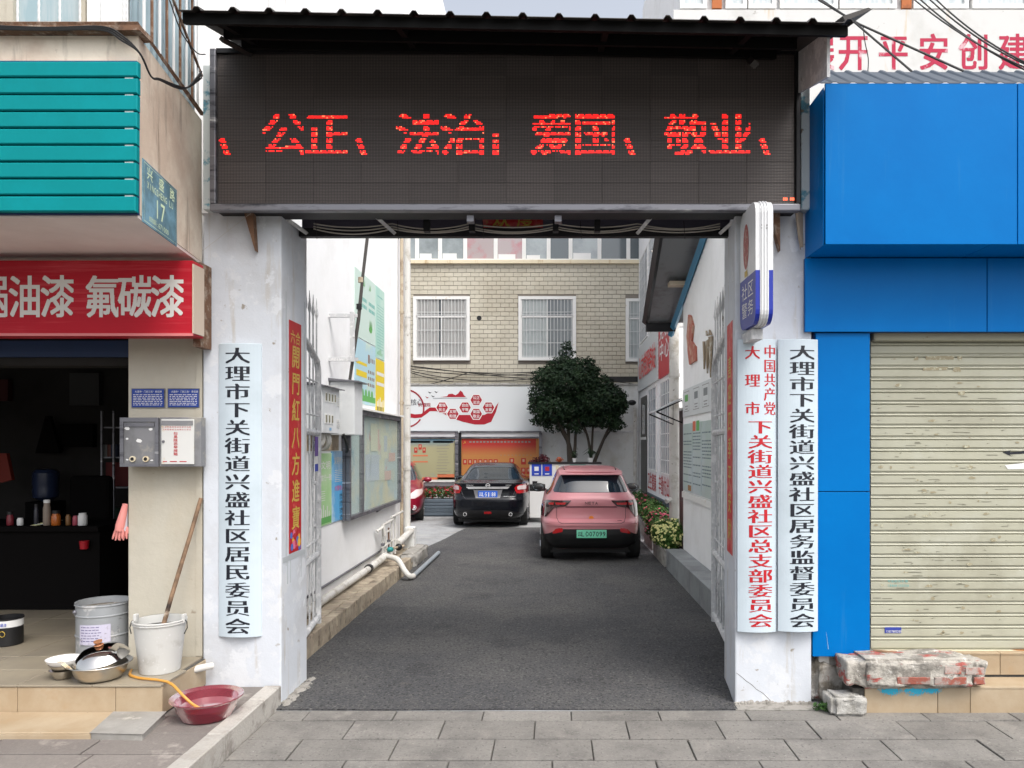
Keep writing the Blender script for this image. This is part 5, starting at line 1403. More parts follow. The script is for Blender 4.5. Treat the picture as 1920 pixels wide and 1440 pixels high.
def ex_low(t, x_):
    mb = MB()
    rect(mb, x_, 9.75, 10.78, 2.50, 2.58, 0); rect(mb, x_, 9.75, 10.3, 2.82, 2.90, 1); rect(mb, x_, 9.75, 10.3, 2.98, 3.02, 1)
    for k in range(5): mb.add([(x_ + .002, 9.9 + k * .17 + .06 * math.cos(q * PI / 5), 2.60 + .07 * math.sin(q * PI / 5)) for q in range(10)], [tuple(range(10))], 0)
    for r_ in range(3):
        for k in range(4): rect(mb, x_, 10.36 + k * .10, 10.42 + k * .10, 2.90 - r_ * .09, 2.945 - r_ * .09, 2)
    rect(mb, x_, 10.36, 10.46, 3.04, 3.16, 2)
    for k in range(3): rect(mb, x_, 10.50 + k * .09, 10.55 + k * .09, 3.06, 3.12, 2)
    mb.build('print', [P_green, P_yel, M('poster_brown', (.25, .16, .13))], t)
poster('sky_poster', 'pale blue poster with small brown seals under the mint one', 9.68, 10.80, 2.46, 3.31, M('poster_pale_sky', (.42, .62, .70), .5, layers=[((.6, .7, .55), 2, .5, .65)]), ex_low, .010)
def ex_yel(t, x_):
    mb = MB()
    for z_ in (2.93, 2.78): rect(mb, x_, 10.86, 11.32, z_, z_ + .05, 0)
    for k in range(5): rect(mb, x_, 10.88 + k * .09, 10.93 + k * .09, 2.42, 2.55 + (k % 3) * .03, 0); rect(mb, x_, 10.885 + k * .09, 10.925 + k * .09, 2.40, 2.47, 1, 1)
    mb.build('print', [P_wh, m_blackish], t)
poster('yellow_poster', 'yellow poster with white bands at the lower right of the wall posters', 10.82, 11.36, 2.36, 3.16, P_yel, ex_yel, .010)

# glazed notice case on the left wall
nc = thing('glazed_notice_case', 'long aluminium notice case with faded posters behind dusty glass', 'notice case', (-2.5, 10.6, 1.0))
y0, y1, z0, z1 = 9.10, 12.12, .98, 2.35
xo = -2.50
wallbox('case_back', m_frame_al, nc, y0, y1, z0, z1, .001, .05)
m_fad = M('faded_poster_sheet', (.50, .62, .60), .6, layers=[((.70, .68, .46), 1.1, .45, .58), ((.60, .40, .34), 1.7, .60, .66), ((.28, .44, .50), 2.4, .60, .68)])
wallbox('faded_posters', m_fad, nc, y0 + .05, y1 - .05, z0 + .05, z1 - .05, .051, .055)
mb = MB(); rnd = random.Random(5)
for k in range(10):
    a, b = rnd.uniform(y0 + .9, y1 - .6), rnd.uniform(z0 + .3, z1 - .5)
    rect(mb, LW + .056, a, a + rnd.uniform(.2, .5), b, b + rnd.uniform(.1, .4), k % 3, k)
mb.build('faded_sheets', [M('faded_a', (.66, .70, .52)), M('faded_b', (.52, .60, .64)), M('faded_c', (.68, .50, .42))], nc)
for a, b, c, d in ((y0, y1, z1 - .06, z1), (y0, y1, z0, z0 + .05), (y0, y0 + .05, z0 + .051, z1 - .061), (y1 - .05, y1, z0 + .051, z1 - .061), (y0 + .62, y0 + .67, z0 + .051, z1 - .061)):
    boxobj('frame', m_frame_al, nc, LW + .056, xo + .01, a, b, c, d, bevel=.003)
boxobj('glass', M('dusty_case_glass', (.45, .52, .50), .10, alpha=.16, spec=.8), nc, xo - .02, xo - .016, y0 + .051, y1 - .051, z0 + .051, z1 - .061)
boxobj('top_hood', m_trimw, nc, LW, xo + .06, y0 - .03, y1 + .03, z1 + .004, z1 + .03)

# slim pole held by wall brackets
pt_ = thing('wall_pole', 'slim dark pole on wall brackets above the meter boxes', 'pole', (-2.35, 8.6, 2.6))
MB().tube([P(656, 712, 8.6), P(672, 600, 8.6), P(680, 520, 8.6), P(694, 400, 8.6)], [.018, .022, .018, .020], 8).build('pole', M('worn_dark_pole', (.06, .055, .05), .5), pt_, smooth=True)
for py in (592, 674):
    boxobj('bracket_arm', m_gate, pt_, LW, X(668, 8.6) + .02, 8.58, 8.62, Z(py, 8.6) - .02, Z(py, 8.6) + .02)
boxobj('bracket_plate', m_gate, pt_, X(657, 8.58), X(666, 8.58), 8.55, 8.57, Z(678, 8.56), Z(585, 8.56))
for py in (525, 575): MB().lathe(P(675 + (550 - py) * .07, py, 8.6), [(.02, -.03), (.032, -.03), (.032, .03), (.02, .03)], 10).build('clamp', m_old_pipe if py == 525 else m_dark, pt_)

# ------------------------------------------------------------------ iron gate leaves swung open
def gate_leaf(label, A, B, spears=True):
    A, B = Vector((A[0], A[1], 0)), Vector((B[0], B[1], 0))
    t = thing('gate_leaf', label, 'gate', (A.x, A.y, .2))
    d = B - A
    def q(u, z): p = A + d * u; return (p.x, p.y, z)
    MB().tube([q(1, .18), q(1, 2.62), q(.93, 2.70)], .030, 8).build('end_post', m_gate, t, smooth=True)
    MB().tube([q(0, .18), q(0, 2.85)], .028, 8).build('hinge_post', m_gate, t, smooth=True)
    MB().tube([q(.94, 2.70), q(.5, 2.80), q(0, 2.86)], .032, 8).build('top_rail', m_gate, t, smooth=True)
    for z_, r_ in ((2.50, .009), (2.18, .009), (2.02, .030), (1.0, .010), (.86, .028), (.25, .03)):
        MB().tube([q(0, z_), q(1, z_)], r_, 8).build('rail', m_gate, t, smooth=True)
    n = 6
    for k in range(n):
        u = (k + .5) / n
        MB().tube([q(u, .26), q(u, 3.18)], .008, 5).build('bar', m_gate, t)
        MB().tube([q(u, 3.10), q(u, 3.14), q(u, 3.20), q(u, 3.30)], [.008, .018, .010, .002], 6).build('spear_tip', m_gate, t)
    for (z0_, z1_) in ((2.05, 2.48), (1.05, 1.98), (.28, .84)):
        for u in (.3, .75):
            pts = []
            zc = (z0_ + z1_) / 2; hh_ = (z1_ - z0_) / 2
            for k in range(13):
                a = k / 12 * 2 * PI
                pts.append(q(u + .07 * math.sin(a * 1.0 + u * 3), zc + hh_ * .9 * math.cos(a / 2)))
            MB().tube(pts, .007, 5).build('scroll', m_gate, t)
    for z_ in (1.15, 1.55, 1.9): MB().ball(q(.8, z_), .022, .022, .022, 8, 6).build('scroll_knot', m_gate, t)
    return t, q
gl_, q = gate_leaf('chalky white iron gate leaf folded back against the left wall', (-2.12, 6.10), (-2.28, 7.20))
gr_, q2 = gate_leaf('chalky grey iron gate leaf folded back beside the right wall', (1.44, 6.12), (1.56, 7.30))
tg = thing('gate_tag', 'small blue and purple tag tied to the left gate leaf', 'tag', (-2.2, 6.9, 1.75))
d_ = Vector((-.16, 1.10, 0)).normalized(); nn = Vector((d_.y, -d_.x, 0))
b0 = Vector((-2.12, 6.10, 0)) + d_ * .72 + nn * .035
for z0_, z1_, m_ in ((1.80, 1.98, M('tag_purple', (.12, .06, .28))), (1.73, 1.797, P_wh), (1.66, 1.727, M('tag_blue', (.03, .06, .4)))):
    MB().pad(b0 + Vector((0, 0, z0_)), d_, UZ, nn, .16, z1_ - z0_, .003, .0005).build('band', m_, tg)

# ------------------------------------------------------------------ right alley: low annex with overhanging roof
RW = 1.98
an = thing('white_annex', 'white gabled annex with a blue roof trim along the right side of the driveway', 'building', (3, 9, 0))
def rz(Y): return 4.00 + (Y - 6.1) * .25 if Y < 9.4 else 4.85 - (Y - 9.4) * .325
prof = [(6.1, 0), (11.5, 0), (11.5, rz(11.5)), (9.4, rz(9.4)), (6.1, rz(6.1))]
MB().prism([(RW, a, b) for a, b in prof], (4, 0, 0)).build('wall', m_wall, an)
m_sof = M('grey_roof_underside', (.20, .21, .22), .7, layers=[((.14, .14, .15), 3, .5, .65)])
mb = MB()
for (ya, yb) in ((9.4, 12.3),):
    mb.add([(1.38, ya, rz(ya) + .01), (6.2, ya, rz(ya) + .01), (6.2, yb, rz(yb) + .01), (1.52, yb, rz(yb) + .01),
            (1.38, ya, rz(ya) + .06), (6.2, ya, rz(ya) + .06), (6.2, yb, rz(yb) + .06), (1.52, yb, rz(yb) + .06)],
           [(0, 3, 2, 1), (4, 5, 6, 7), (0, 1, 5, 4), (1, 2, 6, 5), (2, 3, 7, 6), (3, 0, 4, 7)])
mb.build('roof_slope', m_sof, an)
MB().add([(RW, 5.9, rz(5.9) + .01), (6.2, 5.9, rz(5.9) + .01), (6.2, 9.395, rz(9.395) + .01), (RW, 9.395, rz(9.395) + .01), (RW, 5.9, rz(5.9) + .06), (6.2, 5.9, rz(5.9) + .06), (6.2, 9.395, rz(9.395) + .06), (RW, 9.395, rz(9.395) + .06)],
         [(0, 3, 2, 1), (4, 5, 6, 7), (0, 1, 5, 4), (1, 2, 6, 5), (2, 3, 7, 6), (3, 0, 4, 7)]).build('roof_slope', m_sof, an)
m_btrim = M('blue_roof_trim', (.05, .20, .33), .5)
for ya, yb in ((9.3, 12.2),):
    MB().tube([(RW - .03, ya, rz(ya) - .07), (RW - .03, yb, rz(yb) - .07)], .055, 4).build('rake_trim', m_btrim, an)
MB().tube([(RW - .03, 12.2, rz(12.2) - .07), (RW - .06, 12.35, rz(12.2) - .22)], .055, 4).build('rake_trim', m_btrim, an)
MB().tube([(1.37, 9.4, rz(9.4) + .02), (1.50, 12.3, rz(12.3) + .02)], .06, 4).build('gutter', m_blackish, an)
boxobj('eave_board', m_dark, an, 1.50, RW, 12.22, 12.3, rz(12.3) - .14, rz(12.3), bevel=.004)
boxobj('soffit_box', m_old_pipe, an, 1.68, RW - .02, 10.9, 11.1, rz(11.1) - .05, rz(11.1) + .005)
# plinth of granite slabs
pn = MB().box(1.73, RW, 6.2, 11.48, -.02, .295); pn.build('plinth_core', m_joint, an)
y = 6.2
while y < 11.4:
    L_ = .66
    MB().pad((1.73, y + L_ - .004, 0), -UY, UZ, -UX, L_ - .008, .295, .012, .003).build('granite_slab', m_granite, an)
    MB().pad((1.712, y + .003, .295), UY, UX, UZ, L_ - .006, RW - 1.712, .014, .003).build('coping_slab', m_granite, an)
    y += L_
MB().pad((1.73, 11.48, 0), UX, UZ, UY, RW - 1.73, .295, .012, .003).build('granite_slab', m_granite, an)
# notice boards and wall ornaments
def rbox(name, m, parent, y0, y1, z0, z1, t0=0.001, t1=.02): return boxobj(name, m, parent, RW - t1, RW - t0, y0, y1, z0, z1)
def rrect_(mb, x_, y0, y1, z0, z1, mi=0, k=0):
    xx = x_ - .0008 - .0004 * k
    mb.add([(xx, y1, z0), (xx, y0, z0), (xx, y0, z1), (xx, y1, z1)], [(0, 1, 2, 3)], mi)
t = thing('heading_board', 'pale heading board with framed emblems on the right annex wall', 'notice board', (RW, 10, 2.3))
Ya, Yb2 = 9.32, 11.42
zA = lambda py, Y: Z(py, Y)
rbox('panel', M('pale_grey_board', (.60, .63, .64), .5), t, 8.9, Yb2, 2.33, 2.74)
mb = MB(); x_ = RW - .02
for k, (yc, m_) in enumerate(((11.1, 0), (10.35, 1), (9.7, 1))):
    rrect_(mb, x_, yc - .22, yc + .22, 2.40, 2.70, 2, 0); rrect_(mb, x_, yc - .21, yc + .21, 2.41, 2.69, 3, 1)
    rrect_(mb, x_, yc - .13, yc + .13, 2.55, 2.65, m_, 2); rrect_(mb, x_, yc - .12, yc + .12, 2.47, 2.485, 2, 2); rrect_(mb, x_, yc - .10, yc + .10, 2.43, 2.445, 2, 2)
mb.build('print', [P_green, M('grey_print', (.2, .22, .23)), M('dark_line', (.25, .25, .25)), M('pale_board_tone', (.62, .65, .66))], t)
t = thing('information_board', 'three-part green information board below the heading board on the right wall', 'notice board', (RW, 10, 1.2))
mgb = M('mint_board', (.44, .55, .52), .35, layers=[((.5, .6, .62), 1.2, .45, .6)])
for a, b in ((10.66, 11.40), (10.0, 10.63), (9.0, 9.97)):
    rbox('panel', mgb, t, a, b, 1.22, 2.22)
boxobj('bottom_ledge', m_trimw, t, RW - .035, RW - .001, 8.9, 11.42, 1.11, 1.20)
mb = MB(); rnd = random.Random(9)
for a, b in ((10.70, 11.36), (10.04, 10.60), (9.1, 9.93)):
    z_ = 2.06
    while z_ > 1.32:
        y_ = a
        while y_ < b:
            l_ = rnd.uniform(.03, .12); rrect_(mb, RW - .02, y_, min(y_ + l_, b), z_, z_ + .018, 0); y_ += l_ + .02
        z_ -= rnd.choice((.045, .045, .11))
rrect_(mb, RW - .02, 10.38, 10.60, 2.10, 2.24, 1, 1); rrect_(mb, RW - .02, 10.12, 10.33, 2.10, 2.24, 2, 1); rrect_(mb, RW - .02, 10.72, 10.98, 1.24, 1.32, 3, 1)
mb.build('print', [M('slate_print', (.13, .2, .22)), M('seal_orange', (.62, .14, .06)), P_green, M('brown_print', (.35, .18, .06))], t)
t = thing('red_wall_ornament', 'faded red cut-out figure high on the right annex wall', 'wall ornament', (RW, 10.4, 3))
def rpt(px, py, xw=RW - .03): Y_ = xw * F / (px - CX); return (xw, Y_, Z(py, Y_))
MB().prism([rpt(*p) for p in ((1290, 590), (1294, 592), (1299, 612), (1296, 640), (1303, 650), (1304, 676), (1292, 684), (1289, 660), (1287, 630))], (.028, 0, 0)).build('figure', M('faded_red_relief', (.42, .13, .09), .7, layers=[((.5, .3, .22), 7, .5, .6)]), t)
t = thing('bronze_wall_ornament', 'bronze coloured brush-stroke ornament on the right annex wall', 'wall ornament', (RW, 9.8, 3))
mbr = M('weathered_bronze', (.26, .20, .13), .6, layers=[((.5, .48, .42), 6, .5, .62)])
for a in (((1317, 640), (1319, 692), (1321, 640)), ((1322, 640), (1325, 700), (1328, 636)), ((1328, 632), (1331, 708), (1334, 630)), ((1323, 620), (1323, 630), (1326, 629)), ((1329, 618), (1329, 629), (1333, 628))):
    MB().prism([rpt(*p) for p in a], (.02, 0, 0)).build('stroke', mbr, t)
# small awning and dark doorway past the annex
t = thing('door_awning', 'small black bracketed awning over the narrow dark doorway', 'awning', (1.9, 11.9, 2.6))
MB().prism([(1.58, 11.6, 2.42), (RW, 11.6, 2.62), (RW, 11.6, 2.64), (1.58, 11.6, 2.44)], (0, .9, 0)).build('sheet', M('pale_awning_sheet', (.45, .47, .48), .5), t)
for y_ in (11.6, 12.48):
    MB().tube([(1.58, y_, 2.42), (RW, y_, 2.60), (RW, y_, 2.25), (1.58, y_, 2.42)], .014, 5).build('bracket', m_dark, t)
t = thing('dark_doorway', 'narrow dark maroon door recessed beside the white drainpipe', 'door', (2.1, 12.4, 0))
boxobj('leaf', M('dark_maroon_door', (.03, .012, .012), .5), t, 2.0, 2.06, 11.51, 11.97, .0, 2.45)
boxobj('frame', m_trimw, t, 2.0, 2.07, 11.975, 12.02, 0, 2.5)
t = thing('right_drainpipe', 'thick white drainpipe standing in front of the narrow dark doorway', 'drainpipe', (2.0, 13.6, 0))
t.name = 'drainpipe'
px_, py_ = 2.04, 12.75
MB().tube([(px_, py_, .5), (px_, py_, 4.2)], .085, 14).build('pipe', m_pvc, t, smooth=True)
for z_ in (.95, 1.9, 3.1): MB().lathe((px_, py_, z_), [(.086, -.03), (.097, -.03), (.097, .03), (.086, .03)], 14).build('collar', m_pvc, t)
MB().tube([(px_, py_, 1.0), (px_ - .15, py_ - .1, .95)], .04, 8).build('branch', m_pvc, t, smooth=True)
tagged(MB().tube(smoothpath([rpt(1222, 470, 1.9), rpt(1245, 500, 1.9), rpt(1275, 470, 1.9), rpt(1292, 430, 1.9)], 5), .012, 6).build('loose_cable', m_cable_w), 'pale loose cable looping below the annex roof', 'cable')
tagged(MB().tube(smoothpath([rpt(1222, 485, 1.9), rpt(1240, 488, 1.9), rpt(1268, 475, 1.9), rpt(1282, 440, 1.9)], 5), .010, 6).build('loose_cable', m_cable), 'black loose cable looping below the annex roof', 'cable')
# ------------------------------------------------------------------ far tiled building with yard wall
YB = 21.3
fb = thing('tiled_building', 'beige brick-tiled building across the end of the yard with grilled windows', 'building', (-1, YB, 0))
fx0_, fx1_ = -4.6, 2.6
MB().box(-9, 6, YB + .02, YB + 8, -.02, 9.4).build('core', m_grout, fb)
wins = [(X(775, YB), X(881, YB), Z(676, YB), Z(556, YB)), (X(972, YB), X(1080, YB), Z(676, YB), Z(556, YB)), (X(1173, YB), X(1280, YB), Z(678, YB), Z(560, YB))]
ztile, zlow = Z(494, YB), Z(721, YB)
tp, tw = 8.2 / F * YB, 16.1 / F * YB
tmesh = MB().pad((0, 0, 0), UX, UZ, -UY, tw - .010, tp - .012, .018, .003).mesh('tile', m_tile)
cells = []
r = 0; z = ztile - tp
while z > zlow - tp:
    x = fx0_ - (tw / 2 if r % 2 else 0)
    while x < fx1_:
        hit = any(x + tw > a - .01 and x < b + .01 and z + tp > c - .01 and z < d + .01 for a, b, c, d in wins)
        if not hit: cells.append((x, z))
        else:
            for a, b, c, d in wins:
                if x < a - .03 and x + tw > a - .01 and z + tp > c - .01 and z < d + .01: cells.append((x, z, a - x - .004))
                if x < b - .02 and x + tw > b + .03 and z + tp > c - .01 and z < d + .01: cells.append((b + .004, z, x + tw - b - .010))
        x += tw
    z -= tp; r += 1
def vis(c): return X(760, YB) - .1 < c[0] < X(1188, YB) and c[1] > Z(690, YB)
vc = [c for c in cells if vis(c) and len(c) == 2]
vc.sort(key=lambda c: abs(c[0] - X(930, YB)) * .8 + abs(c[1] - 6.2))
near = set(vc[:300])
st_ = MB()
for c in cells:
    if c in near: inst('tile', tmesh, fb, (c[0], YB + .02, c[1]))
    else:
        w_ = c[2] if len(c) == 3 else tw - .010
        if w_ > .02: st_.pad((c[0], YB + .02, c[1]), UX, UZ, -UY, w_, tp - .012, .018 + R(-.002, .002), .003)
o = st_.build('tile_field', m_tile, fb); o['kind'] = 'stuff'
hole = MB().tube([(X(898.5, YB), YB - .004, Z(596.5, YB)), (X(898.5, YB), YB + .01, Z(596.5, YB))], .07, 14).build('vent_hole', m_blackish, fb)
def far_window(a, b, c, d, dark_right):
    wnd = MB()
    t_ = .085
    wnd.box(a, b, YB - .05, YB + .02, d - t_, d).box(a, b, YB - .07, YB + .02, c, c + t_).box(a, a + t_, YB - .05, YB + .02, c + t_, d - t_).box(b - t_, b, YB - .05, YB + .02, c + t_, d - t_)
    o = wnd.build('window', m_trimw, fb)
    def sub(nm, mb, m): return mb.build(nm, m, o)
    ai, bi, ci, di = a + t_, b - t_, c + t_, d - t_
    ztr = di - (di - ci) * .30; xm = (ai + bi) / 2
    sub('pane', MB().box(ai, bi, YB + .010, YB + .014, ci, di), m_glass)
    # curtains just behind the glass plane are shown as hanging folds in front of a dark room
    mb = MB(); vs = []
    x1c = bi if not dark_right else xm
    n = 60
    for k in range(n + 1):
        xx = ai + (x1c - ai) * k / n
        dy = .008 * math.sin(k * 1.9) + .004 * math.sin(k * .7)
        vs += [(xx, YB - .004 + dy, ci), (xx, YB - .004 + dy, di)]
    mb.add(vs, [(2 * k, 2 * k + 2, 2 * k + 3, 2 * k + 1) for k in range(n) if not (not dark_right and 26 < k < 31)])
    sub('curtain', mb, m_curtain if dark_right else m_curtain_p)
    mb = MB().box(ai, bi, YB - .028, YB - .014, ztr - .02, ztr + .025).box(xm - .02, xm + .02, YB - .028, YB - .014, ci, ztr - .02).box(xm - .015, xm + .015, YB - .028, YB - .014, ztr + .025, di)
    mb.box(ai, ai + .02, YB - .028, YB - .014, ci, di).box(bi - .02, bi, YB - .028, YB - .014, ci, di)
    sub('sash_frame', mb, m_trimw)
    mb = MB()
    n = 15
    for k in range(n):
        xx = ai + (bi - ai) * (k + .5) / n
        mb.box(xx - .006, xx + .006, YB - .050, YB - .040, ci, di)
    for f_ in (.02, .25, .47, .73, .78): mb.box(ai, bi, YB - .040, YB - .032, ci + (di - ci) * f_ - .007, ci + (di - ci) * f_ + .007)
    g_ = sub('security_grille', mb, m_bar)
far_window(*wins[0], False); far_window(*wins[1], True); far_window(*wins[2], True)
# window band above
zs0, zs1 = Z(497, YB), Z(490, YB)
boxobj('sill_band', m_yellow_trim, fb, fx0_, fx1_, YB - .10, YB + .02, zs0 + .03, zs1 + .02)
Yb3 = YB + .05
xs_ = [757, 783, 826, 873, 930, 983, 1029, 1070, 1124, 1178, 1240]
kinds = ['lt', 'lt', 'lt', 'ro', 'ro', 'lt', 'dk', 'lt', 'dk', 'dk']
m_rosy = M('rosy_room_glass', (.40, .34, .34), .1, spec=.8, layers=[((.45, .22, .24), 1.2, .5, .6)])
for k in range(10):
    a, b = X(xs_[k], Yb3), X(xs_[k + 1], Yb3)
    mb = MB().box(a, a + .05, YB - .02, Yb3, zs1 + .025, 9.0).box(b - .06, b - .002, YB - .02, Yb3, zs1 + .025, 9.0).box(a + .05, b - .06, YB - .02, Yb3, zs1 + .025, zs1 + .07)
    o = mb.build('window', m_trimw, fb)
    MB().box(a + .05, b - .06, YB + .005, YB + .012, zs1 + .07, 9.0).build('pane', {'lt': m_glass_lt, 'dk': m_glass, 'ro': m_rosy}[kinds[k]], o)
    if kinds[k] != 'dk' and k not in (3, 6):
        MB().box(a + .07, b - .25, YB - .006, YB + .003, zs1 + .075, zs1 + .075 + R(.08, .2)).build('things_on_sill', m_wht, o)
# taller wing at the left and clutter on top
tagged(MB().box(-9, X(812, YB + 2), YB + 2, YB + 9, 9.4, 17).build('rear_block', m_wall), 'pale upper block rising behind the canopy left of the sky gap', 'building')

# yard wall with painted mural, below the tiles
yw = thing('yard_wall', 'white yard wall with a red painted ribbon mural below the tiled building', 'wall', (-1, YB - .2, 0))
Yw_ = YB - .15
ztw = Z(722, Yw_)
boxobj('wall', m_wall2, yw, -9, 2.38, Yw_, Yw_ + .16, -.02, ztw)
boxobj('white_panel', M('smooth_white_panel', (.66, .69, .70), .5), yw, -9, X(1010, Yw_), Yw_ - .02, Yw_ - .001, Z(812, Yw_), ztw - .05)
mb = MB(); x = -5.0; rnd = random.Random(4)
while x < 2.3:
    l_ = rnd.uniform(.15, .5); mb.box(x, x + l_ - .01, Yw_ - .04, Yw_ + .18, ztw + .002, ztw + rnd.uniform(.025, .06)); x += l_
mb.build('broken_coping', m_whitestone, yw)
boxobj('ledge', m_gate, yw, X(1012, Yw_), 2.38, Yw_ - .015, Yw_ - .001, Z(811, Yw_), Z(808, Yw_))
boxobj('black_band', m_blackish, yw, X(1130, Yw_), 2.38, YB - .02, YB + .0, Z(716, YB), Z(706, YB))  # flat black band across the foot of the tiled facade
Ym_ = Yw_ - .022
s_ = Ym_ / F
def mp(px, py, k=0): return (X(px, Ym_), Ym_ - .002 - .0006 * k, Z(py, Ym_))
m_mr = M('mural_red', (.36, .007, .02), .5); m_md = M('mural_dark_red', (.30, .015, .03), .5)
mb = MB()
top_ = [(750, 770), (760, 773), (778, 777), (790, 776), (800, 768), (806, 764), (816, 764), (832, 772), (850, 778), (870, 778), (890, 778), (908, 778), (924, 770), (935, 754)]
bot_ = [(750, 781), (760, 782), (778, 784), (790, 783), (800, 776), (806, 771), (818, 771), (832, 776), (850, 785), (868, 791), (890, 796), (908, 796), (921, 791), (930, 772)]
for k in range(len(top_) - 1):
    mb.add([mp(*bot_[k]), mp(*bot_[k + 1]), mp(*top_[k + 1]), mp(*top_[k])], [(0, 1, 2, 3)], 0)
for k in range(16):
    a0, a1 = math.radians(-75 + k * 10), math.radians(-75 + (k + 1) * 10)
    if 35 < k * 10 < 60: continue
    q = [(760 + r_ * 36 * math.cos(a) , 766 - r_ * 36 * math.sin(a) * 1.02, ) for r_, a in ((1, a0), (1, a1), (.92, a1), (.92, a0))]
    mb.add([mp(*p, 1) for p in q], [(0, 1, 2, 3)], 1)
mb.add([mp(*p, 1) for p in ((825, 744.5), (838, 743), (841, 739), (848, 738), (854, 741), (859, 738), (863, 732), (867, 735), (870, 741), (874, 744.5))], [tuple(range(10))], 0)
mb.add([mp(*p, 1) for p in ((812, 746), (876, 746), (876, 747.5), (812, 747.5))], [(0, 1, 2, 3)], 2)
hexes = [(829, 764, '富强', '民主'), (849, 776, '文明', '和谐'), (872, 764, '自由', '平等'), (893, 750, '公正', '法治'), (893, 776, '爱国', '敬业'), (916, 764, '诚信', '友善')]
for hx, hy, a, b in hexes:
    for rr, mi, k in ((12.6, 3, 2), (10.8, 0, 3)):
        mb.add([mp(hx + rr * math.cos(q * PI / 3), hy + rr * math.sin(q * PI / 3), k) for q in range(6)], [tuple(range(6))], mi)
    for tx, dy in ((a, -1.2), (b, 7.2)):
        write(mb, tx, mp(hx - 6.2, hy + dy, 4), *FRONT, 5.6 * s_, 6 * s_, 6.6 * s_, offset=.02, mi=3)
write(mb, '主义', mp(756, 761, 1), *FRONT, 6.5 * s_, 8 * s_, 7.2 * s_, offset=.02, mi=1)
write(mb, '核心', mp(770, 760, 1), *FRONT, 10 * s_, 12 * s_, 11.5 * s_, offset=.01, mi=4)
write(mb, '价值观', mp(784, 762.5, 1), *FRONT, 7.2 * s_, 7 * s_, 7.8 * s_, offset=.02, mi=1)
for bx_, by_, mi in ((806, 736, 4), (818, 735, 4), (801, 745, 1), (812, 743, 4)):
    mb.add([mp(bx_ - 4, by_ - 2, 1), mp(bx_, by_ + 2, 1), mp(bx_ + 4, by_ - 1, 1), mp(bx_ + 1, by_, 1)], [(0, 1, 2, 3)], mi)
mb.build('mural_print', [m_mr, m_md, M('grey_mural', (.35, .38, .40)), m_wht, m_ink], yw)

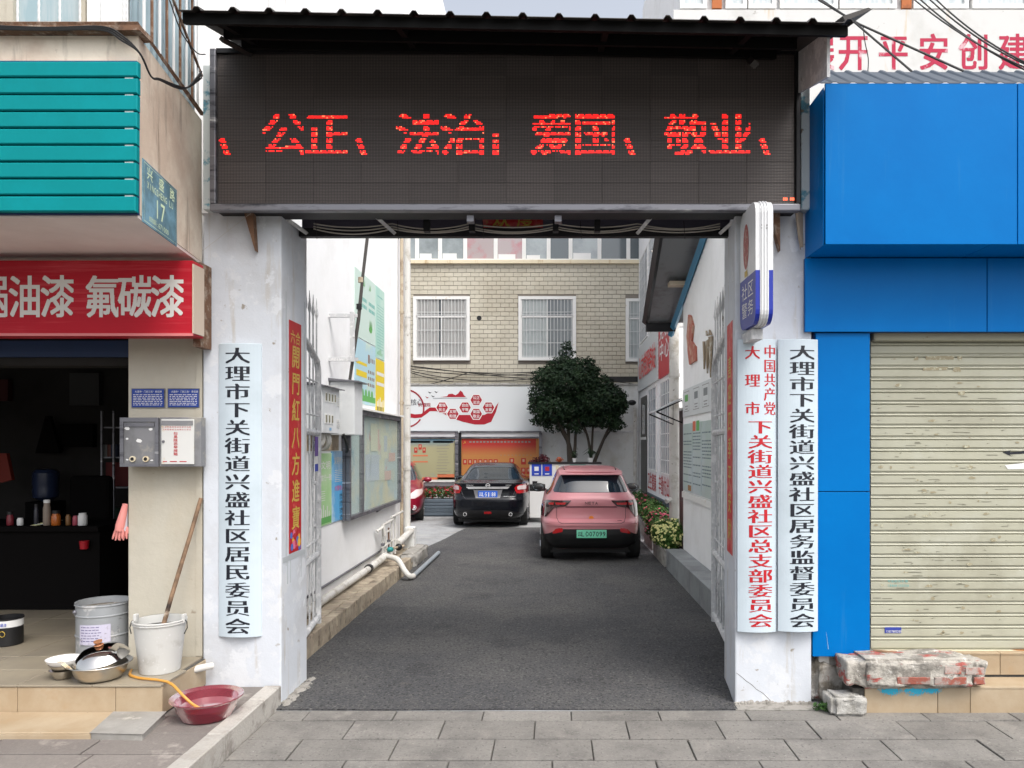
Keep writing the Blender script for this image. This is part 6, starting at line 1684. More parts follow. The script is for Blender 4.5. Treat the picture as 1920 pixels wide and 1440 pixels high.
# roofed notice cases below the mural
for (pa, pb, lab, red) in ((700, 855, 'left notice case with a blue and cream chart, behind the cars', False), (865, 1012, 'orange-red notice case with rows of small portraits, behind the dark car', True)):
    Yn = 21.0
    t = thing('notice_case', lab, 'notice case', (X(pa, Yn), Yn, 1))
    a, b = X(pa, Yn), X(pb, Yn)
    z0, z1 = Z(900, Yn), Z(822, Yn)
    ms = M('chart_sheet', (.38, .36, .21), .5, layers=[((.30, .34, .26), .9, .50, .60)]) if not red else M('orange_red_sheet', (.48, .20, .055), .5)
    boxobj('back_panel', ms, t, a, b, Yn + .02, Yn + .08, z0, z1)
    boxobj('top_frame', m_frame_al, t, a, b, Yn - .02, Yn + .08, z1 + .002, z1 + .05)
    boxobj('bottom_frame', m_trimw, t, a, b, Yn - .02, Yn + .08, z0 - .06, z0 - .002)
    boxobj('head_panel', m_wall, t, a, b, Yn, Yn + .06, z1 + .052, Z(811, Yn))
    boxobj('hood', m_frame_al, t, a - .04, b + .05, Yn - .06, Yn + .08, Z(811, Yn) + .002, Z(808, Yn))
    boxobj('post', m_frame_al, t, b - .02, b + .07, Yn - .05, Yn + .01, 0, Z(811, Yn))
    if not red: boxobj('post', m_dark, t, b + .08, b + .15, Yn - .03, Yn + .01, 0, Z(811, Yn))
    boxobj('apron', M('grey_apron', (.2, .2, .21)), t, a, b, Yn, Yn + .06, .75, z0 - .062)
    mb = MB()
    def nb(px0, py0, px1, py1, mi, k=0):
        y_ = Yn + .018 - k * .001
        mb.add([(X(px0, Yn), y_, Z(py1, Yn)), (X(px1, Yn), y_, Z(py1, Yn)), (X(px1, Yn), y_, Z(py0, Yn)), (X(px0, Yn), y_, Z(py0, Yn))], [(0, 1, 2, 3)], mi)
    rnd = random.Random(8)
    if red:
        for k in range(8): nb(866, 835 + k * 2.6, 1005, 835 + (k + 1) * 2.6, 7 + k)
        nb(866, 823, 1005, 835, 0)
        for k in range(18): nb(880 + k * 6.5, 827, 884 + k * 6.5, 830, 2, 1)
        write(mb, '☭', (X(868, Yn), Yn + .015, Z(833, Yn)), *FRONT, .09, .10, .1, mi=4)
        for k in range(7):
            nb(868 + k * 9.6, 861, 875.5 + k * 9.6, 871, 0, 1); nb(870 + k * 9.6, 863, 873.5 + k * 9.6, 868, 5, 2)
        for px in (955, 977): nb(px, 859, px + 9, 871, 0, 1); nb(px + 2.5, 861, px + 6.5, 866, 5, 2)
        for px in (967, 977, 987): nb(px, 877, px + 8.5, 889, 0, 1); nb(px + 2.3, 879, px + 6.2, 884, 5, 2)
        nb(866, 893, 1005, 899, 0, 1)
        for k in range(9): nb(938 + k * 7, 853, 941 + k * 7, 853.8, 2, 1)
    else:
        for k in range(8): nb(757 - 30, 823 + k * 2.2, 856 - k * 3.5, 823 + (k + 1) * 2.2, 7 + k)
        for a_, b_ in ((769, 806), (812, 850)): nb(a_, 826.5, b_, 830.5, 6)
        for px, py in ((776.5, 839), (784.5, 833), (792, 839)): nb(px, py, px + 6, py + 10, 0, 1); nb(px + 1.7, py + 2, px + 4.3, py + 6, 5, 2)
        for py in (853, 864.5): nb(774, py, 802, py + 2.6, 3, 1)
        for k in range(11): nb(818 + rnd.uniform(0, 5), 835 + k * 5.4, 836 + rnd.uniform(0, 8), 835.7 + k * 5.4, 2, 1)
        for k in range(7): nb(758, 842 + k * 7, 764, 842.7 + k * 7, 2, 1)
        nb(820, 889, 852, 899, 3, 1); nb(772, 895, 852, 899, 3, 1)
    mb.build('print', [M('print_red', (.42, .03, .02)), m_gold, M('print_grey', (.22, .22, .2)), M('print_orange', (.62, .18, .08)), M('print_yellow2', (.7, .45, .08)), M('print_skin', (.5, .33, .22)), M('print_slate_blue', (.12, .13, .2))] + [M('print_tone', (.42 + .06 * k / 7, .05 + .15 * k / 7, .03 + .025 * k / 7) if red else (.10 + .28 * k / 7, .22 + .14 * k / 7, .30 - .09 * k / 7)) for k in range(8)], t)

# dark cables across the tiles
cbf = thing('facade_cables', 'sagging black cable bundle across the base of the tiled facade', 'cable', (-1, YB - .2, 4))
for a, b, s in (((757, 686), (1010, 705), .05), ((757, 690), (1010, 700), .12), ((757, 684), (1000, 712), .02), ((757, 692), (1010, 708), .2), ((800, 722), (880, 698), 0.02), ((880, 698), (1010, 697), .03), ((757, 694), (850, 716), .05), ((1130, 712), (1190, 720), .0)):
    MB().tube(sag(P(a[0], a[1], YB - .12), P(b[0], b[1], YB - .12), s), .012, 5).build('cable_run', m_cable, cbf)
tagged(MB().tube([P(767, 655, YB - .1), P(767, 676, YB - .1), P(760, 684, YB - .1)], .05, 8).build('elbow_pipe', m_pvc, smooth=True), 'small white elbow pipe beside the left grilled window', 'pipe')

# ------------------------------------------------------------------ counter with stickers, pots, tree
ct = thing('white_counter', 'white counter with a black top and two blue notices in the yard', 'counter', (.4, 19.3, 0))
Yc = 19.0
boxobj('body', m_wht, ct, X(993, Yc), X(1124, Yc), Yc, Yc + .6, 0, Z(870, Yc), bevel=.01)
boxobj('top', m_blackish, ct, X(990, Yc), X(1128, Yc), Yc - .03, Yc + .64, Z(870, Yc) + .001, Z(867, Yc))
for a, b in ((997, 1015), (1017, 1035)):
    o = boxobj('blue_notice', m_bin_blue, ct, X(a, Yc), X(b, Yc), Yc - .012, Yc - .002, Z(892, Yc), Z(868.5, Yc))
    MB().box(X(a + 5, Yc), X(b - 5, Yc), Yc - .0140, Yc - .0125, Z(883, Yc), Z(875, Yc)).build('print', m_wht if a < 1000 else m_red_fl, o)
    MB().box(X(a + 5, Yc), X(b - 5, Yc), Yc - .0140, Yc - .0125, Z(889.5, Yc), Z(887.5, Yc)).build('print', m_wht, o)
boxobj('green_strip', P_teal, ct, X(1068, Yc), X(1098, Yc), Yc - .010, Yc - .002, Z(873.5, Yc), Z(871, Yc))
boxobj('small_label', m_yellow_trim, ct, X(1042, Yc), X(1048, Yc), Yc - .010, Yc - .002, Z(882, Yc), Z(873, Yc))
t = thing('water_urn', 'black machine on a low white cabinet between the dark car and the pink car', 'appliance', (-.5, 18.6, 0))
boxobj('cabinet', m_wht, t, X(993, 18.4), X(1022, 18.4), 18.4, 18.8, .12, Z(921, 18.4))
boxobj('machine', m_blackish, t, X(993, 18.4), X(1022, 18.4), 18.42, 18.8, Z(921, 18.4) + .002, Z(909, 18.4), bevel=.01)
boxobj('machine_top', m_blackish, t, X(998, 18.4), X(1007, 18.4), 18.5, 18.7, Z(909, 18.4), Z(903, 18.4))
def pot_plant(px, label, m_pot, rpot, hpot, blob, n, size, m, spiky=False):
    Y_ = 19.25; z_ = Z(867, Yc)
    t = thing('potted_plant', label, 'potted plant', (X(px, Y_), Y_, z_))
    MB().lathe((X(px, Y_), Y_, z_), [(rpot * .7, 0), (rpot, hpot), (rpot * .9, hpot), (.001, hpot * .9)], 16, capb=True).build('pot', m_pot, t, smooth=True)
    if spiky:
        mb = MB()
        for k in range(16):
            a = R(0, 2 * PI); l_ = R(.18, .34); e = R(.3, 1.2)
            b = Vector((X(px, Y_), Y_, z_ + hpot))
            p = [b, b + Vector((math.cos(a) * l_ * .5 * math.cos(e), math.sin(a) * l_ * .5, l_ * .7 * math.sin(e) + .06)), b + Vector((math.cos(a) * l_, math.sin(a) * l_ * .6, l_ * .5 * math.sin(e)))]
            mb.tube(p, [.012, .012, .002], 4)
        mb.build('leaf_blades', m_leaf2 if m is None else m, t)
    else:
        leaves(MB(), blob, n, size, shell=.3).build('foliage', m, t)
pot_plant(1020, 'dark purple-leaved plant on the left end of the white counter', m_blackish, .05, .05, [(X(1016, 19.25), 19.25, Z(862, 19), .24, .15, .10), (X(1000, 19.25), 19.25, Z(866, 19), .14, .1, .06), (X(1018, 19.25), 19.25, Z(856, 19), .12, .1, .07)], 420, .03, m_leafd)
pot_plant(1049, 'small plant with orange flowers in the middle of the white counter', m_blackish, .04, .04, [(X(1049, 19.25), 19.25, Z(862, 19), .10, .08, .07)], 120, .025, m_orange)
pot_plant(1077, 'small white pot with a dark leafy plant beside the tree stems', m_wht, .055, .10, [(X(1077, 19.25), 19.25, Z(852, 19), .10, .08, .10)], 120, .03, m_leaf)
pot_plant(1107, 'white pot with spiky arching leaves on the counter', m_wht, .08, .11, None, 0, 0, m_leaf, True)

def tree(label, base, stems, blobs, n):
    rnd = random.Random(len(blobs))
    extra = []
    for b in blobs:
        for _ in range(1):
            a = rnd.uniform(0, 2 * PI); f_ = rnd.uniform(.85, 1.0)
            q = rnd.uniform(.12, .2)
            extra.append((b[0] + math.cos(a) * b[3] * f_, b[1] - .1, b[2] + math.sin(a) * b[5] * f_, q, q, q * .7))
    blobs = blobs + extra
    t = thing('topiary_tree', label, 'tree', base)
    mb = MB()
    for pts, rs in stems:
        mb.tube(smoothpath(pts, 4), [rs[0] + (rs[1] - rs[0]) * k / (4 * (len(pts) - 1)) for k in range(4 * (len(pts) - 1) + 1)], 8)
    mb.build('trunk', m_bark, t, smooth=True)
    leaves(MB(), blobs, n, .042, shell=.62).build('crown', m_leaf, t)
    return t
YT = 20.2
def pb(px, py, rx, rz, dy=0, ry=None): s = YT / F; return (X(px, YT), YT + dy, Z(py, YT), rx * s, (ry or (rx + rz) / 2) * s, rz * s)
def tp3(px, py, dy=0): return (X(px, YT), YT + dy, Z(py, YT))
tree('taller dark clipped tree with a topknot behind the counter', tp3(1072, 870),
     [([tp3(1072, 872), tp3(1070, 850), tp3(1062, 820), tp3(1045, 790, -.2), tp3(1030, 765, -.3)], (.075, .03)),
      ([tp3(1068, 872), tp3(1066, 840), tp3(1066, 800), tp3(1066, 740)], (.06, .03)),
      ([tp3(1074, 868), tp3(1078, 840), tp3(1080, 810, .1), tp3(1088, 780, .2)], (.055, .025)),
      ([tp3(1062, 825), tp3(1050, 800, .2), tp3(1052, 770, .3)], (.035, .018)),
      ([tp3(1066, 805), tp3(1075, 780, -.2), tp3(1080, 750, -.3)], (.03, .015))],
     [pb(1063, 660, 17, 11), pb(1056, 685, 32, 18), pb(1085, 692, 38, 20), pb(1030, 706, 34, 20), pb(1065, 718, 55, 32, -.15), pb(1022, 738, 32, 24), pb(1100, 715, 25, 22), pb(1012, 762, 23, 20, -.1), pb(1042, 765, 40, 30, -.2), pb(1075, 765, 40, 26), pb(1022, 786, 24, 14), pb(1040, 800, 22, 11), pb(1070, 795, 26, 12)], 20000)
tree('lower spreading dark clipped tree on the right behind the counter', tp3(1110, 870),
     [([tp3(1110, 872), tp3(1107, 850), tp3(1102, 820), tp3(1092, 790)], (.05, .025)),
      ([tp3(1112, 872), tp3(1125, 840), tp3(1138, 810), tp3(1150, 785)], (.055, .025)),
      ([tp3(1108, 866), tp3(1110, 835), tp3(1112, 800), tp3(1118, 770)], (.04, .02)),
      ([tp3(1128, 832), tp3(1145, 808, .2), tp3(1158, 800, .2)], (.03, .012)),
      ([tp3(1098, 812), tp3(1085, 790, -.2), tp3(1084, 770, -.2)], (.02, .012))],
     [pb(1128, 722, 28, 14), pb(1138, 742, 36, 20), pb(1115, 755, 42, 26, -.2), pb(1148, 762, 30, 22), pb(1162, 758, 16, 16), pb(1105, 785, 30, 16), pb(1135, 785, 32, 18), pb(1152, 802, 12, 9)], 12500)

# ------------------------------------------------------------------ flower beds
fbk = thing('block_planter', 'ribbed grey block planter with red flowers between the red and dark cars', 'planter', (-3, 20, 0))
Yp = 20.0
for k in range(5):
    MB().pad((X(770, Yp), Yp, .02 + k * .088), UX, UZ, -UY, X(870, Yp) - X(770, Yp), .082, .03, .012).build('block', m_slate, fbk)
boxobj('core', m_slate, fbk, X(770, Yp), X(870, Yp), Yp + .002, Yp + .4, .0, .46)
fl = thing('flower_bush', 'row of bushy red flowers in the grey block planter', 'flowers', (-3, 20.2, .46))
bl_ = [(X(780 + k * 12, Yp), Yp + .2, .60 + R(-.03, .05), .16, .2, .15) for k in range(8)]
leaves(MB(), bl_, 1500, .035, shell=.4).build('foliage', m_leaf2, fl)
leaves(MB(), [(a, b - .05, c + .03, d, e, f) for a, b, c, d, e, f in bl_], 260, .035, shell=.85).build('blossoms', m_red_fl, fl)
# right-hand planters
def planter(label, x0, x1, y0, y1, h, m=m_whitestone):
    t = thing('stone_planter', label, 'planter', (x0, y0, 0))
    MB().box(x0, x1, y0, y0 + .03, 0, h).box(x0, x0 + .03, y0 + .03, y1, 0, h).box(x1 - .03, x1, y0 + .03, y1, 0, h).box(x0 + .03, x1 - .03, y1 - .03, y1, 0, h).box(x0 + .03, x1 - .03, y0 + .03, y1 - .03, 0, h - .04).build('trough', m, t)
    return t
planter('white stone trough planter nearest the gate on the right side', 1.71, 2.0, 11.62, 12.95, .27)
planter('second white stone trough planter further along the right side', 1.76, 2.2, 13.5, 14.7, .26)
planter('long far stone planter along the right building', 1.85, 2.38, 15.0, 19.6, .30)
def flowers(label, blobs, nl, nf, mf, size=.04, ml=m_leaf2, fs=.03):
    t = thing('flower_bush', label, 'flowers', blobs[0][:3])
    leaves(MB(), blobs, nl, size, shell=.35).build('foliage', ml, t)
    mb = MB()
    tot = sum(b[3] * b[4] * b[5] for b in blobs)
    for b in blobs:
        for _ in range(int(nf * b[3] * b[4] * b[5] / tot)):
            d = Vector((R(-1, 1), R(-1, .6), R(-.5, 1))).normalized() * R(.92, 1.05)
            c = Vector((b[0] + d.x * b[3], b[1] + d.y * b[4], b[2] + d.z * b[5]))
            nn_ = (d + Vector((0, -.5, .4))).normalized(); e1 = nn_.orthogonal().normalized(); e2 = nn_.cross(e1)
            s = fs * R(.6, 1.15)
            mb.add([c + (e1 * math.cos(q) + e2 * math.sin(q)) * s for q in (0, 1.05, 2.09, 3.14, 4.19, 5.24)] + [c + nn_ * s * .5], [(k, (k + 1) % 6, 6) for k in range(6)])
    mb.build('blossoms', mf, t)
m_leaf3 = leafmat('fresh_leaf', (.045, .12, .025), (.10, .20, .04), 9)
flowers('pale yellow chrysanthemum bush in the nearest trough planter', [(1.84, 11.85, .42, .20, .22, .20), (1.95, 11.8, .50, .15, .2, .17), (1.80, 12.4, .44, .2, .32, .22), (1.98, 12.3, .52, .14, .3, .18)], 4200, 420, m_yel_fl, .03, m_leaf3, .022)
flowers('pink flowered dark green bush in the second trough planter', [(1.92, 13.7, .38, .26, .25, .20), (2.0, 14.3, .44, .25, .4, .22)], 3200, 110, m_pink_fl, .035, m_leaf2, .026)
flowers('long dark green hedge with scattered pink flowers by the right building', [(2.08, 15.3 + k * .75, .48 + R(-.05, .05), .30, .5, .22) for k in range(6)], 5200, 130, m_pink_fl, .04, m_leaf2, .03)

# ------------------------------------------------------------------ right rear building (side face to the yard, front face above the blue shop)
BX, BY = 2.4, 15.1
rbld = thing('white_rear_building', 'white rear building with painted red slogan characters above the blue shop', 'building', (6, 15.1, 0))
MB().box(BX, 14, BY, 22.5, -.02, Z(18, BY)).build('wall', m_wall, rbld)
MB().box(BX + .25, 14, BY + .1, 22.5, Z(18, BY), 15).build('upper_storey', m_wall, rbld)
stain = M('rusty_stained_plaster', (.60, .60, .59), .85, layers=[((.50, .50, .48), 1.0, .5, .7), ((.52, .35, .12), 1.3, .60, .75, (2.5, 1, .25)), ((.3, .28, .25), 2.2, .66, .70)])
boxobj('front_render', stain, rbld, BX - .001 + .002, 14, BY - .02, BY - .001, 4.3, Z(19, BY))
sB = BY / F
def front_pt(px, py): return (X(px, BY), BY - .02, Z(py, BY))
mb = MB()
m_slog = M('brushed_red_slogan', (.40, .008, .05), .7, layers=[((.60, .40, .44), 2.6, .56, .63)])
for ch, px in (('展', 1510), ('开', 1573), ('平', 1648), ('安', 1723), ('创', 1798), ('建', 1873)):
    write(mb, ch, front_pt(px, 131), *FRONT, 50 * sB, 66 * sB, 1, offset=.03, lift=.004)
mb.build('lettering', m_slog, rbld)
# windows along the top of the frame
def rwin(pa, pb_, glass):
    a, b = X(pa, BY), X(pb_, BY)
    z0 = Z(17, BY); z1 = z0 + 1.4
    o = MB().box(a, b, BY - .03, BY + .05, z0, z0 + .09).box(a, a + .08, BY - .03, BY + .05, z0 + .09, z1).box(b - .08, b, BY - .03, BY + .05, z0 + .09, z1).build('window', m_trimw, rbld)
    MB().box(a + .08, b - .08, BY + .02, BY + .03, z0 + .09, z1).build('pane', glass, o)
gcur = M('pale_curtained_glass', (.52, .56, .57), .15, spec=.8, layers=[((.40, .45, .47), 3, .45, .6, (4, 1, .15))])
for a, b in ((1275, 1325), (1360, 1400), (1403, 1455), (1462, 1570), (1574, 1680), (1712, 1815), (1822, 1930)): rwin(a, b, gcur)
for px in (1335, 1690): boxobj('rusty_panel', m_rust if False else M('orange_rust_panel', (.42, .13, .04), .8, layers=[((.25, .08, .03), 5, .5, .62)]), rbld, X(px, BY), X(px + 18, BY), BY - .03, BY + .02, Z(17, BY), Z(-40, BY))
m_lat = M('grey_lattice_glass', (.40, .43, .46), .4, layers=[((.52, .54, .55), 5, .5, .58)])
def side_window(name, pa, pb_, z0, z1, glass, bars=(5, 6)):
    ya, yb = BX * F / (pb_ - CX), BX * F / (pa - CX)     # nearer, farther
    o = MB().box(BX - .03, BX, ya, yb, z0 - .05, z0).box(BX - .03, BX, ya, yb, z1, z1 + .05).box(BX - .03, BX, ya, ya + .05, z0, z1).box(BX - .03, BX, yb - .05, yb, z0, z1).build(name, m_trimw, rbld)
    MB().box(BX - .012, BX - .004, ya + .05, yb - .05, z0, z1).build('pane', glass, o)
    mb = MB()
    for k in range(1, bars[0]): y_ = ya + (yb - ya) * k / bars[0]; mb.box(BX - .06, BX - .05, y_ - .008, y_ + .008, z0, z1)
    for k in range(1, bars[1]): z_ = z0 + (z1 - z0) * k / bars[1]; mb.box(BX - .05, BX - .04, ya, yb, z_ - .008, z_ + .008)
    mb.build('security_grille', m_bar, o)
side_window('window', 1201, 1215.5, 4.75, 7.0, m_lat, (5, 8)); side_window('window', 1218, 1232, 4.75, 7.0, m_lat, (5, 8)); side_window('window', 1240, 1259, 4.75, 7.0, m_lat, (5, 8))
side_window('window', 1217, 1232, 1.32, 3.28, m_lat, (4, 7)); side_window('window', 1240, 1261, 1.30, 3.28, gcur, (5, 7))
dd = thing('rear_door', 'dark metal double door at the far end of the right building', 'door', (2.38, 19.8, .4))
boxobj('leaf', M('dark_grey_door', (.07, .07, .065), .5), dd, BX - .03, BX - .001, 19.35, 20.55, .42, 3.2)
boxobj('transom', m_trimw, dd, BX - .034, BX - .031, 19.35, 20.55, 2.05, 2.12)
boxobj('door_glass', m_glass_lt, dd, BX - .036, BX - .031, 19.6, 20.2, 2.2, 3.0)
t = thing('wall_sign', 'white wall sign with red lettering over the right building windows', 'sign', (2.37, 18, 3.4))
boxobj('panel', M('soft_white_panel', (.60, .63, .63), .5), t, BX - .05, BX - .001, 17.0, 21.1, 3.40, 4.62)
mb = MB(); write(mb, '心向党服务站', (BX - .05, 20.6, 3.70), *RIGHTW, .50, .60, .56, offset=.03, lift=.03); mb.build('lettering', M('bright_sign_red', (.7, .01, .015), .4), t)
t = thing('wall_sign', 'red and white striped wall sign beside the white drainpipe', 'sign', (2.37, 16, 3.4))
boxobj('panel', M('soft_red_panel', (.50, .05, .06), .5), t, BX - .05, BX - .001, 15.2, 16.9, 3.40, 4.75)
mb = MB(); write(mb, '党群', (BX - .05, 16.7, 4.22), *RIGHTW, .55, .42, .75, offset=.03, lift=.005); write(mb, '中心', (BX - .05, 16.7, 3.76), *RIGHTW, .55, .42, .75, offset=.03, lift=.005)
for k in range(14): mb.box(BX - .056, BX - .051, 16.92, 17.0, 3.42 + k * .09, 3.46 + k * .09)
mb.build('lettering', m_wht, t)
mb = MB(); write(mb, '卫生健康 辛勤付出', (BX, 19.2, .80), *RIGHTW, .34, .42, .40, offset=.03, lift=.004); mb.build('lettering', m_redink, rbld)
for k in range(5):
    MB().pad((BX, 19.2, .36 + k * .07), -UY, UZ, -UX, 4.0, .064, .03, .01).build('slate_course', m_slate, rbld)
t = thing('thin_drainpipe', 'thin white pipe with a small camera at the far corner of the right building', 'drainpipe', (2.3, 21, 0)); t.name = 'drainpipe'
MB().tube([(X(1190, 21.1), 21.0, .3), (X(1190, 21.1), 21.0, Z(765, 21))], .05, 8).build('pipe', m_pvc, t, smooth=True)
MB().ball(P(1185, 755, 20.9), .12, .1, .08, 10, 6).build('dome', m_blackish, t, smooth=True)

# overhead wires at the top right
for k, (lab, pts, r_) in enumerate((
    ('left black wire running down from the canopy end behind the blue shop', [(1540, 0, 8), (1600, 40, 7.5), (1712, 136, 7)], .010),
    ('right black wire running down from the canopy end behind the blue shop', [(1535, 0, 8), (1610, 45, 7.5), (1812, 136, 7)], .011))):
    tagged(MB().tube([P(*p) for p in pts], r_, 5).build('overhead_wire', m_cable), lab, 'wire')
ow = thing('overhead_wires', 'bundle of four grey overhead wires crossing the red slogan at the top right', 'wires', P(1800, 60, 8))
for a, b in (((1710, -4), (1925, 128)), ((1722, -4), (1925, 133)), ((1740, -4), (1925, 122)), ((1752, -4), (1925, 118))):
    MB().tube(sag(P(a[0], a[1], 8), P(b[0], b[1], 7), .06), .008, 5).build('wire', m_cable, ow)
tagged(MB().tube(smoothpath([P(1618, 48, 7.5), P(1622, 80, 7.5), P(1628, 110, 7.5), P(1627, 136, 7.5)], 4), .005, 4).build('hanging_wire', m_cable), 'thin wire hanging down over the red slogan', 'wire')

# ------------------------------------------------------------------ cars
class CarShape:
    """horizontal slices: (z, half width, rear y, front y, n) - rear at y=0 facing -Y"""
    def __init__(s, lv): s.lv = lv
    def at(s, z):
        lv = s.lv
        if z <= lv[0][0]: return lv[0][1:]
        if z >= lv[-1][0]: return lv[-1][1:]
        for i in range(len(lv) - 1):
            if lv[i][0] <= z <= lv[i + 1][0]:
                t = (z - lv[i][0]) / (lv[i + 1][0] - lv[i][0])
                p0 = lv[max(i - 1, 0)]; p1 = lv[i]; p2 = lv[i + 1]; p3 = lv[min(i + 2, len(lv) - 1)]
                out = []
                for k in range(1, 5):
                    m1 = (p2[k] - p0[k]) / max(p2[0] - p0[0], 1e-6); m2 = (p3[k] - p1[k]) / max(p3[0] - p1[0], 1e-6)
                    d = (p2[k] - p1[k]) / (p2[0] - p1[0])
                    if m1 * d <= 0: m1 = 0
                    elif abs(m1) > 3 * abs(d): m1 = 3 * d
                    if m2 * d <= 0: m2 = 0
                    elif abs(m2) > 3 * abs(d): m2 = 3 * d
                    h = p2[0] - p1[0]
                    out.append((2 * t ** 3 - 3 * t ** 2 + 1) * p1[k] + (t ** 3 - 2 * t ** 2 + t) * h * m1 + (-2 * t ** 3 + 3 * t ** 2) * p2[k] + (t ** 3 - t ** 2) * h * m2)
                return out
    def ring(s, z, n=72):
        hw, yr, yf, e = s.at(z); yc, hl = (yr + yf) / 2, (yf - yr) / 2
        out = []
        for k in range(n):
            a = 2 * PI * k / n; c, q = math.cos(a), math.sin(a)
            # denser sampling near the corners
            out.append((math.copysign(abs(c) ** (2 / e), c) * hw, yc + math.copysign(abs(q) ** (2 / e), q) * hl, z))
        return out
    def yend(s, x, z, front=False):
        hw, yr, yf, e = s.at(z); yc, hl = (yr + yf) / 2, (yf - yr) / 2
        u = min(abs(x) / hw, .9999)
        d = hl * (1 - u ** e) ** (1 / e)
        return yc + d if front else yc - d
    def xside(s, y, z):
        hw, yr, yf, e = s.at(z); yc, hl = (yr + yf) / 2, (yf - yr) / 2
        u = min(abs(y - yc) / hl, .9999)
        return hw * (1 - u ** e) ** (1 / e)
    def body(s, name, m, t, wheels, wr):
        z0, z1 = s.lv[0][0], s.lv[-1][0]
        zs = []
        for i in range(len(s.lv) - 1):
            k = max(2, int((s.lv[i + 1][0] - s.lv[i][0]) / .03))
            zs += [s.lv[i][0] + (s.lv[i + 1][0] - s.lv[i][0]) * j / k for j in range(k)]
        zs.append(z1)
        n = 96; mb = MB(); vs = []
        for z in zs: vs += s.ring(z, n)
        fs = []
        for i in range(len(zs) - 1):
            for k in range(n): fs.append((i * n + k, i * n + (k + 1) % n, (i + 1) * n + (k + 1) % n, (i + 1) * n + k))
        fs.append(tuple(range(n - 1, -1, -1))); fs.append(tuple((len(zs) - 1) * n + k for k in range(n)))
        mb.add(vs, fs)
        o = mb.build(name, m, t, local=True)
        me = o.data
        # cut the wheel arches
        cut = MB()
        for wy in wheels:
            cut.tube([(-1.3, wy, wr - .01), (1.3, wy, wr - .01)], wr + .055, 24)
        cme = cut.mesh('arch_cut', m)
        co = bpy.data.objects.new('arch_cut', cme); COL.objects.link(co)
        md = o.modifiers.new('arch', 'BOOLEAN'); md.operation = 'DIFFERENCE'; md.object = co; md.solver = 'FAST'
        dg = bpy.context.evaluated_depsgraph_get(); dg.update()
        nm = bpy.data.meshes.new_from_object(o.evaluated_get(dg))
        o.modifiers.clear(); o.data = nm
        bpy.data.objects.remove(co); bpy.data.meshes.remove(cme)
        nm.polygons.foreach_set('use_smooth', [True] * len(nm.polygons))
        try: nm.set_sharp_from_angle(angle=math.radians(35))
        except Exception: pass
        return o
    def pair(s, name, m, t, rows, off, front=False, nx=14):
        for sg in (1, -1): s.patch(rows, off, front=front, nx=nx, only=sg).build(name, m, t, smooth=True, local=True)
    def patch(s, rows, off, front=False, nx=14, sub=5, only=1, mb=None, mi=0):
        """rows = [(z, xl, xr)...] laid on the rear or front surface, off metres proud"""
        mb = mb or MB()
        for sg in (only,):
            rr = []
            for i in range(len(rows) - 1):
                for j in range(sub):
                    t = j / sub
                    rr.append([rows[i][k] + (rows[i + 1][k] - rows[i][k]) * t for k in range(3)])
            rr.append(list(rows[-1]))
            vs = []
            for z, xl, xr in rr:
                for k in range(nx + 1):
                    x = xl + (xr - xl) * k / nx
                    y = s.yend(x, z, front)
                    # push out along x a little at the corners
                    hw = s.at(z)[0]; c_ = (abs(x) / hw) ** 6
                    vs.append((sg * (x + math.copysign(off * c_, x)), y + (off if front else -off), z))
            w_ = nx + 1
            fs = []
            for i in range(len(rr) - 1):
                for k in range(nx):
                    q = (i * w_ + k, i * w_ + k + 1, (i + 1) * w_ + k + 1, (i + 1) * w_ + k)
                    fs.append(q)
            mb.add(vs, fs, mi)
        return mb
    def sides(s, name, m, t, rows, off):
        for sg in (1, -1): s.sidepatch(rows, off, only=sg).build(name, m, t, smooth=True, local=True)
    def sidepatch(s, rows, off, ny=14, sub=4, only=1):
        mb = MB()
        for sg in (only,):
            rr = []
            for i in range(len(rows) - 1):
                for j in range(sub):
                    t = j / sub; rr.append([rows[i][k] + (rows[i + 1][k] - rows[i][k]) * t for k in range(3)])
            rr.append(list(rows[-1]))
            vs = [(sg * (s.xside(ya + (yb - ya) * k / ny, z) + off), ya + (yb - ya) * k / ny, z) for z, ya, yb in rr for k in range(ny + 1)]
            w_ = ny + 1
            mb.add(vs, [(i * w_ + k, i * w_ + k + 1, (i + 1) * w_ + k + 1, (i + 1) * w_ + k) for i in range(len(rr) - 1) for k in range(ny)])
        return mb
m_rim = M('alloy_rim', (.35, .35, .36), .3, metal=.8)
def wheels_on(t, ys, half, r, w_=.21):
    for wy in ys:
        for sg in (-1, 1):
            x0, x1 = sg * (half - w_), sg * half
            c = (x0 + x1) / 2
            mb = MB(); prof = [(r * .62, -w_ / 2), (r * .93, -w_ / 2), (r, -w_ * .36), (r, w_ * .36), (r * .93, w_ / 2), (r * .62, w_ / 2), (r * .62, -w_ / 2)]
            mb.lathe((0, 0, 0), prof, 32)
            mb.v = [(c + z, wy + x, r + y) for x, y, z in mb.v]
            wh = mb.build('wheel', m_rubber, t, smooth=True, local=True)
            mb = MB(); mb.lathe((0, 0, 0), [(.001, .0), (r * .16, .015), (r * .18, 0), (r * .60, .01), (r * .63, .0), (r * .63, -.08), (.001, -.08)], 20)
            for k in range(5):
                a = k * 2 * PI / 5
                mb.tube([(math.cos(a) * r * .12, math.sin(a) * r * .12, .015), (math.cos(a) * r * .6, math.sin(a) * r * .6, .02)], [.035, .025], 4)
            mb.v = [(x1 - sg * .03 + sg * z, wy + x, r + y) for x, y, z in mb.v]
            mb.build('rim', m_rim, wh, local=True)
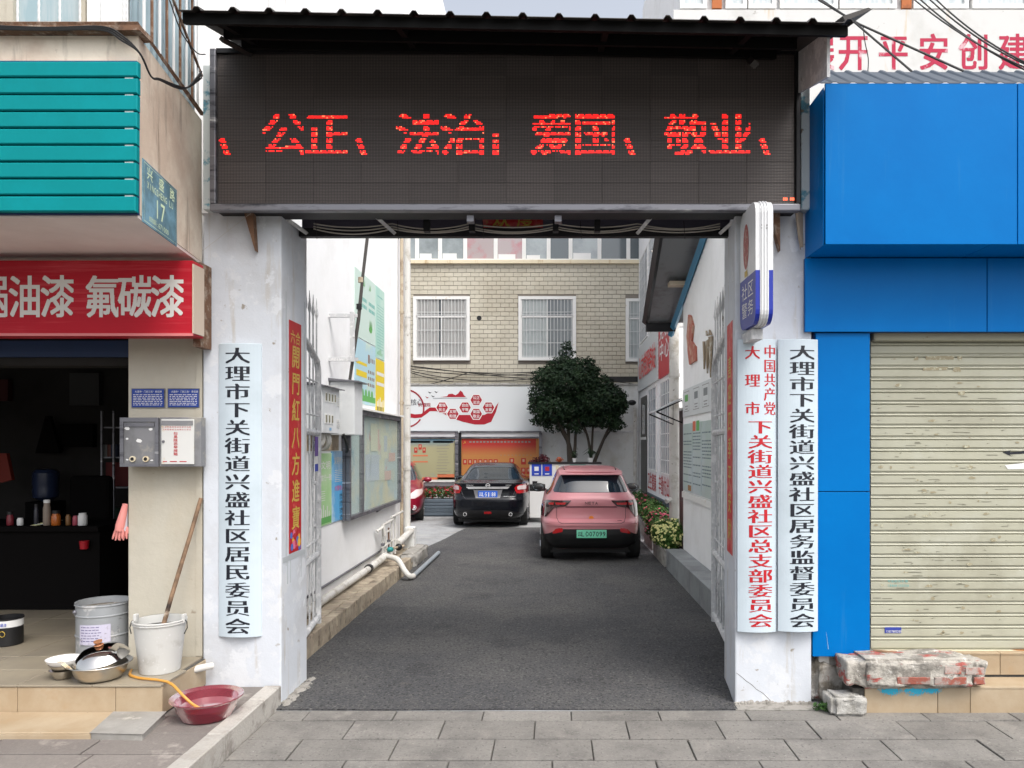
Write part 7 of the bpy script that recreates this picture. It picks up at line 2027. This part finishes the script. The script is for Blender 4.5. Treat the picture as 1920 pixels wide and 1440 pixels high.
def mirror_pair(t, y, z, x, m_shell, m_g, front=False):
    for sg in (-1, 1):
        b = MB(); b.ball((sg * (x + .13), y, z), .135, .06, .085, 14, 10)
        b.tube([(sg * (x - .05), y + .03, z - .05), (sg * (x + .05), y + .01, z - .03)], .02, 6)
        o = b.build('side_mirror', m_shell, t, smooth=True, local=True)
        g_ = MB(); yy = y - .054
        g_.add([(sg * (x + .13) + .100 * math.cos(q * PI / 8), yy + .012 * abs(math.cos(q * PI / 8)), z + .060 * math.sin(q * PI / 8)) for q in range(16)], [tuple(range(16))])
        g_.build('mirror_glass', m_g, o, local=True)
def carpaint(n, c, c2=None, rough=.3): return M(n, c, rough, metal=.1, coat=.6, spec=.35)
m_cglass = M('car_glass', (.012, .022, .035), .04, spec=.8, coat=.4)
m_mglass = M('mirror_glass', (.3, .33, .35), .03, metal=1)
m_chrome = M('chrome', (.80, .81, .82), .25, metal=.5)
m_tail = M('tail_lamp_red', (.42, .008, .012), .15, coat=1.0)
m_taild = M('dark_tail_lamp', (.035, .006, .008), .12, coat=1.0)
m_clear = M('clear_lamp', (.75, .62, .62), .2, metal=.1, coat=.6)

# --- pink electric hatchback
pk = thing('parked_car', 'pink electric hatchback seen from behind with a green number plate', 'car', (X(1107, 12.4), 12.02, 0.006))
PS = CarShape([(.20, .70, .22, 3.9, 6), (.27, .78, .10, 4.0, 6), (.36, .815, .03, 4.04, 6), (.46, .83, .0, 4.05, 6), (.60, .84, .0, 4.05, 6), (.66, .84, .015, 4.05, 6), (.70, .838, .085, 4.04, 6), (.80, .83, .10, 4.02, 6), (.92, .815, .095, 3.98, 6), (1.0, .79, .10, 3.8, 6),
              (1.06, .75, .13, 3.25, 5.5), (1.12, .70, .18, 3.0, 5.5), (1.25, .635, .27, 2.72, 5.5), (1.38, .575, .36, 2.45, 5.5), (1.42, .56, .37, 2.3, 5.5), (1.455, .545, .34, 2.2, 5.5), (1.49, .51, .50, 2.05, 5), (1.515, .45, .72, 1.9, 4.5), (1.528, .36, .95, 1.7, 4)])
m_pink = carpaint('pink_car_paint', (.54, .215, .24), rough=.35)
PS.body('body', m_pink, pk, (.62, 3.18), .315)
wheels_on(pk, (.62, 3.18), .825, .315)
PS.patch([(1.125, -.60, .60), (1.15, -.615, .615), (1.26, -.57, .57), (1.375, -.51, .51), (1.395, -.48, .48)], .006, nx=24).build('rear_window', m_cglass, pk, smooth=True, local=True)
PS.sides('side_window', m_cglass, pk, [(1.07, .55, 3.05), (1.10, .45, 2.9), (1.25, .55, 2.6), (1.38, .75, 2.25), (1.41, .95, 2.0)], .005)
PS.patch([(1.09, -.6, .6), (1.2, -.6, .6), (1.38, -.5, .5)], .006, front=True, nx=16).build('windscreen', m_cglass, pk, smooth=True, local=True)
# roof spoiler
sp = MB()
sp.add([(-.50, .26, 1.425), (.50, .26, 1.425), (.53, .50, 1.475), (-.53, .50, 1.475), (-.52, .26, 1.405), (.52, .26, 1.405), (.55, .50, 1.42), (-.55, .50, 1.42)],
       [(0, 1, 2, 3), (4, 7, 6, 5), (0, 4, 5, 1), (1, 5, 6, 2), (2, 6, 7, 3), (3, 7, 4, 0)])
sp.build('spoiler', m_pink, pk, local=True, bevel=.012)
for sg in (-1, 1): MB().tube([(sg * .43, .52, 1.49), (sg * .45, 1.0, 1.512), (sg * .43, 1.8, 1.51)], .010, 6).build('roof_rail', m_blackish, pk, local=True)
PS.patch([(.205, -.70, .70), (.33, -.80, .80), (.37, -.835, .835), (.425, -.80, .80), (.46, -.70, .70), (.50, -.62, .62), (.545, -.52, .52)], .010, nx=26).build('lower_bumper', m_blackish, pk, smooth=True, local=True)
PS.pair('rear_fog_lamp', m_tail, pk, [(.47, .60, .63), (.50, .47, .62), (.545, .46, .58), (.56, .47, .53)], .016, nx=6)
PS.pair('tail_lamp', m_taild, pk, [(.72, .735, .81), (.80, .67, .82), (.88, .60, .81), (.905, .42, .80), (.94, .38, .77), (.985, .335, .74), (1.0, .325, .70)], .012, nx=12)
PS.pair('tail_lamp', m_tail, pk, [(.93, .43, .57), (.965, .40, .585)], .018, nx=8)
PS.pair('tail_lamp', m_tail, pk, [(.925, .61, .69), (.962, .605, .68)], .018, nx=6)
# crease lines of the tailgate
def seam(S, pts, off, r_, parent, nm='panel_seam', m=None):
    P2 = []
    for i in range(len(pts) - 1):
        for j in range(6):
            t = j / 6; P2.append([pts[i][k] + (pts[i + 1][k] - pts[i][k]) * t for k in range(2)])
    P2.append(pts[-1])
    MB().tube([(x, S.yend(x, z) - off, z) for x, z in P2], r_, 5).build(nm, m or m_blackish, parent, local=True)
seam(PS, [(-.56, .93), (-.56, .72), (-.53, .66), (-.48, .635), (.48, .635), (.53, .66), (.56, .72), (.56, .93)], 0.001, .004, pk)
PS.patch([(.885, -.42, .42), (.905, -.41, .41)], .004, nx=18).build('painted_shade_strip', M('pink_recess_shade', (.12, .03, .04), .5), pk, local=True)  # recess shade of the tailgate painted on as a dark strip
PS.patch([(.925, -.115, .115), (.985, -.145, .145)], .008, nx=6).build('badge_plinth', m_pink, pk, local=True)
PS.patch([(.60, -.74, .74), (.615, -.78, .78), (.63, -.70, .70)], .018, nx=24).build('bumper_crease', m_pink, pk, smooth=True, local=True)
mb = MB(); write(mb, 'NETA', (-.10, PS.yend(0, .95) - .010, .934), *FRONT, .040, .044, .055, offset=.02); mb.build('badge_lettering', m_blackish, pk, local=True)
mb = MB(); yy = PS.yend(0, .72) - .006
mb.add([((.045 if q % 2 else .034) * math.cos(q * PI / 10), yy, .72 + (.035 if q % 2 else .027) * math.sin(q * PI / 10)) for q in range(20)], [tuple(range(20))])
mb.build('orange_sticker', M('orange_sticker', (.75, .22, .02)), pk, local=True)
MB().box(.42, .49, PS.yend(.45, .68) - .007, PS.yend(.45, .68) - .003, .672, .682).build('badge', m_blackish, pk, local=True)
mb = MB(); yy = PS.yend(0, 1.09) - .006
for k in range(9): mb.box(.02 + k * .035, .04 + k * .035, yy - .001 + k * .0008, yy + .002, 1.062 + (k % 3) * .006, 1.074 + (k % 2) * .006)
mb.build('small_stickers', [M('pastel_sticker', (.6, .55, .35))], pk, local=True)
def plate(t, y, z0, z1, w_, mp_, txt, mt, tilt=0, sidetxt=None):
    o = MB().box(-w_ / 2, w_ / 2, y - .006, y, z0, z1).build('number_plate', mp_, t, local=True, bevel=.003)
    mb = MB(); h = z1 - z0
    write(mb, txt[0], (-w_ / 2 + .018, y - .006, z0 + h * .22), *FRONT, h * .45, h * .55, 1, offset=.02)
    x = -w_ / 2 + .014 + h * .50
    for ch in txt[1:]:
        if ch == '·': mb.box(x + .002, x + .012, y - .0085, y - .0075, z0 + h * .45, z0 + h * .55); x += .018; continue
        write(mb, ch, (x, y - .006, z0 + h * .20), *FRONT, (w_ * .088 if ch != '1' else w_ * .045), h * .60, 1, offset=.02)
        x += w_ * .112
    mb.build('lettering', mt, o, local=True)
plate(pk, -.020, .405, .535, .48, M('mint_green_plate', (.18, .62, .42), .4), '云L·D07099', m_ink)
MB().box(-.66, .66, .35, 3.6, .12, .26).build('underbody_shade_box', m_blackish, pk, local=True)  # dark box added to blacken the shade beneath the pink car
mirror_pair(pk, 2.5, 1.08, .78, m_blackish, m_mglass)

# --- dark saloon
dkc = thing('parked_car', 'black saloon car seen from behind with a blue number plate', 'car', (X(918, 17.5), 17.0, 0))
DS = CarShape([(.18, .74, .3, 4.6, 6), (.24, .82, .12, 4.75, 6), (.34, .875, .03, 4.83, 6), (.48, .90, .0, 4.85, 6), (.64, .905, .0, 4.84, 6), (.69, .905, .02, 4.82, 6), (.72, .90, .055, 4.8, 6), (.86, .885, .07, 4.7, 6), (.98, .86, .05, 4.5, 6), (1.025, .84, .045, 4.1, 6), (1.045, .815, .10, 3.75, 5.5),
              (1.075, .78, .42, 3.45, 5.5), (1.12, .735, .56, 3.25, 5.5), (1.25, .645, .85, 2.9, 5.5), (1.36, .58, 1.12, 2.6, 5.5), (1.42, .535, 1.32, 2.4, 5), (1.455, .47, 1.5, 2.2, 4.5), (1.47, .36, 1.65, 2.05, 4)])
m_dcar = carpaint('black_blue_car_paint', (.004, .005, .008), rough=.22)
m_dcar.node_tree.nodes['Principled BSDF'].inputs['Coat Weight'].default_value = .3
DS.body('body', m_dcar, dkc, (.95, 3.75), .33)
wheels_on(dkc, (.95, 3.75), .88, .33)
DS.patch([(1.10, -.64, .64), (1.125, -.68, .68), (1.25, -.59, .59), (1.36, -.51, .51), (1.40, -.45, .45)], .006, nx=24).build('rear_window', m_cglass, dkc, smooth=True, local=True)
DS.sides('side_window', m_cglass, dkc, [(1.08, 1.0, 3.3), (1.25, 1.1, 2.85), (1.37, 1.35, 2.5)], .005)
DS.patch([(1.10, -.6, .6), (1.25, -.56, .56), (1.38, -.48, .48)], .006, front=True, nx=16).build('windscreen', m_cglass, dkc, smooth=True, local=True)
DS.pair('tail_lamp', m_tail, dkc, [(.80, .66, .875), (.86, .62, .88), (.93, .60, .875), (.985, .66, .86), (1.0, .74, .85)], .012, nx=12)
DS.pair('tail_lamp', m_clear, dkc, [(.885, .67, .84), (.95, .66, .84), (.975, .70, .83)], .024, nx=10)
DS.patch([(.905, -.44, .44), (.93, -.48, .48), (.955, -.50, .50)], .014, nx=20).build('chrome_strip', m_chrome, dkc, smooth=True, local=True)
DS.patch([(.695, -.28, .28), (.88, -.33, .33)], .006, nx=12).build('plate_recess', M('grey_recess', (.15, .15, .16), .4), dkc, smooth=True, local=True)
plate(dkc, .055 - .012, .705, .862, .44, M('blue_plate', (.03, .12, .55), .4), '云L·5J188', m_wht)
MB().tube([(.045 * math.cos(q * PI / 8), DS.yend(0, .99) - .012, .985 + .042 * math.sin(q * PI / 8)) for q in range(16)], .007, 6, closed=True).build('ring_emblem', m_chrome, dkc, local=True)
MB().box(-.055, .055, DS.yend(0, .985) - .020, DS.yend(0, .985) - .008, .979, .991).build('ring_emblem', m_chrome, dkc, local=True)
mb = MB(); write(mb, 'TEANA', (-.50, DS.yend(.45, .98) - .008, .975), *FRONT, .026, .026, .036, offset=.01); write(mb, '东风日产', (.40, DS.yend(.45, .98) - .008, .972), *FRONT, .030, .030, .036, offset=.01)
mb.build('badge_lettering', m_chrome, dkc, local=True)
MB().box(.36, .47, DS.yend(.4, .73) - .010, DS.yend(.4, .73) - .004, .728, .742).build('badge', m_chrome, dkc, local=True)
seam(DS, [(-.62, .86), (-.55, .72), (-.50, .675), (.50, .675), (.55, .72), (.62, .86)], .001, .004, dkc, m=M('seam_grey', (.08, .08, .09)))
for sg in (-1, 1):
    MB().lathe((0, 0, 0), [(.032, -.02), (.042, -.02), (.042, .08), (.032, .08)], 16).build('exhaust_tip', m_chrome, dkc, local=True)
    o = bpy.context.scene.collection.objects[-1] if False else [x for x in dkc.children if x.name.startswith('exhaust_tip')][-1]
    for v in o.data.vertices: v.co = Vector((sg * .52 + v.co.x, .03 - .01 + v.co.z, .33 + v.co.y))
DS.patch([(.335, -.085, .085), (.39, -.08, .08)], .010, nx=6).build('fog_lamp', m_tail, dkc, local=True)
MB().box(-.72, .72, .4, 4.3, .12, .26).build('underbody_shade_box', m_blackish, dkc, local=True)  # same added dark box, deepening the shade below the saloon
mirror_pair(dkc, 3.0, 1.02, .86, m_dcar, m_mglass)
DS.patch([(.20, -.7, .7), (.30, -.8, .8), (.36, -.7, .7), (.42, -.45, .45)], .006, nx=20).build('lower_bumper', m_blackish, dkc, smooth=True, local=True)

# --- red hatchback facing the gate
rc = thing('parked_car', 'dark red hatchback facing the gate, half hidden by the left wall', 'car', (-4.70, 22.25, 0))
RS = CarShape([(.18, .70, .2, 4.1, 5), (.26, .80, .05, 4.2, 5), (.40, .85, .0, 4.25, 5), (.60, .86, .0, 4.24, 5), (.72, .855, .05, 4.15, 4.5), (.82, .84, .08, 3.9, 4.5), (.92, .81, .1, 3.45, 5), (.98, .78, .12, 3.15, 5), (1.05, .73, .16, 3.0, 5), (1.2, .66, .3, 2.75, 5), (1.35, .59, .45, 2.5, 5), (1.42, .54, .6, 2.3, 4.5), (1.455, .44, .8, 2.0, 4.5), (1.465, .3, 1.0, 1.8, 4)])
m_rcar = carpaint('dark_red_car_paint', (.25, .010, .030), rough=.28)
RS.body('body', m_rcar, rc, (.75, 3.35), .30)
wheels_on(rc, (.75, 3.35), .84, .30)
RS.patch([(1.0, -.62, .62), (1.05, -.64, .64), (1.2, -.59, .59), (1.36, -.50, .50)], .006, front=True, nx=20).build('windscreen', m_cglass, rc, smooth=True, local=True)
RS.sides('side_window', m_cglass, rc, [(1.0, .5, 2.85), (1.2, .6, 2.6), (1.36, .8, 2.3)], .005)
RS.pair('headlight', m_clear, rc, [(.60, .42, .64), (.68, .50, .80), (.74, .56, .82), (.80, .66, .80)], .010, front=True, nx=12)
RS.patch([(.22, -.7, .7), (.30, -.6, .6), (.52, -.42, .42)], .008, front=True, nx=16).build('grille', m_blackish, rc, smooth=True, local=True)
for sg in (1, -1):
    mb = MB()
    mb.tube([(sg * .62 + .05 * math.cos(q * PI / 8), RS.yend(.62, .38, True) + .012, .38 + .05 * math.sin(q * PI / 8)) for q in range(16)], .010, 5, closed=True)
    mb.ball((sg * .62, RS.yend(.62, .38, True) + .005, .38), .03, .012, .03, 10, 6)
    mb.build('fog_lamp', m_chrome, rc, local=True)
for sg in (-1, 1):
    MB().ball((sg * .93, 2.75, 1.0), .11, .06, .07, 14, 10).build('side_mirror', m_rcar, rc, smooth=True, local=True)
    MB().tube([(sg * .80, 2.80, .96), (sg * .86, 2.77, .98)], .02, 6).build('mirror_arm', m_blackish, rc, local=True)
rc.rotation_euler = (0, 0, PI + math.radians(9))
# hairline cracks and a small sticker on the right pillar
ck = thing('plaster_crack', 'hairline crack across the foot of the right gate pillar', 'crack', P(1400, 1260, 5.478))
pts = [(1381, 1262), (1392, 1270), (1398, 1276), (1410, 1284), (1418, 1292), (1431, 1300), (1441, 1310), (1452, 1322)]
MB().tube([P(a, b, 5.4795) for a, b in pts], .0016, 4).build('crack_line', M('dark_crack', (.10, .08, .06), .9), ck)  # thin dark tube drawn as the crack line
